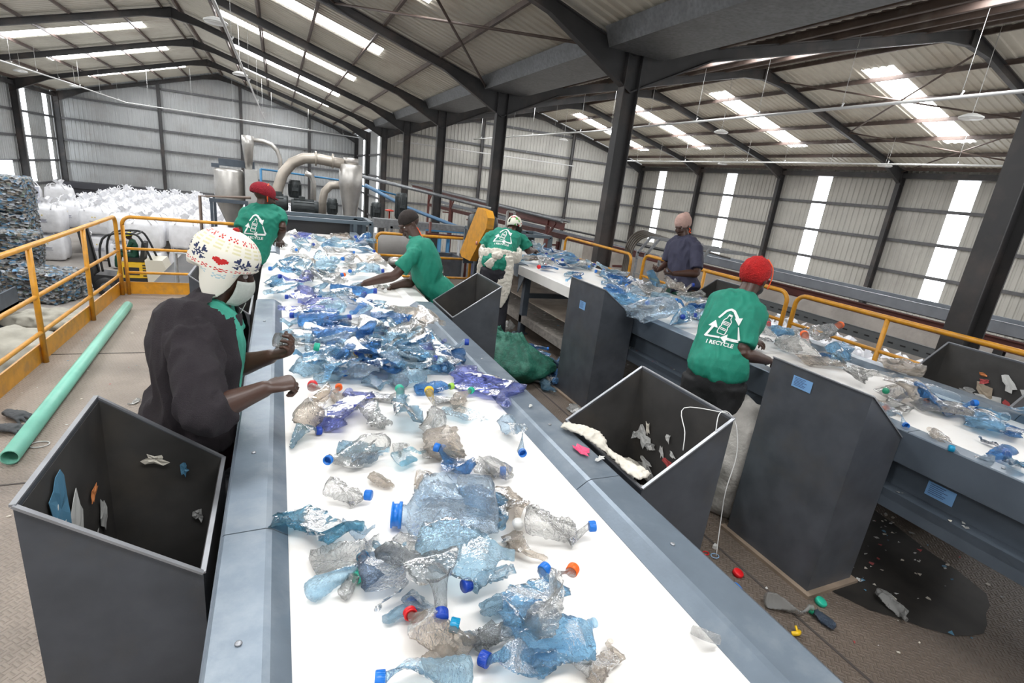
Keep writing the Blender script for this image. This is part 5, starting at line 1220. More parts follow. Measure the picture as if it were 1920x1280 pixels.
(0.117, 3.324, 172, 0.221, 'c', 'pale', 'none', '', 0.013, 1.26),
(0.211, 3.436, 184, 0.277, 'c', 'blue', 'dblue', '', 0.006, 1.0),
(0.25, 3.263, 351, 0.288, 'c', 'blue', 'dblue', '', 0.04, 1.27),
(0.303, 3.147, 218, 0.22, 'c', 'blue', 'none', '', 0.026, 1.35),
(0.203, 3.022, 246, 0.26, 'c', 'mid', 'none', '', 0.021, 1.34),
(0.25, 2.881, 151, 0.269, 'c', 'pale', 'none', '', 0.037, 1.03),
(0.32, 2.955, 355, 0.324, 'c', 'blue', 'none', '', 0.026, 1.32),
(0.395, 3.034, 159, 0.278, 'c', 'blue', 'none', '', 0.007, 1.35),
(0.384, 3.261, 169, 0.288, 'c', 'clear', 'none', '', 0.007, 1.29),
(0.492, 3.141, 35, 0.279, 'c', 'clear', 'red', '', 0.012, 1.04),
(0.591, 3.185, 13, 0.197, 'f', 'mid', 'none', '', 0.033, 1.49),
(0.723, 3.332, 359, 0.345, 'c', 'blue', 'none', '', 0.002, 1.42),
(0.684, 3.044, 330, 0.214, 'c', 'pale', 'none', '', 0.032, 1.07),
(0.664, 3.232, 224, 0.222, 'c', 'clear', 'none', '', 0.008, 1.09),
(0.746, 3.019, 34, 0.278, 'c', 'clear', 'none', '', 0.01, 1.28),
(0.53, 2.944, 36, 0.263, 'f', 'mid', 'none', '', 0.003, 1.29),
(0.538, 2.712, 319, 0.272, 'c', 'clear', 'none', '', 0.0, 1.05),
(0.432, 2.812, 250, 0.265, 'c', 'clear', 'yellow', '', 0.016, 1.33),
(0.484, 2.847, 70, 0.291, 'f', 'pale', 'none', '', 0.007, 1.32),
(0.129, 2.917, 284, 0.246, 'c', 'pale', 'none', '', 0.028, 1.13),
(0.165, 2.777, 130, 0.251, 'f', 'clear', 'none', '', 0.023, 1.07),
(0.163, 2.643, 190, 0.216, 'c', 'mid', 'none', '', 0.033, 1.09),
(0.205, 2.53, 335, 0.268, 'f', 'pale', 'none', '', 0.004, 1.33),
(0.283, 2.599, 63, 0.2, 'c', 'pale', 'none', '', 0.027, 1.12),
(0.333, 2.66, 245, 0.286, 'f', 'clear', 'none', '', 0.005, 1.27),
(0.389, 2.589, 196, 0.287, 'c', 'blue', 'none', '', 0.038, 1.47),
(0.435, 2.505, 114, 0.273, 'c', 'blue', 'dblue', '', 0.004, 1.46),
(0.472, 2.501, 108, 0.244, 'c', 'mid', 'none', '', 0.032, 1.19),
(0.511, 2.627, 148, 0.282, 'f', 'clear', 'none', '', 0.042, 1.35),
(0.651, 2.74, 193, 0.278, 'c', 'mid', 'none', '', 0.033, 1.18),
(0.649, 2.547, 323, 0.223, 'c', 'mid', 'dblue', '', 0.043, 1.18),
(0.715, 2.698, 293, 0.194, 'c', 'pale', 'none', '', 0.033, 1.2),
(0.817, 2.825, 16, 0.201, 'c', 'violet', 'none', '', 0.009, 1.02),
(0.829, 2.616, 246, 0.331, 'f', 'blue', 'none', '', 0.0, 1.24),
(0.861, 2.772, 317, 0.288, 'c', 'ice', 'dblue', '', 0.015, 1.23),
(0.763, 2.47, 334, 0.211, 'c', 'mid', 'none', '', 0.003, 1.43),
(0.618, 2.878, 240, 0.286, 'c', 'pale', 'none', '', 0.025, 1.06),
(0.592, 2.603, 146, 0.28, 'c', 'pale', 'none', '', 0.001, 1.45),
(0.687, 2.478, 188, 0.228, 'f', 'pale', 'none', '', 0.042, 1.34),
(0.256, 2.45, 241, 0.264, 'c', 'mid', 'none', '', 0.005, 1.33),
(0.33, 2.442, 345, 0.222, 'c', 'ice', 'none', '', 0.033, 1.08),
(0.592, 2.374, 12, 0.212, 'c', 'pale', 'none', '', 0.01, 1.04),
]
B_SECOND = [
(3.447, 1.724, -176, 0.276, 'c', 'clear', 'green2', 'clear bottle with a dark green cap on the second belt behind the nearest tall bin', 0.0, 1.0),
(3.376, 1.633, 124, 0.085, 'c', 'clear', 'red', 'clear red-capped bottle beside the dark green capped one', 0.0, 1.0),
(3.05, 1.47, -125, 0.24, 'b', 'ice', 'ring_blue', 'clear bottle with a white and blue neck at the near edge of the second belt', 0.0, 1.0),
(3.23, 1.57, -165, 0.265, 'c', 'clear', 'orange', 'small clear bottle with a bright orange cap in front of the tall bin', 0.0, 1.0),
(3.572, 1.525, 70, 0.139, 'c', 'brown', 'orange', 'clear bottle with an orange cap in the gap of the second belt', 0.0, 1.0),
(3.633, 1.514, 134, 0.101, 'f', 'brown', 'lime', 'clear bottle with a lime cap beside the orange capped one', 0.0, 1.0),
(3.833, 1.658, 70, 0.261, 'b', 'ice', 'dblue', 'bluish clear bottle with a dark blue cap by the far edge plate', 0.0, 1.0),
(3.585, 1.719, -138, 0.384, 'f', 'brown', 'none', 'brownish clear crumpled bottle on the pile behind the nearest tall bin', 0.04, 1.4),
(3.071, 1.255, 49, 0.199, 'f', 'brown', 'none', 'flat dirty clear bottle lying alone on the bare part of the second belt', 0, 1.3),
(2.97, 1.071, 129, 0.157, 'b', 'ice', 'teal', 'bluish clear bottle with a teal cap along the near edge plate at the right', 0.0, 1.0),
(3.789, 1.438, 158, 0.169, 'c', 'mid', 'dblue', 'crumpled blue bottle in front of the scrap bin at the right', 0.0, 1.0),
(3.646, 1.268, -1, 0.389, 'f', 'mid', 'none', 'broad pale blue flattened bottle at the right edge of the second belt', 0.02, 2.0),
(3.204, 1.063, 8, 0.186, 'c', 'blue', 'ring_blue', 'small deep blue bottle with a blue looped band, right end of the second belt', 0.0, 1.0),
(3.329, 1.157, 70, 0.087, 'c', 'navy', 'none', 'dark slate coloured bottle piece beneath the broad pale blue one', 0.0, 1.0),
(3.591, 1.182, 43, 0.152, 'f', 'blue', 'none', 'deep blue crushed bottle at the right edge of the second belt', 0.03, 1.4),
(3.133, 0.973, 36, 0.192, 'c', 'mid', 'blue', 'mid blue bottle with a blue cap at the right edge of the view', 0.0, 1.0),
(3.378, 2.3, 28, 0.401, 'c', 'clear', 'orange2', 'clear film bottle with a small orange cap on top of the pile', 0.08, 1.0),
(4.153, 2.645, 25, 0.441, 'c', 'clear', 'orange', 'clear bottle with an orange cap lying on the pile near the red capped sorter', 0.08, 1.0),
(3.481, 2.718, 75, 0.138, 'c', 'grey', 'none', 'greyish crumpled bottle right in front of the red capped sorter', 0.05, 1.6),
(2.97, 3.507, 23, 0.472, 'g', 'ice', 'none', 'large rounded pale bottle on the far half of the second belt', 0.0, 0.5),
(3.365, 5.486, 80, 0.286, 'f', 'blue', 'none', 'blue crushed bottle on the second belt near the headscarf wearer', 0.0, 1.5),
(3.128, 5.962, -125, 0.392, 'b', 'clear', 'red', 'clear bottle with a red cap at the near edge of the far second belt', 0.0, 1.0),
(3.351, 6.17, 171, 0.1, 'c', 'clear', 'red', 'clear bottle with a red cap just behind the other red capped one', 0.03, 1.0),
(3.558, 3.94, 48, 0.274, 'c', 'mid', 'none', '', 0.03, 1.63),
(3.651, 5.096, 319, 0.222, 'c', 'mid', 'none', '', 0.003, 1.21),
(3.913, 3.768, 234, 0.299, 'f', 'clear', 'none', '', 0.084, 1.6),
(3.354, 5.598, 205, 0.233, 'f', 'pale', 'none', '', 0.001, 1.11),
(3.62, 3.626, 170, 0.222, 'f', 'mid', 'blue', '', 0.008, 1.52),
(3.836, 7.499, 0, 0.252, 'c', 'pale', 'none', '', 0.1, 1.11),
(4.076, 2.033, 109, 0.273, 'c', 'brown', 'none', '', 0.032, 1.28),
(3.657, 2.415, 294, 0.236, 'f', 'blue', 'none', '', 0.04, 1.29),
(3.667, 2.314, 351, 0.334, 'f', 'brown', 'none', '', 0.005, 1.13),
(3.563, 1.497, 305, 0.279, 'c', 'blue', 'blue', '', 0.016, 1.69),
(3.099, 4.969, 137, 0.269, 'c', 'mid', 'none', '', 0.0, 1.27),
(4.051, 4.387, 336, 0.308, 'c', 'brown', 'dblue', '', 0.091, 1.45),
(3.523, 7.077, 246, 0.228, 'f', 'pale', 'none', '', 0.014, 1.14),
(3.41, 3.854, 174, 0.262, 'f', 'mid', 'none', '', 0.04, 1.35),
(3.935, 6.165, 311, 0.229, 'c', 'ice', 'none', '', 0.007, 1.25),
(3.57, 4.458, 117, 0.335, 'c', 'clear', 'none', '', 0.032, 1.5),
(3.97, 4.081, 175, 0.299, 'f', 'clear', 'none', '', 0.079, 1.3),
(3.989, 6.271, 107, 0.236, 'f', 'pale', 'dblue', '', 0.076, 1.61),
(4.027, 5.622, 109, 0.32, 'f', 'ice', 'blue', '', 0.035, 1.5),
(3.912, 5.656, 311, 0.225, 'f', 'brown', 'blue', '', 0.021, 1.49),
(3.699, 4.614, 121, 0.314, 'c', 'ice', 'blue', '', 0.006, 1.17),
(3.698, 4.417, 131, 0.241, 'c', 'clear', 'white', '', 0.025, 1.12),
(3.845, 2.301, 201, 0.322, 'c', 'mid', 'none', '', 0.032, 1.64),
(3.498, 3.408, 237, 0.259, 'c', 'mid', 'dblue', '', 0.037, 1.59),
(3.781, 5.145, 274, 0.337, 'f', 'blue', 'blue', '', 0.048, 1.61),
(3.834, 4.52, 219, 0.316, 'c', 'clear', 'none', '', 0.019, 1.57),
(3.91, 5.706, 113, 0.273, 'c', 'pale', 'none', '', 0.05, 1.44),
(3.666, 6.71, 293, 0.28, 'f', 'clear', 'blue', '', 0.011, 1.1),
(3.591, 3.333, 251, 0.231, 'c', 'mid', 'none', '', 0.054, 1.38),
(3.868, 7.057, 222, 0.328, 'f', 'clear', 'dblue', '', 0.032, 1.21),
(4.001, 4.983, 79, 0.247, 'f', 'pale', 'none', '', 0.047, 1.25),
(3.55, 4.167, 359, 0.284, 'f', 'mid', 'none', '', 0.021, 1.35),
(3.189, 4.376, 277, 0.293, 'c', 'blue', 'none', '', 0.029, 1.48),
(3.226, 6.851, 67, 0.307, 'f', 'pale', 'none', '', 0.01, 1.6),
(3.857, 3.638, 49, 0.244, 'f', 'pale', 'none', '', 0.009, 1.4),
(3.095, 2.045, 75, 0.243, 'c', 'blue', 'none', '', 0.004, 1.19),
(3.733, 2.689, 49, 0.259, 'f', 'pale', 'none', '', 0.036, 1.36),
(3.212, 6.533, 309, 0.24, 'c', 'mid', 'none', '', 0.032, 1.15),
(3.948, 6.517, 258, 0.29, 'f', 'blue', 'none', '', 0.028, 1.17),
(3.478, 3.284, 154, 0.276, 'c', 'pale', 'dblue', '', 0.05, 1.64),
(3.249, 2.797, 328, 0.246, 'c', 'pale', 'white', '', 0.034, 1.11),
(3.803, 4.965, 331, 0.265, 'c', 'blue', 'none', '', 0.013, 1.64),
(4.075, 4.641, 197, 0.332, 'c', 'pale', 'none', '', 0.033, 1.2),
(3.668, 4.144, 306, 0.257, 'c', 'pale', 'blue', '', 0.031, 1.26),
(3.723, 7.117, 324, 0.239, 'f', 'mid', 'none', '', 0.09, 1.55),
(3.98, 1.254, 23, 0.283, 'f', 'mid', 'none', '', 0.063, 1.59),
(3.236, 3.871, 71, 0.3, 'f', 'brown', 'white', '', 0.009, 1.45),
(3.845, 3.624, 122, 0.278, 'c', 'pale', 'none', '', 0.061, 1.47),
(3.221, 5.91, 321, 0.227, 'f', 'blue', 'none', '', 0.006, 1.47),
(3.594, 1.452, 323, 0.338, 'f', 'clear', 'none', '', 0.006, 1.3),
(3.835, 6.49, 188, 0.238, 'c', 'pale', 'none', '', 0.029, 1.56),
(3.215, 6.409, 40, 0.285, 'f', 'brown', 'dblue', '', 0.057, 1.59),
(3.893, 3.925, 355, 0.256, 'f', 'pale', 'none', '', 0.072, 1.23),
(3.487, 2.959, 224, 0.284, 'f', 'pale', 'blue', '', 0.016, 1.34),
(3.968, 7.152, 346, 0.267, 'f', 'blue', 'dblue', '', 0.074, 1.32),
(3.881, 6.605, 11, 0.298, 'f', 'mid', 'blue', '', 0.058, 1.28),
(3.375, 4.486, 324, 0.298, 'c', 'ice', 'none', '', 0.007, 1.53),
(3.982, 4.1, 344, 0.236, 'f', 'clear', 'dblue', '', 0.072, 1.14),
(3.39, 7.502, 277, 0.297, 'c', 'pale', 'white', '', 0.071, 1.58),
(3.466, 3.638, 350, 0.24, 'c', 'pale', 'blue', '', 0.021, 1.28),
(3.083, 7.393, 31, 0.31, 'c', 'brown', 'none', '', 0.048, 1.58),
(3.229, 2.891, 304, 0.281, 'f', 'blue', 'none', '', 0.03, 1.34),
(4.014, 6.988, 248, 0.326, 'f', 'ice', 'blue', '', 0.055, 1.67),
(3.254, 4.056, 270, 0.315, 'f', 'mid', 'blue', '', 0.023, 1.24),
(3.776, 6.208, 74, 0.251, 'c', 'mid', 'dblue', '', 0.046, 1.7),
(3.587, 2.576, 65, 0.23, 'f', 'brown', 'none', '', 0.042, 1.16),
(3.929, 4.768, 225, 0.245, 'c', 'pale', 'none', '', 0.032, 1.19),
(3.35, 6.449, 341, 0.306, 'f', 'mid', 'none', '', 0.069, 1.16),
(3.713, 6.434, 150, 0.288, 'f', 'mid', 'none', '', 0.086, 1.61),
(3.976, 5.677, 172, 0.311, 'c', 'ice', 'blue', '', 0.006, 1.21),
(3.136, 3.329, 228, 0.319, 'c', 'mid', 'dblue', '', 0.004, 1.16),
(3.771, 5.392, 51, 0.247, 'c', 'mid', 'none', '', 0.022, 1.56),
(3.238, 1.703, 318, 0.222, 'f', 'brown', 'blue', '', 0.007, 1.69),
(3.72, 6.159, 157, 0.298, 'c', 'clear', 'dblue', '', 0.018, 1.41),
(3.895, 6.152, 280, 0.248, 'c', 'clear', 'blue', '', 0.03, 1.44),
(4.012, 5.592, 69, 0.249, 'c', 'pale', 'none', '', 0.046, 1.3),
(3.403, 7.114, 122, 0.328, 'c', 'clear', 'none', '', 0.056, 1.44),
(3.658, 6.35, 123, 0.311, 'f', 'blue', 'dblue', '', 0.012, 1.43),
(4.016, 7.511, 314, 0.291, 'c', 'blue', 'blue', '', 0.02, 1.38),
(3.571, 1.94, 343, 0.315, 'f', 'clear', 'none', '', 0.034, 1.38),
(3.681, 3.568, 237, 0.321, 'f', 'pale', 'none', '', 0.008, 1.17),
(3.37, 7.182, 151, 0.307, 'f', 'pale', 'none', '', 0.06, 1.55),
(3.649, 2.838, 26, 0.277, 'c', 'clear', 'red', '', 0.057, 1.43),
(3.795, 7.595, 113, 0.298, 'f', 'brown', 'none', '', 0.012, 1.14),
(3.5, 4.695, 32, 0.273, 'f', 'clear', 'none', '', 0.008, 1.31),
(3.069, 4.761, 73, 0.332, 'f', 'blue', 'none', '', 0.002, 1.62),
(3.973, 6.635, 272, 0.296, 'c', 'mid', 'none', '', 0.065, 1.28),
(4.039, 6.351, 356, 0.335, 'f', 'pale', 'dblue', '', 0.007, 1.23),
(3.773, 2.854, 139, 0.265, 'c', 'mid', 'blue', '', 0.043, 1.24),
(4.002, 2.811, 236, 0.338, 'f', 'clear', 'none', '', 0.007, 1.64),
(3.623, 3.651, 142, 0.308, 'c', 'blue', 'none', '', 0.048, 1.19),
(3.679, 6.901, 30, 0.242, 'c', 'ice', 'white', '', 0.091, 1.29),
(3.054, 4.062, 304, 0.314, 'c', 'mid', 'none', '', 0.014, 1.24),
(3.839, 3.767, 278, 0.247, 'c', 'brown', 'white', '', 0.039, 1.12),
(3.778, 4.838, 311, 0.222, 'f', 'pale', 'none', '', 0.026, 1.53),
(3.053, 6.618, 319, 0.238, 'f', 'pale', 'none', '', 0.004, 1.29),
]
B_FLOOR = [
(2.336, 1.285, -30, 0.22, 'b', 'milky', 'none', 'milky ribbed bottle on the deck at the foot of the nearest tall bin', 0, 1.3),
(2.459, 1.178, 104, 0.116, 'c', 'navy', 'green2', 'dark bluish bottle with a green cap on the deck beside the clear one', 0, 1.0),
(2.902, 1.109, -104, 0.178, 'c', 'milky', 'none', 'twisted clear bottle on the dark deck under the second conveyor', 0, 1.0),
(-1.03, 4.399, -130, 0.093, 'f', 'milky', 'none', 'crumpled clear bottle alone on the deck behind the bottom left bin', 0, 1.0),
(2.454, 3.633, -71, 0.194, 'f', 'milky', 'none', 'clear crushed bottle at the foot of the farther tall bin', 0, 1.3),
(2.388, 3.449, 32, 0.156, 'c', 'blue', 'none', 'small blue bottle under the edge of the label-filled bin', 0, 1.0),
(2.465, 4.175, -104, 0.279, 'c', 'mid', 'none', 'small blue bottle standing between the green sack and the tall bin', 0, 1.0),
(2.597, 5.529, 189, 0.292, 'c', 'blue', 'none', '', 0.03, 1.4),
(2.772, 4.985, 281, 0.248, 'f', 'blue', 'none', '', 0.032, 1.4),
(2.838, 4.855, 7, 0.267, 'c', 'blue', 'none', '', 0.015, 1.4),
(2.264, 5.161, 242, 0.259, 'c', 'blue', 'red', '', 0.02, 1.4),
(2.579, 4.262, 49, 0.204, 'c', 'blue', 'blue', '', 0.048, 1.4),
(2.601, 5.141, 154, 0.242, 'c', 'milky', 'blue', '', 0.027, 1.4),
(2.347, 4.761, 14, 0.286, 'f', 'blue', 'none', '', 0.035, 1.4),
(2.633, 5.427, 292, 0.257, 'f', 'blue', 'none', '', 0.032, 1.4),
(2.608, 5.804, 327, 0.299, 'c', 'pale', 'none', '', 0.021, 1.4),
(2.8, 6.207, 212, 0.287, 'c', 'milky', 'none', '', 0.019, 1.4),
(2.719, 5.11, 142, 0.251, 'c', 'pale', 'none', '', 0.004, 1.4),
(2.705, 5.872, 312, 0.226, 'f', 'mid', 'blue', '', 0.016, 1.4),
(2.573, 4.219, 193, 0.238, 'f', 'milky', 'none', '', 0.031, 1.4),
(2.525, 4.983, 121, 0.294, 'c', 'pale', 'blue', '', 0.027, 1.4),
(2.624, 6.111, 296, 0.231, 'c', 'milky', 'none', '', 0.003, 1.4),
(2.808, 5.219, 347, 0.292, 'f', 'blue', 'blue', '', 0.037, 1.4),
(2.434, 4.375, 128, 0.263, 'c', 'milky', 'blue', '', 0.009, 1.4),
(2.403, 5.183, 304, 0.226, 'c', 'mid', 'none', '', 0.049, 1.4),
(2.602, 5.024, 137, 0.224, 'c', 'blue', 'red', '', 0.032, 1.4),
(2.493, 5.588, 170, 0.267, 'c', 'milky', 'none', '', 0.004, 1.4),
(2.783, 4.803, 142, 0.234, 'f', 'mid', 'blue', '', 0.029, 1.4),
(2.688, 5.36, 138, 0.246, 'f', 'milky', 'blue', '', 0.021, 1.4),
(2.37, 4.683, 79, 0.22, 'c', 'milky', 'red', '', 0.028, 1.4),
(2.715, 4.44, 16, 0.275, 'f', 'blue', 'blue', '', 0.027, 1.4),
(2.576, 4.325, 301, 0.297, 'c', 'blue', 'none', '', 0.002, 1.4),
]
# ------------------------------------------------------------ plastic bottles
import numpy as np
def plastic(name, light, dark, haze=.10, hazecol=None):
    m = bpy.data.materials.new(name); m.use_nodes = True; nt = m.node_tree; N = nt.nodes; L = nt.links
    N.remove(N['Principled BSDF']); out = N['Material Output']
    tc = N.new('ShaderNodeTexCoord')
    nz = N.new('ShaderNodeTexNoise'); nz.inputs['Scale'].default_value = 26; nz.inputs['Detail'].default_value = 3; nz.inputs['Distortion'].default_value = .8
    L.new(tc.outputs['Object'], nz.inputs['Vector'])
    bp = N.new('ShaderNodeBump'); bp.inputs['Strength'].default_value = .6; bp.inputs['Distance'].default_value = .012
    L.new(nz.outputs['Fac'], bp.inputs['Height'])
    lw = N.new('ShaderNodeLayerWeight'); lw.inputs['Blend'].default_value = .30; L.new(bp.outputs['Normal'], lw.inputs['Normal'])
    mx = N.new('ShaderNodeMix'); mx.data_type = 'RGBA'; L.new(lw.outputs['Facing'], mx.inputs[0])
    mx.inputs[6].default_value = (*light, 1); mx.inputs[7].default_value = (*dark, 1)
    tr = N.new('ShaderNodeBsdfTransparent'); L.new(mx.outputs[2], tr.inputs['Color'])
    df = N.new('ShaderNodeBsdfDiffuse'); df.inputs['Color'].default_value = (*(hazecol or light), 1)
    tl = N.new('ShaderNodeBsdfTranslucent'); tl.inputs['Color'].default_value = (*(hazecol or light), 1)
    ad = N.new('ShaderNodeMixShader'); ad.inputs[0].default_value = .5; L.new(df.outputs[0], ad.inputs[1]); L.new(tl.outputs[0], ad.inputs[2])
    m1 = N.new('ShaderNodeMixShader'); m1.inputs[0].default_value = haze; L.new(tr.outputs[0], m1.inputs[1]); L.new(ad.outputs[0], m1.inputs[2])
    gl = N.new('ShaderNodeBsdfGlossy'); gl.inputs['Roughness'].default_value = .24; gl.inputs['Color'].default_value = (1, 1, 1, 1); L.new(bp.outputs['Normal'], gl.inputs['Normal'])
    fr = N.new('ShaderNodeFresnel'); fr.inputs['IOR'].default_value = 1.38; L.new(bp.outputs['Normal'], fr.inputs['Normal'])
    m2 = N.new('ShaderNodeMixShader'); L.new(fr.outputs[0], m2.inputs[0]); L.new(m1.outputs[0], m2.inputs[1]); L.new(gl.outputs[0], m2.inputs[2])
    L.new(m2.outputs[0], out.inputs['Surface'])
    return m
PL = {'pale': plastic('pale_blue_plastic', (.80, .92, .98), (.26, .58, .82), .20, (.62, .84, .97)),
      'mid': plastic('mid_blue_plastic', (.60, .82, .95), (.10, .40, .72), .22, (.36, .66, .92)),
      'blue': plastic('blue_plastic', (.38, .64, .90), (.03, .20, .58), .24, (.16, .44, .84)),
      'violet': plastic('violet_plastic', (.58, .63, .93), (.16, .20, .62), .22, (.38, .44, .88)),
      'ice': plastic('ice_clear_plastic', (.86, .93, .98), (.44, .66, .86), .18, (.78, .88, .98)),
      'clear': plastic('clear_plastic', (.94, .94, .93), (.58, .59, .59), .11, (.92, .92, .91)),
      'grey': plastic('grey_clear_plastic', (.80, .82, .83), (.34, .36, .38), .14, (.7, .72, .72)),
      'brown': plastic('cloudy_brown_plastic', (.96, .92, .87), (.60, .50, .40), .22, (.90, .83, .75)),
      'teal': plastic('teal_plastic', (.46, .72, .84), (.05, .32, .50), .22, (.22, .54, .70)),
      'milky': plastic('milky_clear_plastic', (.88, .88, .87), (.55, .55, .54), .5, (.62, .62, .60)),
      'navy': plastic('slate_plastic', (.38, .48, .60), (.05, .10, .20), .24, (.20, .28, .40))}
CAPM = {'blue': mat('cap_blue', (.01, .17, .60), .35), 'dblue': mat('cap_dark_blue', (.008, .05, .36), .35), 'blue_w': MATS.get('cap_dark_blue'), 'red': mat('cap_red', (.65, .01, .015), .35), 'orange': mat('cap_orange', (.85, .13, .01), .35),
        'orange2': MATS.get('cap_orange'), 'yellow': mat('cap_yellow', (.80, .50, .01), .35), 'green': mat('cap_green', (.02, .42, .28), .35), 'green2': mat('cap_dark_green', (.01, .25, .13), .35), 'lime': mat('cap_lime', (.35, .62, .08), .35),
        'white': mat('cap_white', (.8, .8, .78), .35), 'black': mat('cap_black', (.01, .01, .01), .35), 'teal': mat('cap_teal', (.0, .25, .45), .35), 'ring_blue': MATS.get('cap_blue'), 'ring_red': MATS.get('cap_red')}
CAPM['blue_w'] = MATS['cap_dark_blue']; CAPM['orange2'] = MATS['cap_orange']; CAPM['ring_blue'] = MATS['cap_blue']; CAPM['ring_red'] = MATS['cap_red']
CNAME = {'pale': 'pale blue', 'mid': 'mid blue', 'blue': 'deep blue', 'violet': 'violet blue', 'ice': 'icy clear', 'clear': 'clear', 'grey': 'greyish', 'brown': 'cloudy brownish', 'teal': 'teal', 'milky': 'milky clear', 'navy': 'slate'}
def bottle_mesh(kind, seed, wide):
    """unit length along x, base at -.5, neck end at +.5"""
    rnd = random.Random(seed); nr, ns = 46, 34
    R = {'c': .25, 'f': .29, 'b': .175, 's': .28, 'g': .42, 'r': .6}[kind]*{'c': 1, 'f': 1, 'b': 1, 's': 1, 'g': 1, 'r': 1}[kind]
    rn = .054 if kind != 'g' else .09
    if kind == 'r': rn = .3
    P = np.zeros((nr+1, ns, 3)); wts = np.zeros(nr+1)
    for i in range(nr+1):
        u = i/nr
        if u < .04: r = R*(.45+.55*math.sin(u/.04*PI/2))
        elif u < .70: r = R*(1+.04*math.sin(u*72)*(1 if kind in 'cfb' else .3)) * (1-.08*math.exp(-((u-.36)/.07)**2))
        elif u < .91: k = (u-.70)/.21; r = R*(1-k*k*(3-2*k))+rn*(k*k*(3-2*k))
        else: r = rn*(1+.10*(1 if i % 3 == 0 else 0))
        wts[i] = 1 if u < .80 else max(0, 1-(u-.80)/.11)
        for j in range(ns):
            t = 2*PI*j/ns; rr_ = r
            if u < .08: rr_ *= 1-.08*max(0, math.cos(5*t))
            P[i, j] = (u-.5, rr_*math.cos(t), rr_*math.sin(t))
    n_d = {'c': 9, 'f': 10, 'b': 4, 's': 7, 'g': 12, 'r': 3}[kind]
    flat = {'c': .72, 'f': .42, 'b': .97, 's': .45, 'g': .55, 'r': 1}[kind]
    W = wts[:, None]
    for k in range(n_d):
        a = rnd.uniform(0, 2*PI); n = np.array([rnd.uniform(-.55, .55), math.cos(a), math.sin(a)]); n /= np.linalg.norm(n)
        c = np.array([rnd.uniform(-.5, .2), 0, 0]); th = R*rnd.uniform(.45, .95)
        d = (P-c)@n-th
        d = np.where(d > 0, d, 0)*W
        P = P-(n[None, None, :]*(d*rnd.uniform(1.2, 1.9))[..., None])
    # crease noise
    for i in range(nr+1):
        w_ = wts[i]
        if w_ <= 0: continue
        for j in range(ns):
            q = P[i, j]; v = noise.noise_vector(V((q[0]*6+seed, q[1]*6, q[2]*6)))
            v2 = noise.noise_vector(V((q[0]*17+seed, q[1]*17, q[2]*17)))
            amp = {'c': .036, 'f': .042, 'b': .010, 's': .035, 'g': .055, 'r': .02}[kind]
            P[i, j] = q+np.array([v.x*.5, v.y, v.z])*amp*w_+np.array([v2.x*.5, v2.y, v2.z])*amp*.45*w_
    body = P[3:int(nr*.62)]
    if kind != 'r':
        body[:]; ey = (body[:, :, 1].max()-body[:, :, 1].min())/2; ez = (body[:, :, 2].max()-body[:, :, 2].min())/2
        ty = R*{'c': 1.0, 'f': 1.05, 'b': .95, 's': 1., 'g': 1.0}[kind]*(.75+.25*wide)*1.0; tz = R*{'c': .62, 'f': .36, 'b': .92, 's': .42, 'g': .5}[kind]
        P[:, :, 1] *= (1+(max(.8, ty/ey)-1)*wts[:, None]); P[:, :, 2] *= (1+(tz/ez-1)*wts[:, None])
        P[:, :, 0] = (P[:, :, 0]+.5)*(1.38 if False else 1.)-.5
        # keep the full length after crushing
        x0 = P[:, :, 0].min(); P[:, :, 0] += (-.5-x0)*np.clip((.3-P[:, :, 0])/.8, 0, 1)
    # bend
    if kind in 'cf':
        b1 = rnd.uniform(-.5, .5); b2 = rnd.uniform(-.25, .25)
        P[:, :, 1] += b1*P[:, :, 0]**2; P[:, :, 2] += b2*P[:, :, 0]**2
    vs = P.reshape(-1, 3).tolist(); fs = []
    j0, j1 = (0, ns)
    for i in range(nr):
        for j in range(ns):
            if kind == 's' and (j < ns*.42 or (i > nr*.62 and (i+j*2) % 90 > 20)): continue
            if kind == 'r' and i > nr*.35: continue
            fs.append((i*ns+j, i*ns+(j+1) % ns, (i+1)*ns+(j+1) % ns, (i+1)*ns+j))
    if kind != 's': fs.append(tuple(reversed(range(ns))))
    me = bpy.data.meshes.new('plastic_bottle'); me.from_pydata(vs, [], fs); me.materials.append(PL['pale'])
    me.polygons.foreach_set('use_smooth', [True]*len(me.polygons)); me.update()
    used = np.array(sorted({i for f_ in fs for i in f_}))
    tip = P[nr].mean(axis=0); pre = P[nr-4].mean(axis=0)
    return me, np.array(vs)[used], V(tip.tolist()), V((tip-pre).tolist()).normalized(), rn, used
VAR = {}
def variant(kind, k, wide):
    wq = round(wide*2.5)/2.5
    key = (kind, k, wq)
    if key not in VAR: VAR[key] = bottle_mesh(kind, sum(map(ord, kind))*13+k*7, wq)
    return VAR[key]
CAPME = {}
def cap_mesh(ring):
    if ring not in CAPME:
        mb = MB(); r = 1.22
        if ring: mb.lathe((0, 0, 0), [(1.02, -.9), (1.25, -.9), (1.25, -.6), (1.05, -.55), (1.05, -.1), (1.22, -.05), (1.22, .1), (1.0, .1), (1.0, -.9)], 22, (1, 0, 0))
        else:
            mb.lathe((0, 0, 0), [(1.06, -1.5), (r, -1.48), (r, -.02), (r*.95, .12), (0, .14)], 24, (1, 0, 0))
            for k in range(24):
                a = 2*PI*k/24; mb.box((-.7, r*math.cos(a), r*math.sin(a)), (1.35, .08, .08), rot=Matrix.Rotation(a, 3, 'X'))
        o = mb.build('screw_cap', CAPM['blue']); CAPME[ring] = o.data; bpy.data.objects.remove(o)
    return CAPME[ring]
BOT = []
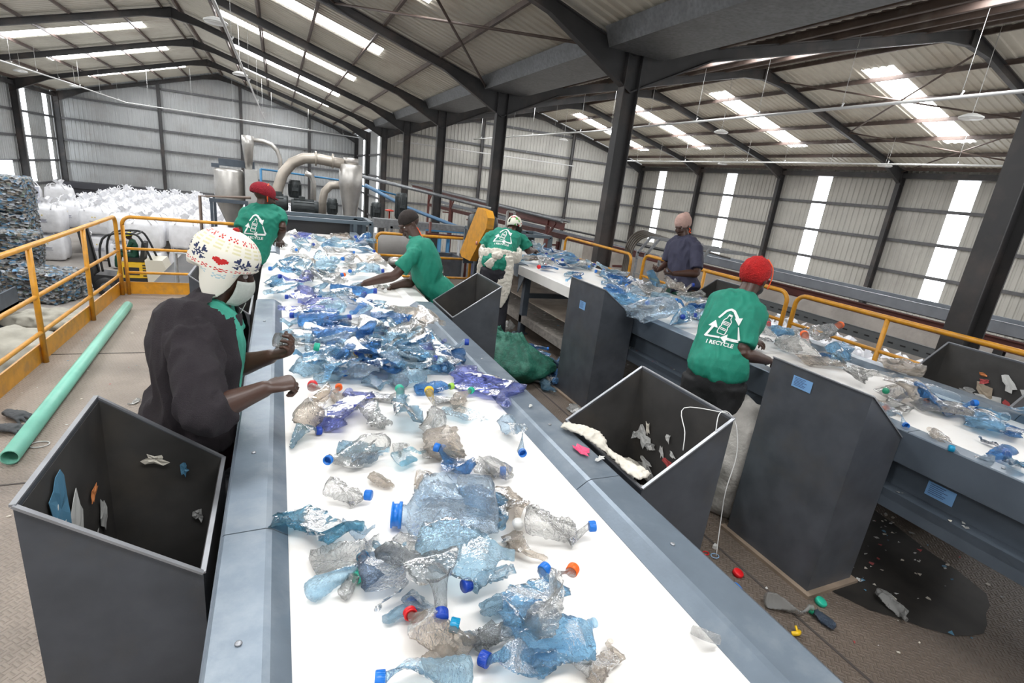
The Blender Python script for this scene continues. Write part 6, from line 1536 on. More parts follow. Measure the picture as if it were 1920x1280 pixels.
def place_bottle(x, y, zs, ang, L, kind, col, cap, label, lift, wide, group, roll=None, pitch=0., z_abs=None, rnd=random.Random(99)):
    k = rnd.randrange(4 if kind in 'cf' else 2)
    me, vs, tip, dr, rn, used = variant(kind, k, wide)
    o = bpy.data.objects.new('plastic_bottle', me); COL.objects.link(o)
    o.material_slots[0].link = 'OBJECT'; o.material_slots[0].material = PL[col]
    if roll is None: roll = rnd.choice((0, PI))+rnd.uniform(-.35, .35) if kind in 'cfg' else (rnd.uniform(0, 2*PI) if kind == 'b' else rnd.uniform(-.4, .2))
    if kind == 'r': pitch = -.9
    e = (roll, pitch, math.radians(ang))
    from mathutils import Euler
    M = Euler(e, 'XYZ').to_matrix(); Mn = np.array(M)
    zmin = float((vs@Mn.T)[:, 2].min())*L
    o.rotation_euler = e; o.scale = (L, L, L)
    o.location = (x, y, (zs+lift-zmin+.001) if z_abs is None else z_abs)
    tag(o, label, 'bottle', group)
    if cap != 'none':
        ring = cap.startswith('ring'); c = bpy.data.objects.new('neck_ring' if ring else 'screw_cap', cap_mesh(ring)); COL.objects.link(c)
        c.parent = o; c.material_slots[0].link = 'OBJECT'; c.material_slots[0].material = CAPM[cap]
        c.location = tip+dr*(rn*.15); s_ = rn*1.12 if kind == 'g' else max(.0128/L, rn*.92); c.scale = (s_, s_, s_)
        c.rotation_euler = dr.to_track_quat('X', 'Z').to_euler()
        c['label'] = {'blue': 'blue', 'dblue': 'dark blue', 'blue_w': 'dark blue', 'green2': 'dark green', 'orange2': 'orange', 'ring_blue': 'blue', 'ring_red': 'red'}.get(cap, cap)+(' neck ring' if ring else ' screw cap')
    BOT.append(o); return o
CAPN = {'blue': 'blue', 'dblue': 'dark blue', 'red': 'red', 'orange': 'orange', 'yellow': 'yellow', 'green': 'green', 'black': 'black', 'white': 'white', 'none': None, 'lime': 'lime', 'teal': 'teal'}
ORD = ['first', 'second', 'third', 'fourth', 'fifth', 'sixth', 'seventh', 'eighth', 'ninth', 'tenth', 'eleventh', 'twelfth', 'thirteenth', 'fourteenth', 'fifteenth']
def auto_labels(items, zone_of):
    """items: tuples without a label; name them by zone, colour, cap and order along the belt"""
    buckets = {}
    for i, t in enumerate(items):
        if t[7]: continue
        buckets.setdefault((zone_of(t), t[5], t[6]), []).append(i)
    out = {}
    for (zn, col, cap), idx in buckets.items():
        what = CNAME[col]+(' bottle with %s cap' % CAPN[cap] if CAPN.get(cap) else ' capless bottle')
        idx.sort(key=lambda i: items[i][0]-.45*items[i][1])
        for n_, i in enumerate(idx):
            if len(idx) == 1: lab = 'only crushed %s %s' % (what, zn)
            elif len(idx) == 2: lab = '%s %s %s' % (('leftmost', 'rightmost')[n_], what, zn)
            else: lab = '%s%s %s %s' % ('leftmost' if n_ == 0 else ('rightmost' if n_ == len(idx)-1 else ORD[n_]+' from left'), '', what, zn)
            out[i] = lab
    return out
def z_front(t):
    y = t[1]
    return 'in the far heap at the hopper' if y > 5.9 else ('beyond the reaching man' if y > 4.5 else ('near the reaching hands' if y > 3.75 else ('in the front belt\'s dense middle pile' if y > 3.0 else ('just past the dense middle pile' if y > 2.4 else 'on the front belt\'s near half'))))
def z_second(t):
    y = t[1]
    return 'piled by the headscarf wearer' if y > 6.2 else ('on the second belt\'s far half' if y > 5 else ('before the navy-shirted sorter' if y > 3.9 else ('on the second belt mid pile' if y > 2.9 else ('beside the red-beanie sorter' if y > 2.0 else 'behind the nearest tall bin'))))
def z_floor(t):
    y = t[1]
    return 'on the deck below the far second conveyor' if y > 6 else ('on the deck behind the green sack' if y > 5 else 'on the deck around the green sack')
for DATA, zs, zf, grp in ((B_FRONT, .903, z_front, 'plastic bottles on the front belt'), (B_SECOND, .903, z_second, 'plastic bottles on the second belt'), (B_FLOOR, .0, z_floor, 'plastic bottles on the deck')):
    AL = auto_labels(DATA, zf); rb = random.Random(4)
    for i, (x, y, a, L, kd, col, cap, lab, lift, wd) in enumerate(DATA):
        place_bottle(x, y, zs, a, L/.93, kd, col, cap, lab or AL[i], lift, wd, grp, rnd=rb)
# held in the hands
hb = 'plastic bottles held in hands'
place_bottle(.055, 2.065, 0, -12, .17, 'b', 'clear', 'green', 'clear bottle with a green lid held in the white-capped sorter\'s far hand', 0, 1.2, hb, 1.2, .15, 1.225)
place_bottle(.60, 4.52, .905, 60, .21, 'c', 'pale', 'blue', 'pale blue bottle being picked up by the bare-headed man\'s near hand', 0, 1.3, hb)
place_bottle(.84, 4.50, .905, -80, .18, 'c', 'clear', 'white', 'clear bottle under the bare-headed man\'s far hand', 0, 1.3, hb)
place_bottle(3.93, 4.70, 0, -60, .24, 'c', 'mid', 'none', 'crumpled blue bottle held by the navy-shirted sorter', 0, 1.2, hb, .5, .9, 1.06)
# ------------------------------------------------------------ bulk bags, bales, forklift
def rounded(c, d, n=10, rr=.32, bulge=.06, seed=0, amp=.02, sc=3.):
    """rounded cube with bulges; d full size"""
    mb = MB(); c = V(c); d = V(d)
    bm = bmesh.new(); bmesh.ops.create_cube(bm, size=1.); bmesh.ops.subdivide_edges(bm, edges=bm.edges[:], cuts=n, use_grid_fill=True)
    for v in bm.verts:
        p = v.co*2; q = V((p.x, p.y, p.z)); s = V((q.x*math.sqrt(max(0, 1-q.y**2/2-q.z**2/2+q.y**2*q.z**2/3)), q.y*math.sqrt(max(0, 1-q.z**2/2-q.x**2/2+q.z**2*q.x**2/3)), q.z*math.sqrt(max(0, 1-q.x**2/2-q.y**2/2+q.x**2*q.y**2/3))))
        p = p.lerp(s, rr); k = 1+bulge*(1-p.z**2)
        nn = noise.noise_vector(V((p.x*sc, p.y*sc, p.z*sc))+V((seed*7.3, 0, 0)))
        v.co = V((p.x*k*d.x/2, p.y*k*d.y/2, p.z*d.z/2))+nn*amp
    bm.verts.ensure_lookup_table(); mb.add([v.co+c for v in bm.verts], [tuple(v.index for v in f_.verts) for f_ in bm.faces], True); bm.free(); return mb
def bulk_bag(loc, seed, lab, m=None, print_=True):
    m = m or M_bag
    t = thing('bulk_bag', lab, 'bulk bag', loc, 'white bulk bags')
    x, y, z = loc
    rounded((x, y, z+.52), (1.08, 1.08, 1.04), 9, .25, .07, seed, .03, 2.5).build('bag_body', m, t)
    for sx in (-1, 1):
        for sy in (-1, 1):
            q = V((x+sx*.42, y+sy*.42, z+.98)); rn_ = random.Random(seed*9+sx*2+sy); k = V((rn_.uniform(-.12, .12), rn_.uniform(-.12, .12), rn_.uniform(-.05, .08)))
            MB().tube(smoothpath([q+V((-.10*sx, .1*sy, -.02)), q+V((-.12*sx, .05*sy, .16))+k, q+V((-.02*sx, -.05*sy, .20))+k, q+V((.03*sx, -.12*sy, .06)), q+V((.05*sx, -.14*sy, -.06))], 3), .022, 6).build('lifting_loop', m, t)
    sp = MB(); n = 20; vs = []
    for i, (r, h) in enumerate(((.40, 0), (.30, .07), (.15, .13), (.08, .19), (.15, .27), (.22, .36))):
        for j in range(n):
            a = 2*PI*j/n; rr_ = r*(1+.22*math.sin(a*5+seed+i)+.1*math.sin(a*9+i*2)); vs.append(V((x+rr_*math.cos(a), y+rr_*math.sin(a), z+1.0+h+.03*math.sin(a*4+seed)*i*.4)))
    sp.add(vs, [(i*n+j, i*n+(j+1) % n, (i+1)*n+(j+1) % n, (i+1)*n+j) for i in range(5) for j in range(n)], True); sp.build('gathered_top', m, t)
    if print_:
        pr = MB()
        for (dx, dz, w, h) in ((-.06, .72, .05, .05), (.04, .72, .05, .05)): pr.box((x+dx, y-.592, z+dz), (w, .004, h))
        pr.build('yellow_mark', mat('bag_mark', (.75, .62, .25), .6), t)
        p2 = MB()
        for k, w in enumerate((.34, .30, .36)): p2.box((x, y-.590, z+.56-.05*k), (w, .004, .018))
        p2.build('printed_lines', mat('bag_ink', (.25, .25, .32), .6), t)
    return t
PROTO = [bulk_bag((0, 0, 0), s, 'x', print_=s in (0, 2)) for s in range(4)]
used_b = [False]*4
def put_bag(x, y, z, lab, k, rz=0., sc=1.):
    if not used_b[k]: o = PROTO[k]; used_b[k] = True
    else: o = copy_tree(PROTO[k])
    o.location = (x, y, z); o.rotation_euler = (0, 0, rz); o.scale = (sc, sc, sc); o['label'] = lab; return o
rb = random.Random(8)
fieldL = 'white bulk bag in the crowded stacked field behind the front row'
xs_ = [-6.05, -4.85, -3.62, -2.4, -1.2]
names = ['left end', 'second place', 'middle', 'fourth place', 'right end']
for i, x in enumerate(xs_[1:]):
    y = 24.3+.5*i
    put_bag(x+.15, y, ZG, 'white bulk bag on the ground at %s of the front row, behind the forklift' % names[i+1], rb.randrange(4), rb.uniform(-.1, .1))
    put_bag(x+.15, y, ZG+1.12, 'white bulk bag on top at %s of the front row, behind the forklift' % names[i+1], rb.randrange(4), rb.uniform(-.1, .1))
for i, (x, y) in enumerate(((-8.6, 27.2), (-7.0, 27.6))):
    put_bag(x, y, ZG, 'printed white bulk bag at the bottom of the %s stack left of the field' % ('outermost', 'inner')[i], (0, 2)[i], .05)
    put_bag(x, y, ZG+1.12, 'printed white bulk bag on top of the %s stack left of the field' % ('outermost', 'inner')[i], (2, 0)[i], -.04)
put_bag(-5.7, 25.9, ZG, 'white bulk bag set back at the left of the front row, lower one', 1, 0); put_bag(-5.7, 25.9, ZG+1.12, 'white bulk bag set back at the left of the front row, upper one', 3, .1)
for r_i in range(9):
    y = 28.9+r_i*1.22
    for c_i in range(8):
        x = -8.3+c_i*1.2+.25*(r_i % 2)
        if r_i == 0 and c_i > 1: pass
        put_bag(x+rb.uniform(-.08, .08), y+rb.uniform(-.1, .1), ZG+1.12+rb.uniform(-.03, .05), fieldL, rb.randrange(4), rb.uniform(-.3, .3))
for c_i in range(5):
    put_bag(-4.7+c_i*1.2, 26.6+.2*(c_i % 2), ZG+1.12, 'white bulk bag in the second row, directly behind the front row', rb.randrange(4), rb.uniform(-.2, .2))
for i, (x, y, z, l) in enumerate(((-12.3, 36.5, 0, 'bottom bag of the left pair against the dark wall band'), (-12.3, 36.5, 1.12, 'top bag of the left pair against the dark wall band'), (-11.1, 37.3, 0, 'bottom bag of the right pair against the dark wall band'), (-11.1, 37.3, 1.12, 'top bag of the right pair against the dark wall band'))):
    put_bag(x, y, ZG+z, 'white bulk bag, '+l, (0, 0, 1, 3)[i], .1, 1.05)
# loose bags on the ground at the right, beyond the yellow railing
rb2 = random.Random(21)
sp = []
for r_i in range(3):
    for c_i in range(14):
        sp.append((11.3+r_i*1.12+rb2.uniform(-.1, .1), -1.6+c_i*1.08+rb2.uniform(-.1, .1)))
for i, (x, y) in enumerate(sp):
    o = put_bag(x, y, ZG+1.28-.22*((x-11.3)/1.12)+rb2.uniform(-.15, .08), 'white bulk bag stacked along the concrete wall beyond the right railing', rb2.randrange(4), rb2.uniform(-.5, .5), 1.0)
    o['group'] = 'white bags by the concrete wall'
# bales of pressed bottles
def bale_mat():
    m = bpy.data.materials.new('pressed_bottles'); m.use_nodes = True; nt = m.node_tree; N = nt.nodes; L = nt.links; b = N['Principled BSDF']
    tc = N.new('ShaderNodeTexCoord'); mp = N.new('ShaderNodeMapping'); mp.inputs['Scale'].default_value = (1, 1, 1.8); L.new(tc.outputs['Object'], mp.inputs['Vector'])
    vo = N.new('ShaderNodeTexVoronoi'); vo.inputs['Scale'].default_value = 9; vo.inputs['Randomness'].default_value = 1; L.new(mp.outputs[0], vo.inputs['Vector'])
    sp_ = N.new('ShaderNodeSeparateColor'); L.new(vo.outputs['Color'], sp_.inputs[0])
    cr = N.new('ShaderNodeValToRGB'); el = cr.color_ramp.elements; cr.color_ramp.interpolation = 'CONSTANT'
    el[0].position = 0; el[0].color = (.05, .05, .05, 1); el[1].position = .2; el[1].color = (.16, .17, .18, 1)
    for p, c in ((.36, (.10, .20, .30, 1)), (.48, (.33, .34, .34, 1)), (.62, (.06, .07, .06, 1)), (.7, (.22, .19, .15, 1)), (.8, (.12, .16, .13, 1)), (.86, (.42, .45, .5, 1)), (.93, (.04, .03, .03, 1)), (.97, (.10, .28, .5, 1))): e = el.new(p); e.color = c
    L.new(sp_.outputs[0], cr.inputs[0]); L.new(cr.outputs[0], b.inputs['Base Color']); b.inputs['Roughness'].default_value = .35
    bp = N.new('ShaderNodeBump'); bp.inputs['Strength'].default_value = .8; bp.inputs['Distance'].default_value = .05; L.new(vo.outputs['Distance'], bp.inputs['Height']); L.new(bp.outputs['Normal'], b.inputs['Normal'])
    return m
M_bale = bale_mat()
def bale(x, y, z, d, rz, lab, seed):
    mb = rounded((0, 0, 0), d, 22, .10, .02, seed, .07, 9.)
    for i, p in enumerate(mb.v): mb.v[i] = p+noise.noise_vector(p*7+V((seed, 0, 0)))*.05
    o = mb.build('pressed_bale', M_bale); o.location = (x, y, z+d[2]/2); o.rotation_euler = (0, 0, rz); tag(o, lab, 'bale', 'pressed bales of bottles')
    for k in (-1, 0, 1):
        w_ = MB(); dx = d[0]/2+.03; dz = d[2]/2+.02
        w_.tube([(-dx, k*d[1]*.28, -dz), (dx, k*d[1]*.28, -dz), (dx, k*d[1]*.28, dz), (-dx, k*d[1]*.28, dz)], .008, 5, close=True)
        w_.build('baling_wire', M_galv, o)
z0 = ZG
for i in range(3): bale(-8.55, 23.4, z0+i*1.15, (1.5, 1.3, 1.15), .05, 'pressed bottle bale in the tall left stack, %s layer' % ('bottom', 'middle', 'top')[i], i)
for i in range(3): bale(-10.15, 23.6, z0+i*1.15, (1.5, 1.3, 1.15), -.05, 'pressed bottle bale in the outer tall stack, %s layer' % ('bottom', 'middle', 'top')[i], i+5)
bale(-7.9, 21.0, z0, (1.5, 1.3, 1.1), .1, 'low pressed bale at the foot of the tall stack', 11)
bale(-6.65, 20.2, z0, (1.5, 1.3, .95), -.35, 'tilted pressed bale in front of the forklift forks', 12)
bale(-7.6, 21.3, z0+1.12, (1.2, 1.1, .8), .2, 'upper pressed bale leaning behind the tilted one', 13)
bale(-7.9, 18.3, z0, (1.4, 1.3, 1.05), .1, 'nearest pressed bale at the left edge of the view', 14)
o = MB().bb(-11.0, -10.3, 32.0, 32.06, ZG, -.6).build('white_panel', mat('white_panel', (.6, .62, .72), .6)); o.name = 'partition_panel'; tag(o, 'pale ribbed panel standing right of the tall bale stack', 'panel')
# forklift
fx, fy = -4.66, 21.3
t = thing('forklift', 'yellow and black forklift truck driving left past the bulk bags', 'forklift', (fx, fy, ZG))
def wheel(x, y, r, w, nm='wheel'):
    o = MB().lathe((x, y-w/2, ZG+r), [(r*.5, 0), (r*.94, .0), (r, .03), (r, w-.03), (r*.94, w), (r*.5, w)], 28, (0, 1, 0)).build(nm, M_black, t)
    MB().lathe((x, y-w/2-.01, ZG+r), [(0, 0), (r*.45, 0), (r*.5, .03), (r*.5, w)], 18, (0, 1, 0)).build('hub', M_tabside, o)
for dy in (-.5, .5): wheel(fx-.62, fy+dy, .31, .22)
for dy in (-.42, .42): wheel(fx+.62, fy+dy, .25, .2)
MB().prism([(fx-.95, ZG+.25), (fx+1.0, ZG+.25), (fx+1.05, ZG+.55), (fx-.9, ZG+.7), (fx-.98, ZG+.5)], fy-.45, fy+.45, 'xz').build('chassis', M_black, t)
MB().prism([(fx-.35, ZG+.62), (fx+.55, ZG+.62), (fx+.6, ZG+1.12), (fx-.2, ZG+1.12)], fy-.46, fy+.46, 'xz').build('yellow_body', mat('forklift_yellow', (.75, .45, .02), .4), t)
MB().bb(fx-.12, fx+.32, fy-.47, fy-.455, ZG+.72, ZG+.98).build('black_panel', M_black, t)
MB().prism([(fx+.55, ZG+.45), (fx+1.08, ZG+.45), (fx+1.12, ZG+.9), (fx+1.0, ZG+1.25), (fx+.5, ZG+1.25)], fy-.5, fy+.5, 'xz').build('counterweight', mat('cream_paint', (.62, .58, .48), .4), t)
ms = MB()
for dy in (-.3, .3): ms.beam((fx-.95, fy+dy, ZG+.15), (fx-1.22, fy+dy, ZG+2.15), .12, .14)
ms.beam((fx-1.22, fy-.35, ZG+2.12), (fx-1.22, fy+.35, ZG+2.12), .08, .1).beam((fx-1.0, fy-.3, ZG+.6), (fx-1.0, fy+.3, ZG+.6), .05, .15).box((fx-1.1, fy, ZG+1.25), (.04, .5, 1.6), rot=Matrix.Rotation(-.13, 3, 'Y'))
ms.build('mast', M_black, t)
for dy in (-.25, .25): MB().bb(fx-2.2, fx-1.1, fy+dy-.06, fy+dy+.06, ZG+.08, ZG+.13).build('fork', mat('fork_steel', (.2, .19, .18), .4, .5), t)
for dy in (-.42, .42): MB().tube(smoothpath([(fx-.7, fy+dy, ZG+.8), (fx-.72, fy+dy, ZG+1.5), (fx-.5, fy+dy, ZG+2.0), (fx+.2, fy+dy, ZG+2.1), (fx+.45, fy+dy, ZG+1.9), (fx+.7, fy+dy, ZG+1.2)], 3), .035, 8).build('overhead_guard', M_black, t)
for k in range(5): MB().bb(fx-.35+k*.16, fx-.31+k*.16, fy-.42, fy+.42, ZG+2.05, ZG+2.09).build('guard_bar', M_black, t)
MB().box((fx+.18, fy, ZG+1.2), (.5, .5, .14)).box((fx+.42, fy, ZG+1.5), (.12, .48, .6), rot=Matrix.Rotation(.15, 3, 'Y')).build('seat', M_black, t)
MB().tube([(fx-.42, fy, ZG+.9), (fx-.28, fy, ZG+1.45)], .025, 6).lathe((fx-.28, fy, ZG+1.45), [(.16, 0), (.18, .015), (.16, .03)], 18, (.4, 0, 1)).build('steering_wheel', M_black, t)
for k in range(5): MB().bb(fx+.42, fx+.52, fy-.475, fy-.46, ZG+.68+k*.09, ZG+.72+k*.09).build('vent_slot', M_black, t)
S_ = lambda a, b, c: (fx+a, fy+b, ZG+c)
JD = dict(pelvis=S_(.12, 0, 1.33), waist=S_(.14, 0, 1.50), chest=S_(.12, 0, 1.72), neck=S_(.08, 0, 1.88), head=S_(.03, 0, 2.0), shR=S_(.10, .2, 1.82), shL=S_(.10, -.2, 1.82), elR=S_(-.02, .22, 1.58), wrR=S_(-.2, .14, 1.52), haR=S_(-.26, .12, 1.52), elL=S_(-.02, -.22, 1.58), wrL=S_(-.2, -.14, 1.52), haL=S_(-.26, -.12, 1.52))
JD = {k: V(v)-V((0, 0, .04)) for k, v in JD.items()}
def driver():
    up = V((0, 0, 1)); tt = thing('person', 'person in dark green overalls and a yellow hard hat, driving the forklift', 'person', JD['pelvis'])
    f_ = V((-1, 0, 0)); r_ = f_.cross(up); J = JD
    mb = MB(); sloft(mb, [J['pelvis'], J['waist'], J['chest'], J['neck']], [(.14, .11), (.13, .10), (.15, .10), (.055, .055)], r_)
    loft(mb, [J['neck'], J['head']], [(.052, .052), (.05, .05)], r_); Rh = head_mb(mb, J['head'], (-1, -.1, -.2), (0, 0, 1))
    for i, sd in enumerate('RL'):
        loft(mb, [J['chest'].lerp(J['neck'], .5), J['sh'+sd], J['el'+sd], J['wr'+sd]], [(.06, .06), (.05, .05), (.038, .038), (.027, .025)], up); hand(mb, J['wr'+sd], J['ha'+sd], (0, 0, -1), .8, sd == 'R')
    for s_ in (-1, 1):
        hp = J['pelvis']+V((0, s_*.1, 0)); sloft(mb, [hp, hp+V((-.4, s_*.03, .04)), hp+V((-.48, s_*.03, -.35))], [(.08, .08), (.06, .06), (.045, .045)], up)
    union(mb, 'body', M_skin, tt, .010, 2)
    c = MB(); sloft(c, [J['pelvis']-up*.05, J['waist'], J['chest'], J['neck'].lerp(J['chest'], .2)], [(.17, .14), (.15, .12), (.175, .125), (.09, .08)], r_)
    for sd in 'RL': loft(c, [J['chest'].lerp(J['neck'], .5), J['sh'+sd], J['el'+sd], J['wr'+sd]], [(.07, .07), (.07, .07), (.055, .055), (.045, .045)], up, cap=False)
    for s_ in (-1, 1):
        hp = J['pelvis']+V((0, s_*.1, 0)); sloft(c, [hp, hp+V((-.4, s_*.03, .04)), hp+V((-.48, s_*.03, -.33))], [(.10, .10), (.08, .08), (.065, .065)], up)
    union(c, 'overalls', M_dgreen, tt, .013, 2, .006)
    h = dome(J['head']+V((0, 0, .02)), Rh, .10, .125, .12, .0, 28, 10); h.ell(J['head']+Rh @ V((0, .10, .03)), (.07, .05, .008), 14, 6, Rh); h.build('hard_hat', mat('hat_yellow', (.8, .65, .03), .35), tt)
driver()
# sacks and cloths
M_tarp = mat('tarpaulin', (.40, .38, .32), .8, nz=.12, nscale=5, bump=.4, bscale=12)
def lump(name, lab, cat, c, d, m, seed, amp=.12, sc=2.5, flat=.0, rz=0.):
    mb = rounded((0, 0, 0), d, 26, .75, .05, seed, 0, 1)
    for i, p in enumerate(mb.v):
        q = p.copy(); a = 1-abs(noise.noise(V((q.x*sc, q.y*sc, q.z*sc))+V((seed, 0, 0))))*2; b_ = noise.noise(q*sc*2.6+V((seed, 3, 0)))
        n_ = q.normalized(); mb.v[i] = q+n_*(a*amp*.7+b_*amp*.4)
    zmin = min(p.z for p in mb.v)
    for i, p in enumerate(mb.v):
        if p.z < zmin*.8: mb.v[i].z = zmin*.8
    o = mb.build(name, m); o.location = (c[0], c[1], c[2]-zmin*.8); o.rotation_euler = (0, 0, rz); tag(o, lab, cat); return o
M_gsack = mat('green_woven_sack', (.010, .11, .072), .6, nz=.35, nscale=22, stain=(.07, .24, .17), stain_amt=.6, stain_scale=8, bump=.5, bscale=60)
def open_sack(name, lab, c, R, H, m, lean, seed, rz=0.):
    mb = MB(); nu, nt_ = 30, 96; vs = []
    for i in range(nu+1):
        u = i/nu
        for j in range(nt_):
            t_ = 2*PI*j/nt_
            q = V((math.cos(t_)*1.6+seed, math.sin(t_)*1.6, u*2.2)); fo = 1-abs(noise.noise(q))*2.6; f2 = noise.noise(q*2.3+V((3, 3, 3)))
            r = R*(.80+.45*math.sin(PI*min(1, u*1.2))-.42*max(0, u-.45)*1.3)*(1+.15*fo+.12*f2)
            h = H*u*(1-.55*max(0, math.cos(t_-1.0))*u)+.02*f2*u
            vs.append(V((r*math.cos(t_)*1.15+lean[0]*u*u, r*math.sin(t_)+lean[1]*u*u, max(.004, h))))
    fs = [(i*nt_+j, i*nt_+(j+1) % nt_, (i+1)*nt_+(j+1) % nt_, (i+1)*nt_+j) for i in range(nu) for j in range(nt_)]+[tuple(reversed(range(nt_)))]
    mb.add(vs, fs, True); o = mb.build(name, m, recalc=False); s_ = o.modifiers.new('t', 'SOLIDIFY'); s_.thickness = .006
    o.location = c; o.rotation_euler = (0, 0, rz); tag(o, lab, 'sack'); return o
open_sack('woven_sack', 'crumpled dark green woven sack spilling bottles between the two conveyors', (2.28, 4.60, 0), .27, .46, M_gsack, (-.12, .12), 4.2, -.6)
lump('woven_sack', 'dark green woven sack tucked behind the label-filled bin', 'sack', (2.25, 2.15, 0), (.40, .34, .5), M_gsack, 9, .09, 5)
lump('white_sack', 'off white woven sack with loose threads between the red-capped sorter and tall bin', 'sack', (2.75, 2.12, 0), (.42, .40, .78), mat('dirty_white_sack', (.42, .40, .37), .75, nz=.15, nscale=12, bump=.4, bscale=40), 6, .07, 4)
lump('tarpaulin_bundle', 'large pale tarpaulin bundle on the ground outside the left railing', 'bundle', (-5.15, 13.2, ZG), (1.6, 1.5, 1.05), M_tarp, 3, .14, 2.0)
lump('dark_sacking', 'heap of brown sacking on the ground at the lower left beyond the railing', 'cloth', (-5.3, 11.5, ZG), (1.5, .9, .5), mat('brown_sacking', (.13, .115, .095), .8, nz=.3, nscale=8), 8, .16, 3)
lump('cream_sacking', 'crumpled cream sacking near the forklift wheels', 'cloth', (-5.6, 17.0, ZG), (1.8, 1.0, .4), M_tarp, 12, .14, 3)
t = thing('steel_trough', 'dark steel trough conveyor standing on the ground outside the left railing', 'trough', (-6.6, 13, ZG))
MB().bb(-7.4, -6.4, 11, 17.5, ZG+.5, ZG+.6).bb(-6.45, -6.4, 11, 17.5, ZG+.5, ZG+1.0).build('trough_body', M_tabside, t)
for y in (11.5, 14, 17): MB().bb(-7.3, -6.45, y, y+.08, ZG, ZG+.5).build('leg', M_tabside, t)
MB().bb(-5.98, -5.9, 14.6, 14.9, ZG+1.0, ZG+1.3).bb(-6.4, -5.9, 14.7, 14.76, ZG+.9, ZG+1.0).build('yellow_plate', M_yel, t)
# ------------------------------------------------------------ scraps, gloves, litter
M_paper = [mat('scrap_white', (.55, .55, .53), .7), mat('scrap_cream', (.60, .56, .48), .8), mat('scrap_orange', (.50, .17, .05), .6), mat('scrap_blue', (.08, .22, .34), .6), mat('scrap_red', (.40, .06, .06), .6), mat('scrap_grey', (.30, .30, .29), .7), mat('scrap_brown', (.33, .27, .20), .8)]
def scrap(c, n, size, m, lab, seed, group, asp=1.6, spin=None, cat='scrap'):
    """torn piece of label lying on a surface with normal n"""
    rn_ = random.Random(seed); n = V(n).normalized(); a, b = frame_for(n, V((.3, .5, 1)))
    th = rn_.uniform(0, 2*PI) if spin is None else spin
    u = a*math.cos(th)+b*math.sin(th); v = n.cross(u); k = 12; mb = MB(); vs = []
    rad = [1+rn_.uniform(-.55, .35) for _ in range(k)]
    vs.append(n*.006*rn_.random())
    for ring in (.5, 1.):
        for i in range(k):
            t_ = 2*PI*i/k; r_ = rad[i]*ring*size/2
            vs.append(u*math.cos(t_)*r_*asp+v*math.sin(t_)*r_/asp**.5+n*(.002+.006*rn_.random()))
    mb.add(vs, [(0, 1+i, 1+(i+1) % k) for i in range(k)]+[(1+i, 1+k+i, 1+k+(i+1) % k, 1+(i+1) % k) for i in range(k)], False)
    o = mb.build('label_scrap', m); sm_ = o.modifiers.new('t', 'SOLIDIFY'); sm_.thickness = .0012
    o.location = c; tag(o, lab, cat, group); return o
CN = ['white', 'cream', 'orange', 'blue', 'red', 'grey', 'brown']
# bin C interior wall x = 1.58 (faces -x), y 1.27..1.84
g1 = 'torn label scraps in the right centre bin'
place = ['high on the back wall', 'upper right', 'beside the rim string', 'mid left', 'centre', 'right of centre', 'low right', 'low centre', 'low left', 'near the bottom corner', 'at the front rim corner', 'below the centre', 'along the left wall', 'on the left wall near the rim']
spec = [(1.573, 1.70, .90, .035, 1), (1.573, 1.66, .82, .04, 5), (1.573, 1.58, .84, .03, 0), (1.573, 1.52, .80, .045, 4), (1.573, 1.50, .72, .10, 0), (1.573, 1.40, .74, .09, 0), (1.573, 1.36, .64, .08, 0), (1.573, 1.62, .68, .06, 5), (1.573, 1.74, .66, .07, 0), (1.573, 1.78, .60, .05, 2), (1.573, 1.52, .58, .11, 5), (1.573, 1.42, .55, .08, 2), (1.573, 1.46, .50, .07, 3), (1.573, 1.56, .92, .028, 0)]
for i, (x, y, z, s, ci) in enumerate(spec): scrap((x-.009, y, z), (-1, 0, 0), s*1.15, M_paper[ci], '%s label scrap stuck %s of the right centre bin' % (CN[ci], place[i]), i+50, g1)
for i, (x, y, s, ci) in enumerate(((1.45, 1.55, .13, 0), (1.38, 1.42, .11, 2), (1.50, 1.38, .10, 0), (1.30, 1.50, .12, 5), (1.40, 1.68, .09, 1), (1.28, 1.65, .08, 3), (1.33, 1.36, .10, 0))):
    scrap((x, y, .600+.012*i), (0.3, -.2, 1), s, M_paper[ci], '%s scrap in the heap inside the right centre bin, %s one' % (CN[ci], ('topmost', 'left', 'right', 'front', 'rear', 'smallest', 'nearest')[i]), i+80, g1)
rs_ = random.Random(31)
for i in range(16):
    scrap((1.564, rs_.uniform(1.32, 1.80), rs_.uniform(.64, .86)), (-1, 0, 0), rs_.uniform(.025, .075), M_paper[rs_.choice((0, 0, 0, 1, 5, 2, 6))], 'small torn scrap among those sticking to the right centre bin\'s back wall', i+400, 'small scraps on the back wall of the right centre bin')
for i in range(12):
    scrap((rs_.uniform(1.25, 1.55), rs_.uniform(1.32, 1.80), .600+.01*i), (rs_.uniform(-.3, .3), rs_.uniform(-.3, .3), 1), rs_.uniform(.05, .12), M_paper[rs_.choice((0, 0, 5, 5, 1, 2, 3))], 'loose torn scrap in the heap filling the right centre bin', i+430, 'loose heap in the right centre bin')
g2 = 'torn label scraps in the bottom left bin'
pl2 = ['nearest the rim', 'long and curled', 'square', 'narrow', 'low and wide', 'small orange tipped', 'in the far corner']
for i, (x, z, s, ci) in enumerate(((-.44, .92, .12, 0), (-.36, 1.0, .12, 3), (-.37, .88, .13, 0), (-.41, .80, .06, 1), (-.33, .74, .09, 5), (-.345, .90, .04, 2), (-.46, .80, .08, 0))):
    scrap((-.503, 1.35+.055*i, z+.02), (1, 0, 0), s, M_paper[ci], '%s label scrap on the left wall of the bottom left bin, %s' % (CN[ci], pl2[i]), i+120, g2)
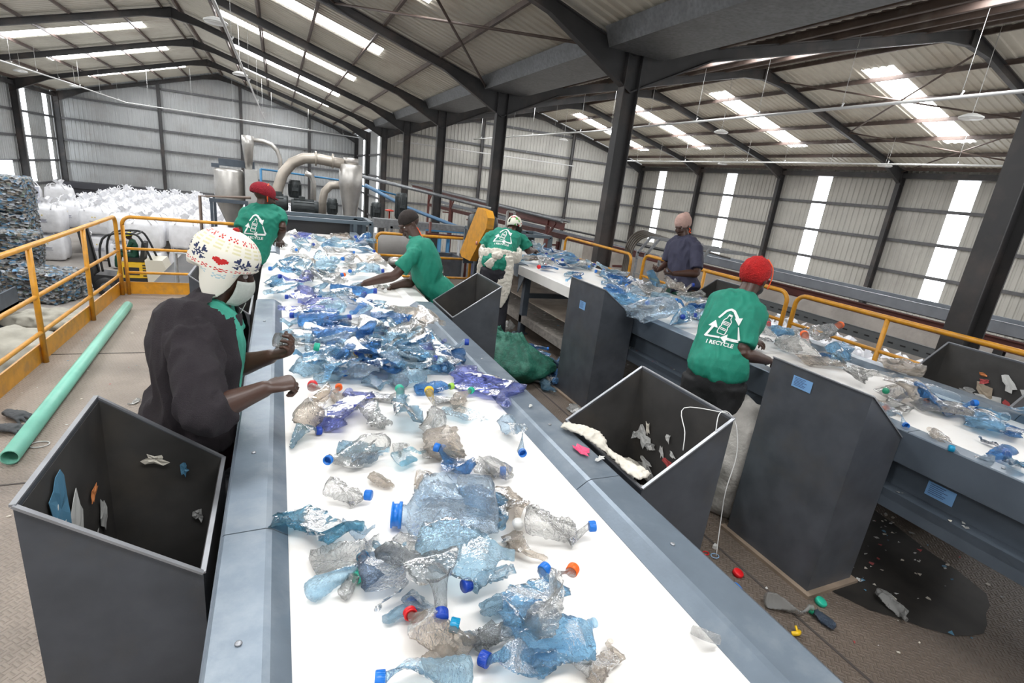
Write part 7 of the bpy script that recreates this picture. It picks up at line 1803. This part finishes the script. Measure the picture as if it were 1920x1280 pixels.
for i, (x, z, s, ci) in enumerate(((-.38, .93, .05, 1), (-.30, .88, .035, 3), (-.27, .70, .04, 5))):
    scrap((x, 1.786, z), (0, -1, 0), s, M_paper[ci], '%s little scrap on the back wall of the bottom left bin' % ('cream', 'blue', 'grey')[i], i+140, g2)
g3 = 'torn label scraps in the far right bin'
for i, (y, z, s, ci) in enumerate(((1.78, 1.00, .035, 2), (1.62, .98, .08, 0), (1.50, .92, .07, 0), (1.74, .88, .12, 6), (1.66, .82, .13, 0), (1.56, .80, .08, 4), (1.83, .85, .06, 5), (1.76, .95, .04, 4), (1.70, .78, .07, 3))):
    scrap((4.616, y, z), (-1, 0, 0), s*1.05, M_paper[ci], '%s label scrap on the wall of the far right bin, %s' % (CN[ci], ('topmost', 'right of the orange one', 'rightmost', 'large and square', 'long central', 'lowest right', 'leftmost', 'just below the topmost', 'low centre')[i]), i+160, g3)
g4 = 'scraps in the bin by the reaching man'
for i, (y, z, s, ci) in enumerate(((3.78, .84, .09, 0), (3.74, .78, .07, 0), (3.82, .74, .06, 1))): scrap((1.566, y, z), (-1, 0, 0), s, M_paper[ci], '%s scrap inside the bin beside the reaching man' % ('upper white', 'lower white', 'cream')[i], i+180, g4)
# belt edge scraps
scrap((1.07, 1.50, .942), (0, 0, 1), .08, mat('scrap_pink', (.70, .06, .16), .5), 'bright pink label scrap on the right edge plate of the front conveyor', 300, 'edge plate scraps')
scrap((1.11, 1.43, .942), (0, 0, 1), .035, M_paper[0], 'small white scrap right of the pink one', 301, 'edge plate scraps')
scrap((1.05, 1.93, .942), (0, 0, 1), .022, M_paper[0], 'tiny white scrap on the right edge plate, upper one', 302, 'edge plate scraps')
# white cloth sleeve hanging from conveyor edge to bin
mb = MB(); pts = smoothpath([(1.10, 1.70, .955), (1.17, 1.60, .96), (1.20, 1.50, .93), (1.215, 1.40, .925), (1.235, 1.31, .925)], 6)
loft(mb, pts, [(.030+.014*math.sin(i*.35), .010+.002*math.sin(i*2.1)) for i in range(len(pts))], (1, -.3, 0), 14)
o = union(mb, 'cloth_strip', M_cream, None, .005, 1, .006, 30.); tag(o, 'long crumpled off white cloth strip draped between front conveyor and right centre bin', 'cloth')
# white string on the bin rim
o = MB().tube(smoothpath([(1.50, 1.27, 1.10), (1.53, 1.30, 1.16), (1.575, 1.30, 1.165), (1.60, 1.27, 1.12), (1.62, 1.25, 1.0), (1.60, 1.24, .85), (1.63, 1.25, .70), (1.62, 1.22, .55)], 5), .0019, 6).tube(smoothpath([(1.575, 1.30, 1.16), (1.50, 1.45, 1.12), (1.44, 1.36, 1.06), (1.42, 1.33, 1.0)], 5), .002, 6).build('white_string', mat('string_white', (.7, .7, .68), .7)); tag(o, 'white string looped over the rim corner of the right centre bin', 'string')
# floor items
def simple(name, mb, m, lab, cat): o = mb.build(name, m); tag(o, lab, cat); return o
simple('plastic_ring', MB().tube([(-1.41+.05*math.cos(a), 3.81+.04*math.sin(a), .006) for a in [2*PI*i/24 for i in range(24)]], .004, 6, close=True), M_cond, 'thin white plastic ring on the deck left of the green pipe end', 'ring')
def glove(x, y, rz, lab, m):
    mb = MB(); hand(mb, (0, 0, .02), (.1, 0, .02), (0, 0, -1), .25, True, 1.25); o = union(mb, 'work_glove', m, None, .006, 2, .004, 30)
    o.location = (x, y, .012); o.rotation_euler = (0, 0, rz); tag(o, lab, 'glove', 'discarded work gloves')
M_glove = mat('glove_grey', (.055, .06, .065), .7)
glove(-1.72, 4.28, -.6, 'upper dark grey work glove lying beside the mint pipe', M_glove); glove(-1.70, 4.05, -.2, 'lower dark grey work glove lying beside the mint pipe', M_glove)
lump('dark_rag', 'dark striped rag wedged between the bottom left bin and the conveyor', 'rag', (-.165, 1.86, .62), (.07, .12, .16), mat('rag_dark', (.06, .065, .075), .6, nz=.6, nscale=30), 5, .03, 16)
def capthing(x, y, m, lab):
    mb = MB().lathe((0, 0, 0), [(.0, .012), (.013, .012), (.015, .010), (.0155, 0), (.013, 0), (.0125, .009), (0, .009)], 20); o = mb.build('loose_cap', m); o.location = (x, y, .002); o.rotation_euler = (.3, .1, 0); o.scale = (1.9, 1.9, 1.9); tag(o, lab, 'bottle cap', 'loose bottle caps on the deck'); return o
capthing(2.281, 1.562, CAPM['red'], 'red bottle cap lying alone on the deck near the nearest tall bin')
capthing(2.56, 1.265, CAPM['green'], 'green bottle cap on the deck beside the dark bluish bottle')
def ring_(x, y, r, m, lab): simple('neck_seal_ring', MB().tube([(x+r*math.cos(a), y+r*.8*math.sin(a), .005) for a in [2*PI*i/20 for i in range(20)]], .003, 6, close=True), m, lab, 'ring')
ring_(2.23, 1.749, .018, CAPM['red'], 'small red plastic ring on the deck by the label-filled bin')
ring_(2.267, 1.715, .024, mat('ring_pale_blue', (.25, .4, .6), .5), 'pale blue plastic ring right beside the small red ring')
mb = MB().tube(smoothpath([(2.14, 1.48, .006), (2.17, 1.52, .01), (2.21, 1.50, .01), (2.20, 1.44, .006)], 4), .006, 6); simple('bottle_handle', mb, CAPM['blue'], 'loose blue bottle carrying handle on the deck at the conveyor edge', 'handle')
mb = MB().tube(smoothpath([(2.215, 1.165, .01), (2.235, 1.15, .02), (2.26, 1.16, .012)], 4), .011, 8).tube(smoothpath([(2.24, 1.15, .012), (2.255, 1.18, .03)], 3), .006, 6); simple('plastic_clip', mb, CAPM['yellow'], 'bright yellow plastic clip on the deck', 'clip')
mb = MB().box((2.325, 1.774, .012), (.03, .02, .02), .4); simple('paper_wad', mb, M_paper[0], 'small white wad of paper above the pale blue ring', 'paper')
# uncountable specks on the decks
rl = random.Random(77); mb = MB(); 
mats_ = [M_paper[0], M_paper[1], M_paper[5], M_paper[4], M_paper[3]]
def speck(x, y, z, s):
    n = rl.randint(3, 5); a0 = rl.uniform(0, 6); vs = [V((x+s*math.cos(a0+2*PI*i/n)*rl.uniform(.5, 1.3), y+s*math.sin(a0+2*PI*i/n)*rl.uniform(.3, 1), z+.002+rl.uniform(0, .006))) for i in range(n)]
    mb.cur = rl.choice((0, 0, 0, 1, 1, 2, 3, 4)); mb.add(vs, [tuple(range(n))], False)
for i in range(260): speck(rl.uniform(2.9, 3.9), rl.gauss(1.9, .45), 0, rl.uniform(.006, .022))
for i in range(200): speck(rl.uniform(1.7, 2.9), rl.uniform(.3, 7.5), 0, rl.uniform(.004, .013))
for i in range(230): speck(rl.uniform(-1.85, -.2), rl.uniform(1.2, 7.9), 0, rl.uniform(.004, .014))
for i in range(120): speck(rl.uniform(3.1, 4.1), rl.uniform(4, 8), .222, rl.uniform(.008, .03))
for i in range(60): speck(2.92+rl.uniform(.01, .08), rl.uniform(.4, 4), .60, rl.uniform(.004, .015))
for i in range(80): speck(-9+rl.uniform(0, 6), rl.uniform(11, 22), ZG, rl.uniform(.02, .09))
o = mb.build('litter', mats_); tag(o, 'fine scatter of torn label specks over the decks', 'litter', kind='stuff')
# grime and the second conveyor's shade painted as one flat black patch
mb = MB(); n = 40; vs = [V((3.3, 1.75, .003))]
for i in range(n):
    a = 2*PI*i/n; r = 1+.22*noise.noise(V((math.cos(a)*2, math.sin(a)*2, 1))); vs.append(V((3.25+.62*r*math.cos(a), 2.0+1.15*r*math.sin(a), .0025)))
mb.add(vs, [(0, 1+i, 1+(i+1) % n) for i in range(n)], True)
o = mb.build('grime_shade', mat('grime_shade', (.014, .012, .010), .6, nz=.5, nscale=9)); tag(o, 'black patch of grime and painted shade on the deck under the second conveyor', 'dark patch', kind='stuff')
# ------------------------------------------------------------ camera, world, light
R_ = Matrix(((0.911, 0.017, -0.412), (-0.396, 0.307, -0.865), (0.112, 0.951, 0.287)))
f = 960.
Yc = V((520-960, -(299-640), -f)).normalized(); Zc = V((376, 3186, 960)).normalized()
Xc = Yc.cross(Zc).normalized(); Zc = Xc.cross(Yc).normalized()
R_ = Matrix((Xc, Yc, Zc))      # world from camera
cam = bpy.data.cameras.new('camera'); cam.sensor_width = 36; cam.lens = 18.0; cam.clip_start = .05; cam.clip_end = 300
co = bpy.data.objects.new('camera', cam); COL.objects.link(co)
co.matrix_world = Matrix.Translation((0, 0, 1.9)) @ R_.to_4x4()
SC.camera = co
cam.dof.use_dof = False
w = bpy.data.worlds.new('world'); SC.world = w; w.use_nodes = True
bg = w.node_tree.nodes['Background']; bg.inputs['Color'].default_value = (.93, .97, 1, 1); bg.inputs['Strength'].default_value = .45
SC.view_settings.view_transform = 'Standard'; SC.view_settings.look = 'None'; SC.view_settings.gamma = 1
SC.view_settings.exposure = .58
SC.view_settings.use_curve_mapping = False
SC.cycles.use_denoising = True
SC.cycles.max_bounces = 7; SC.cycles.diffuse_bounces = 4; SC.cycles.glossy_bounces = 3; SC.cycles.transparent_max_bounces = 16
SC.cycles.sample_clamp_indirect = 6
SC.cycles.caustics_reflective = False; SC.cycles.caustics_refractive = False
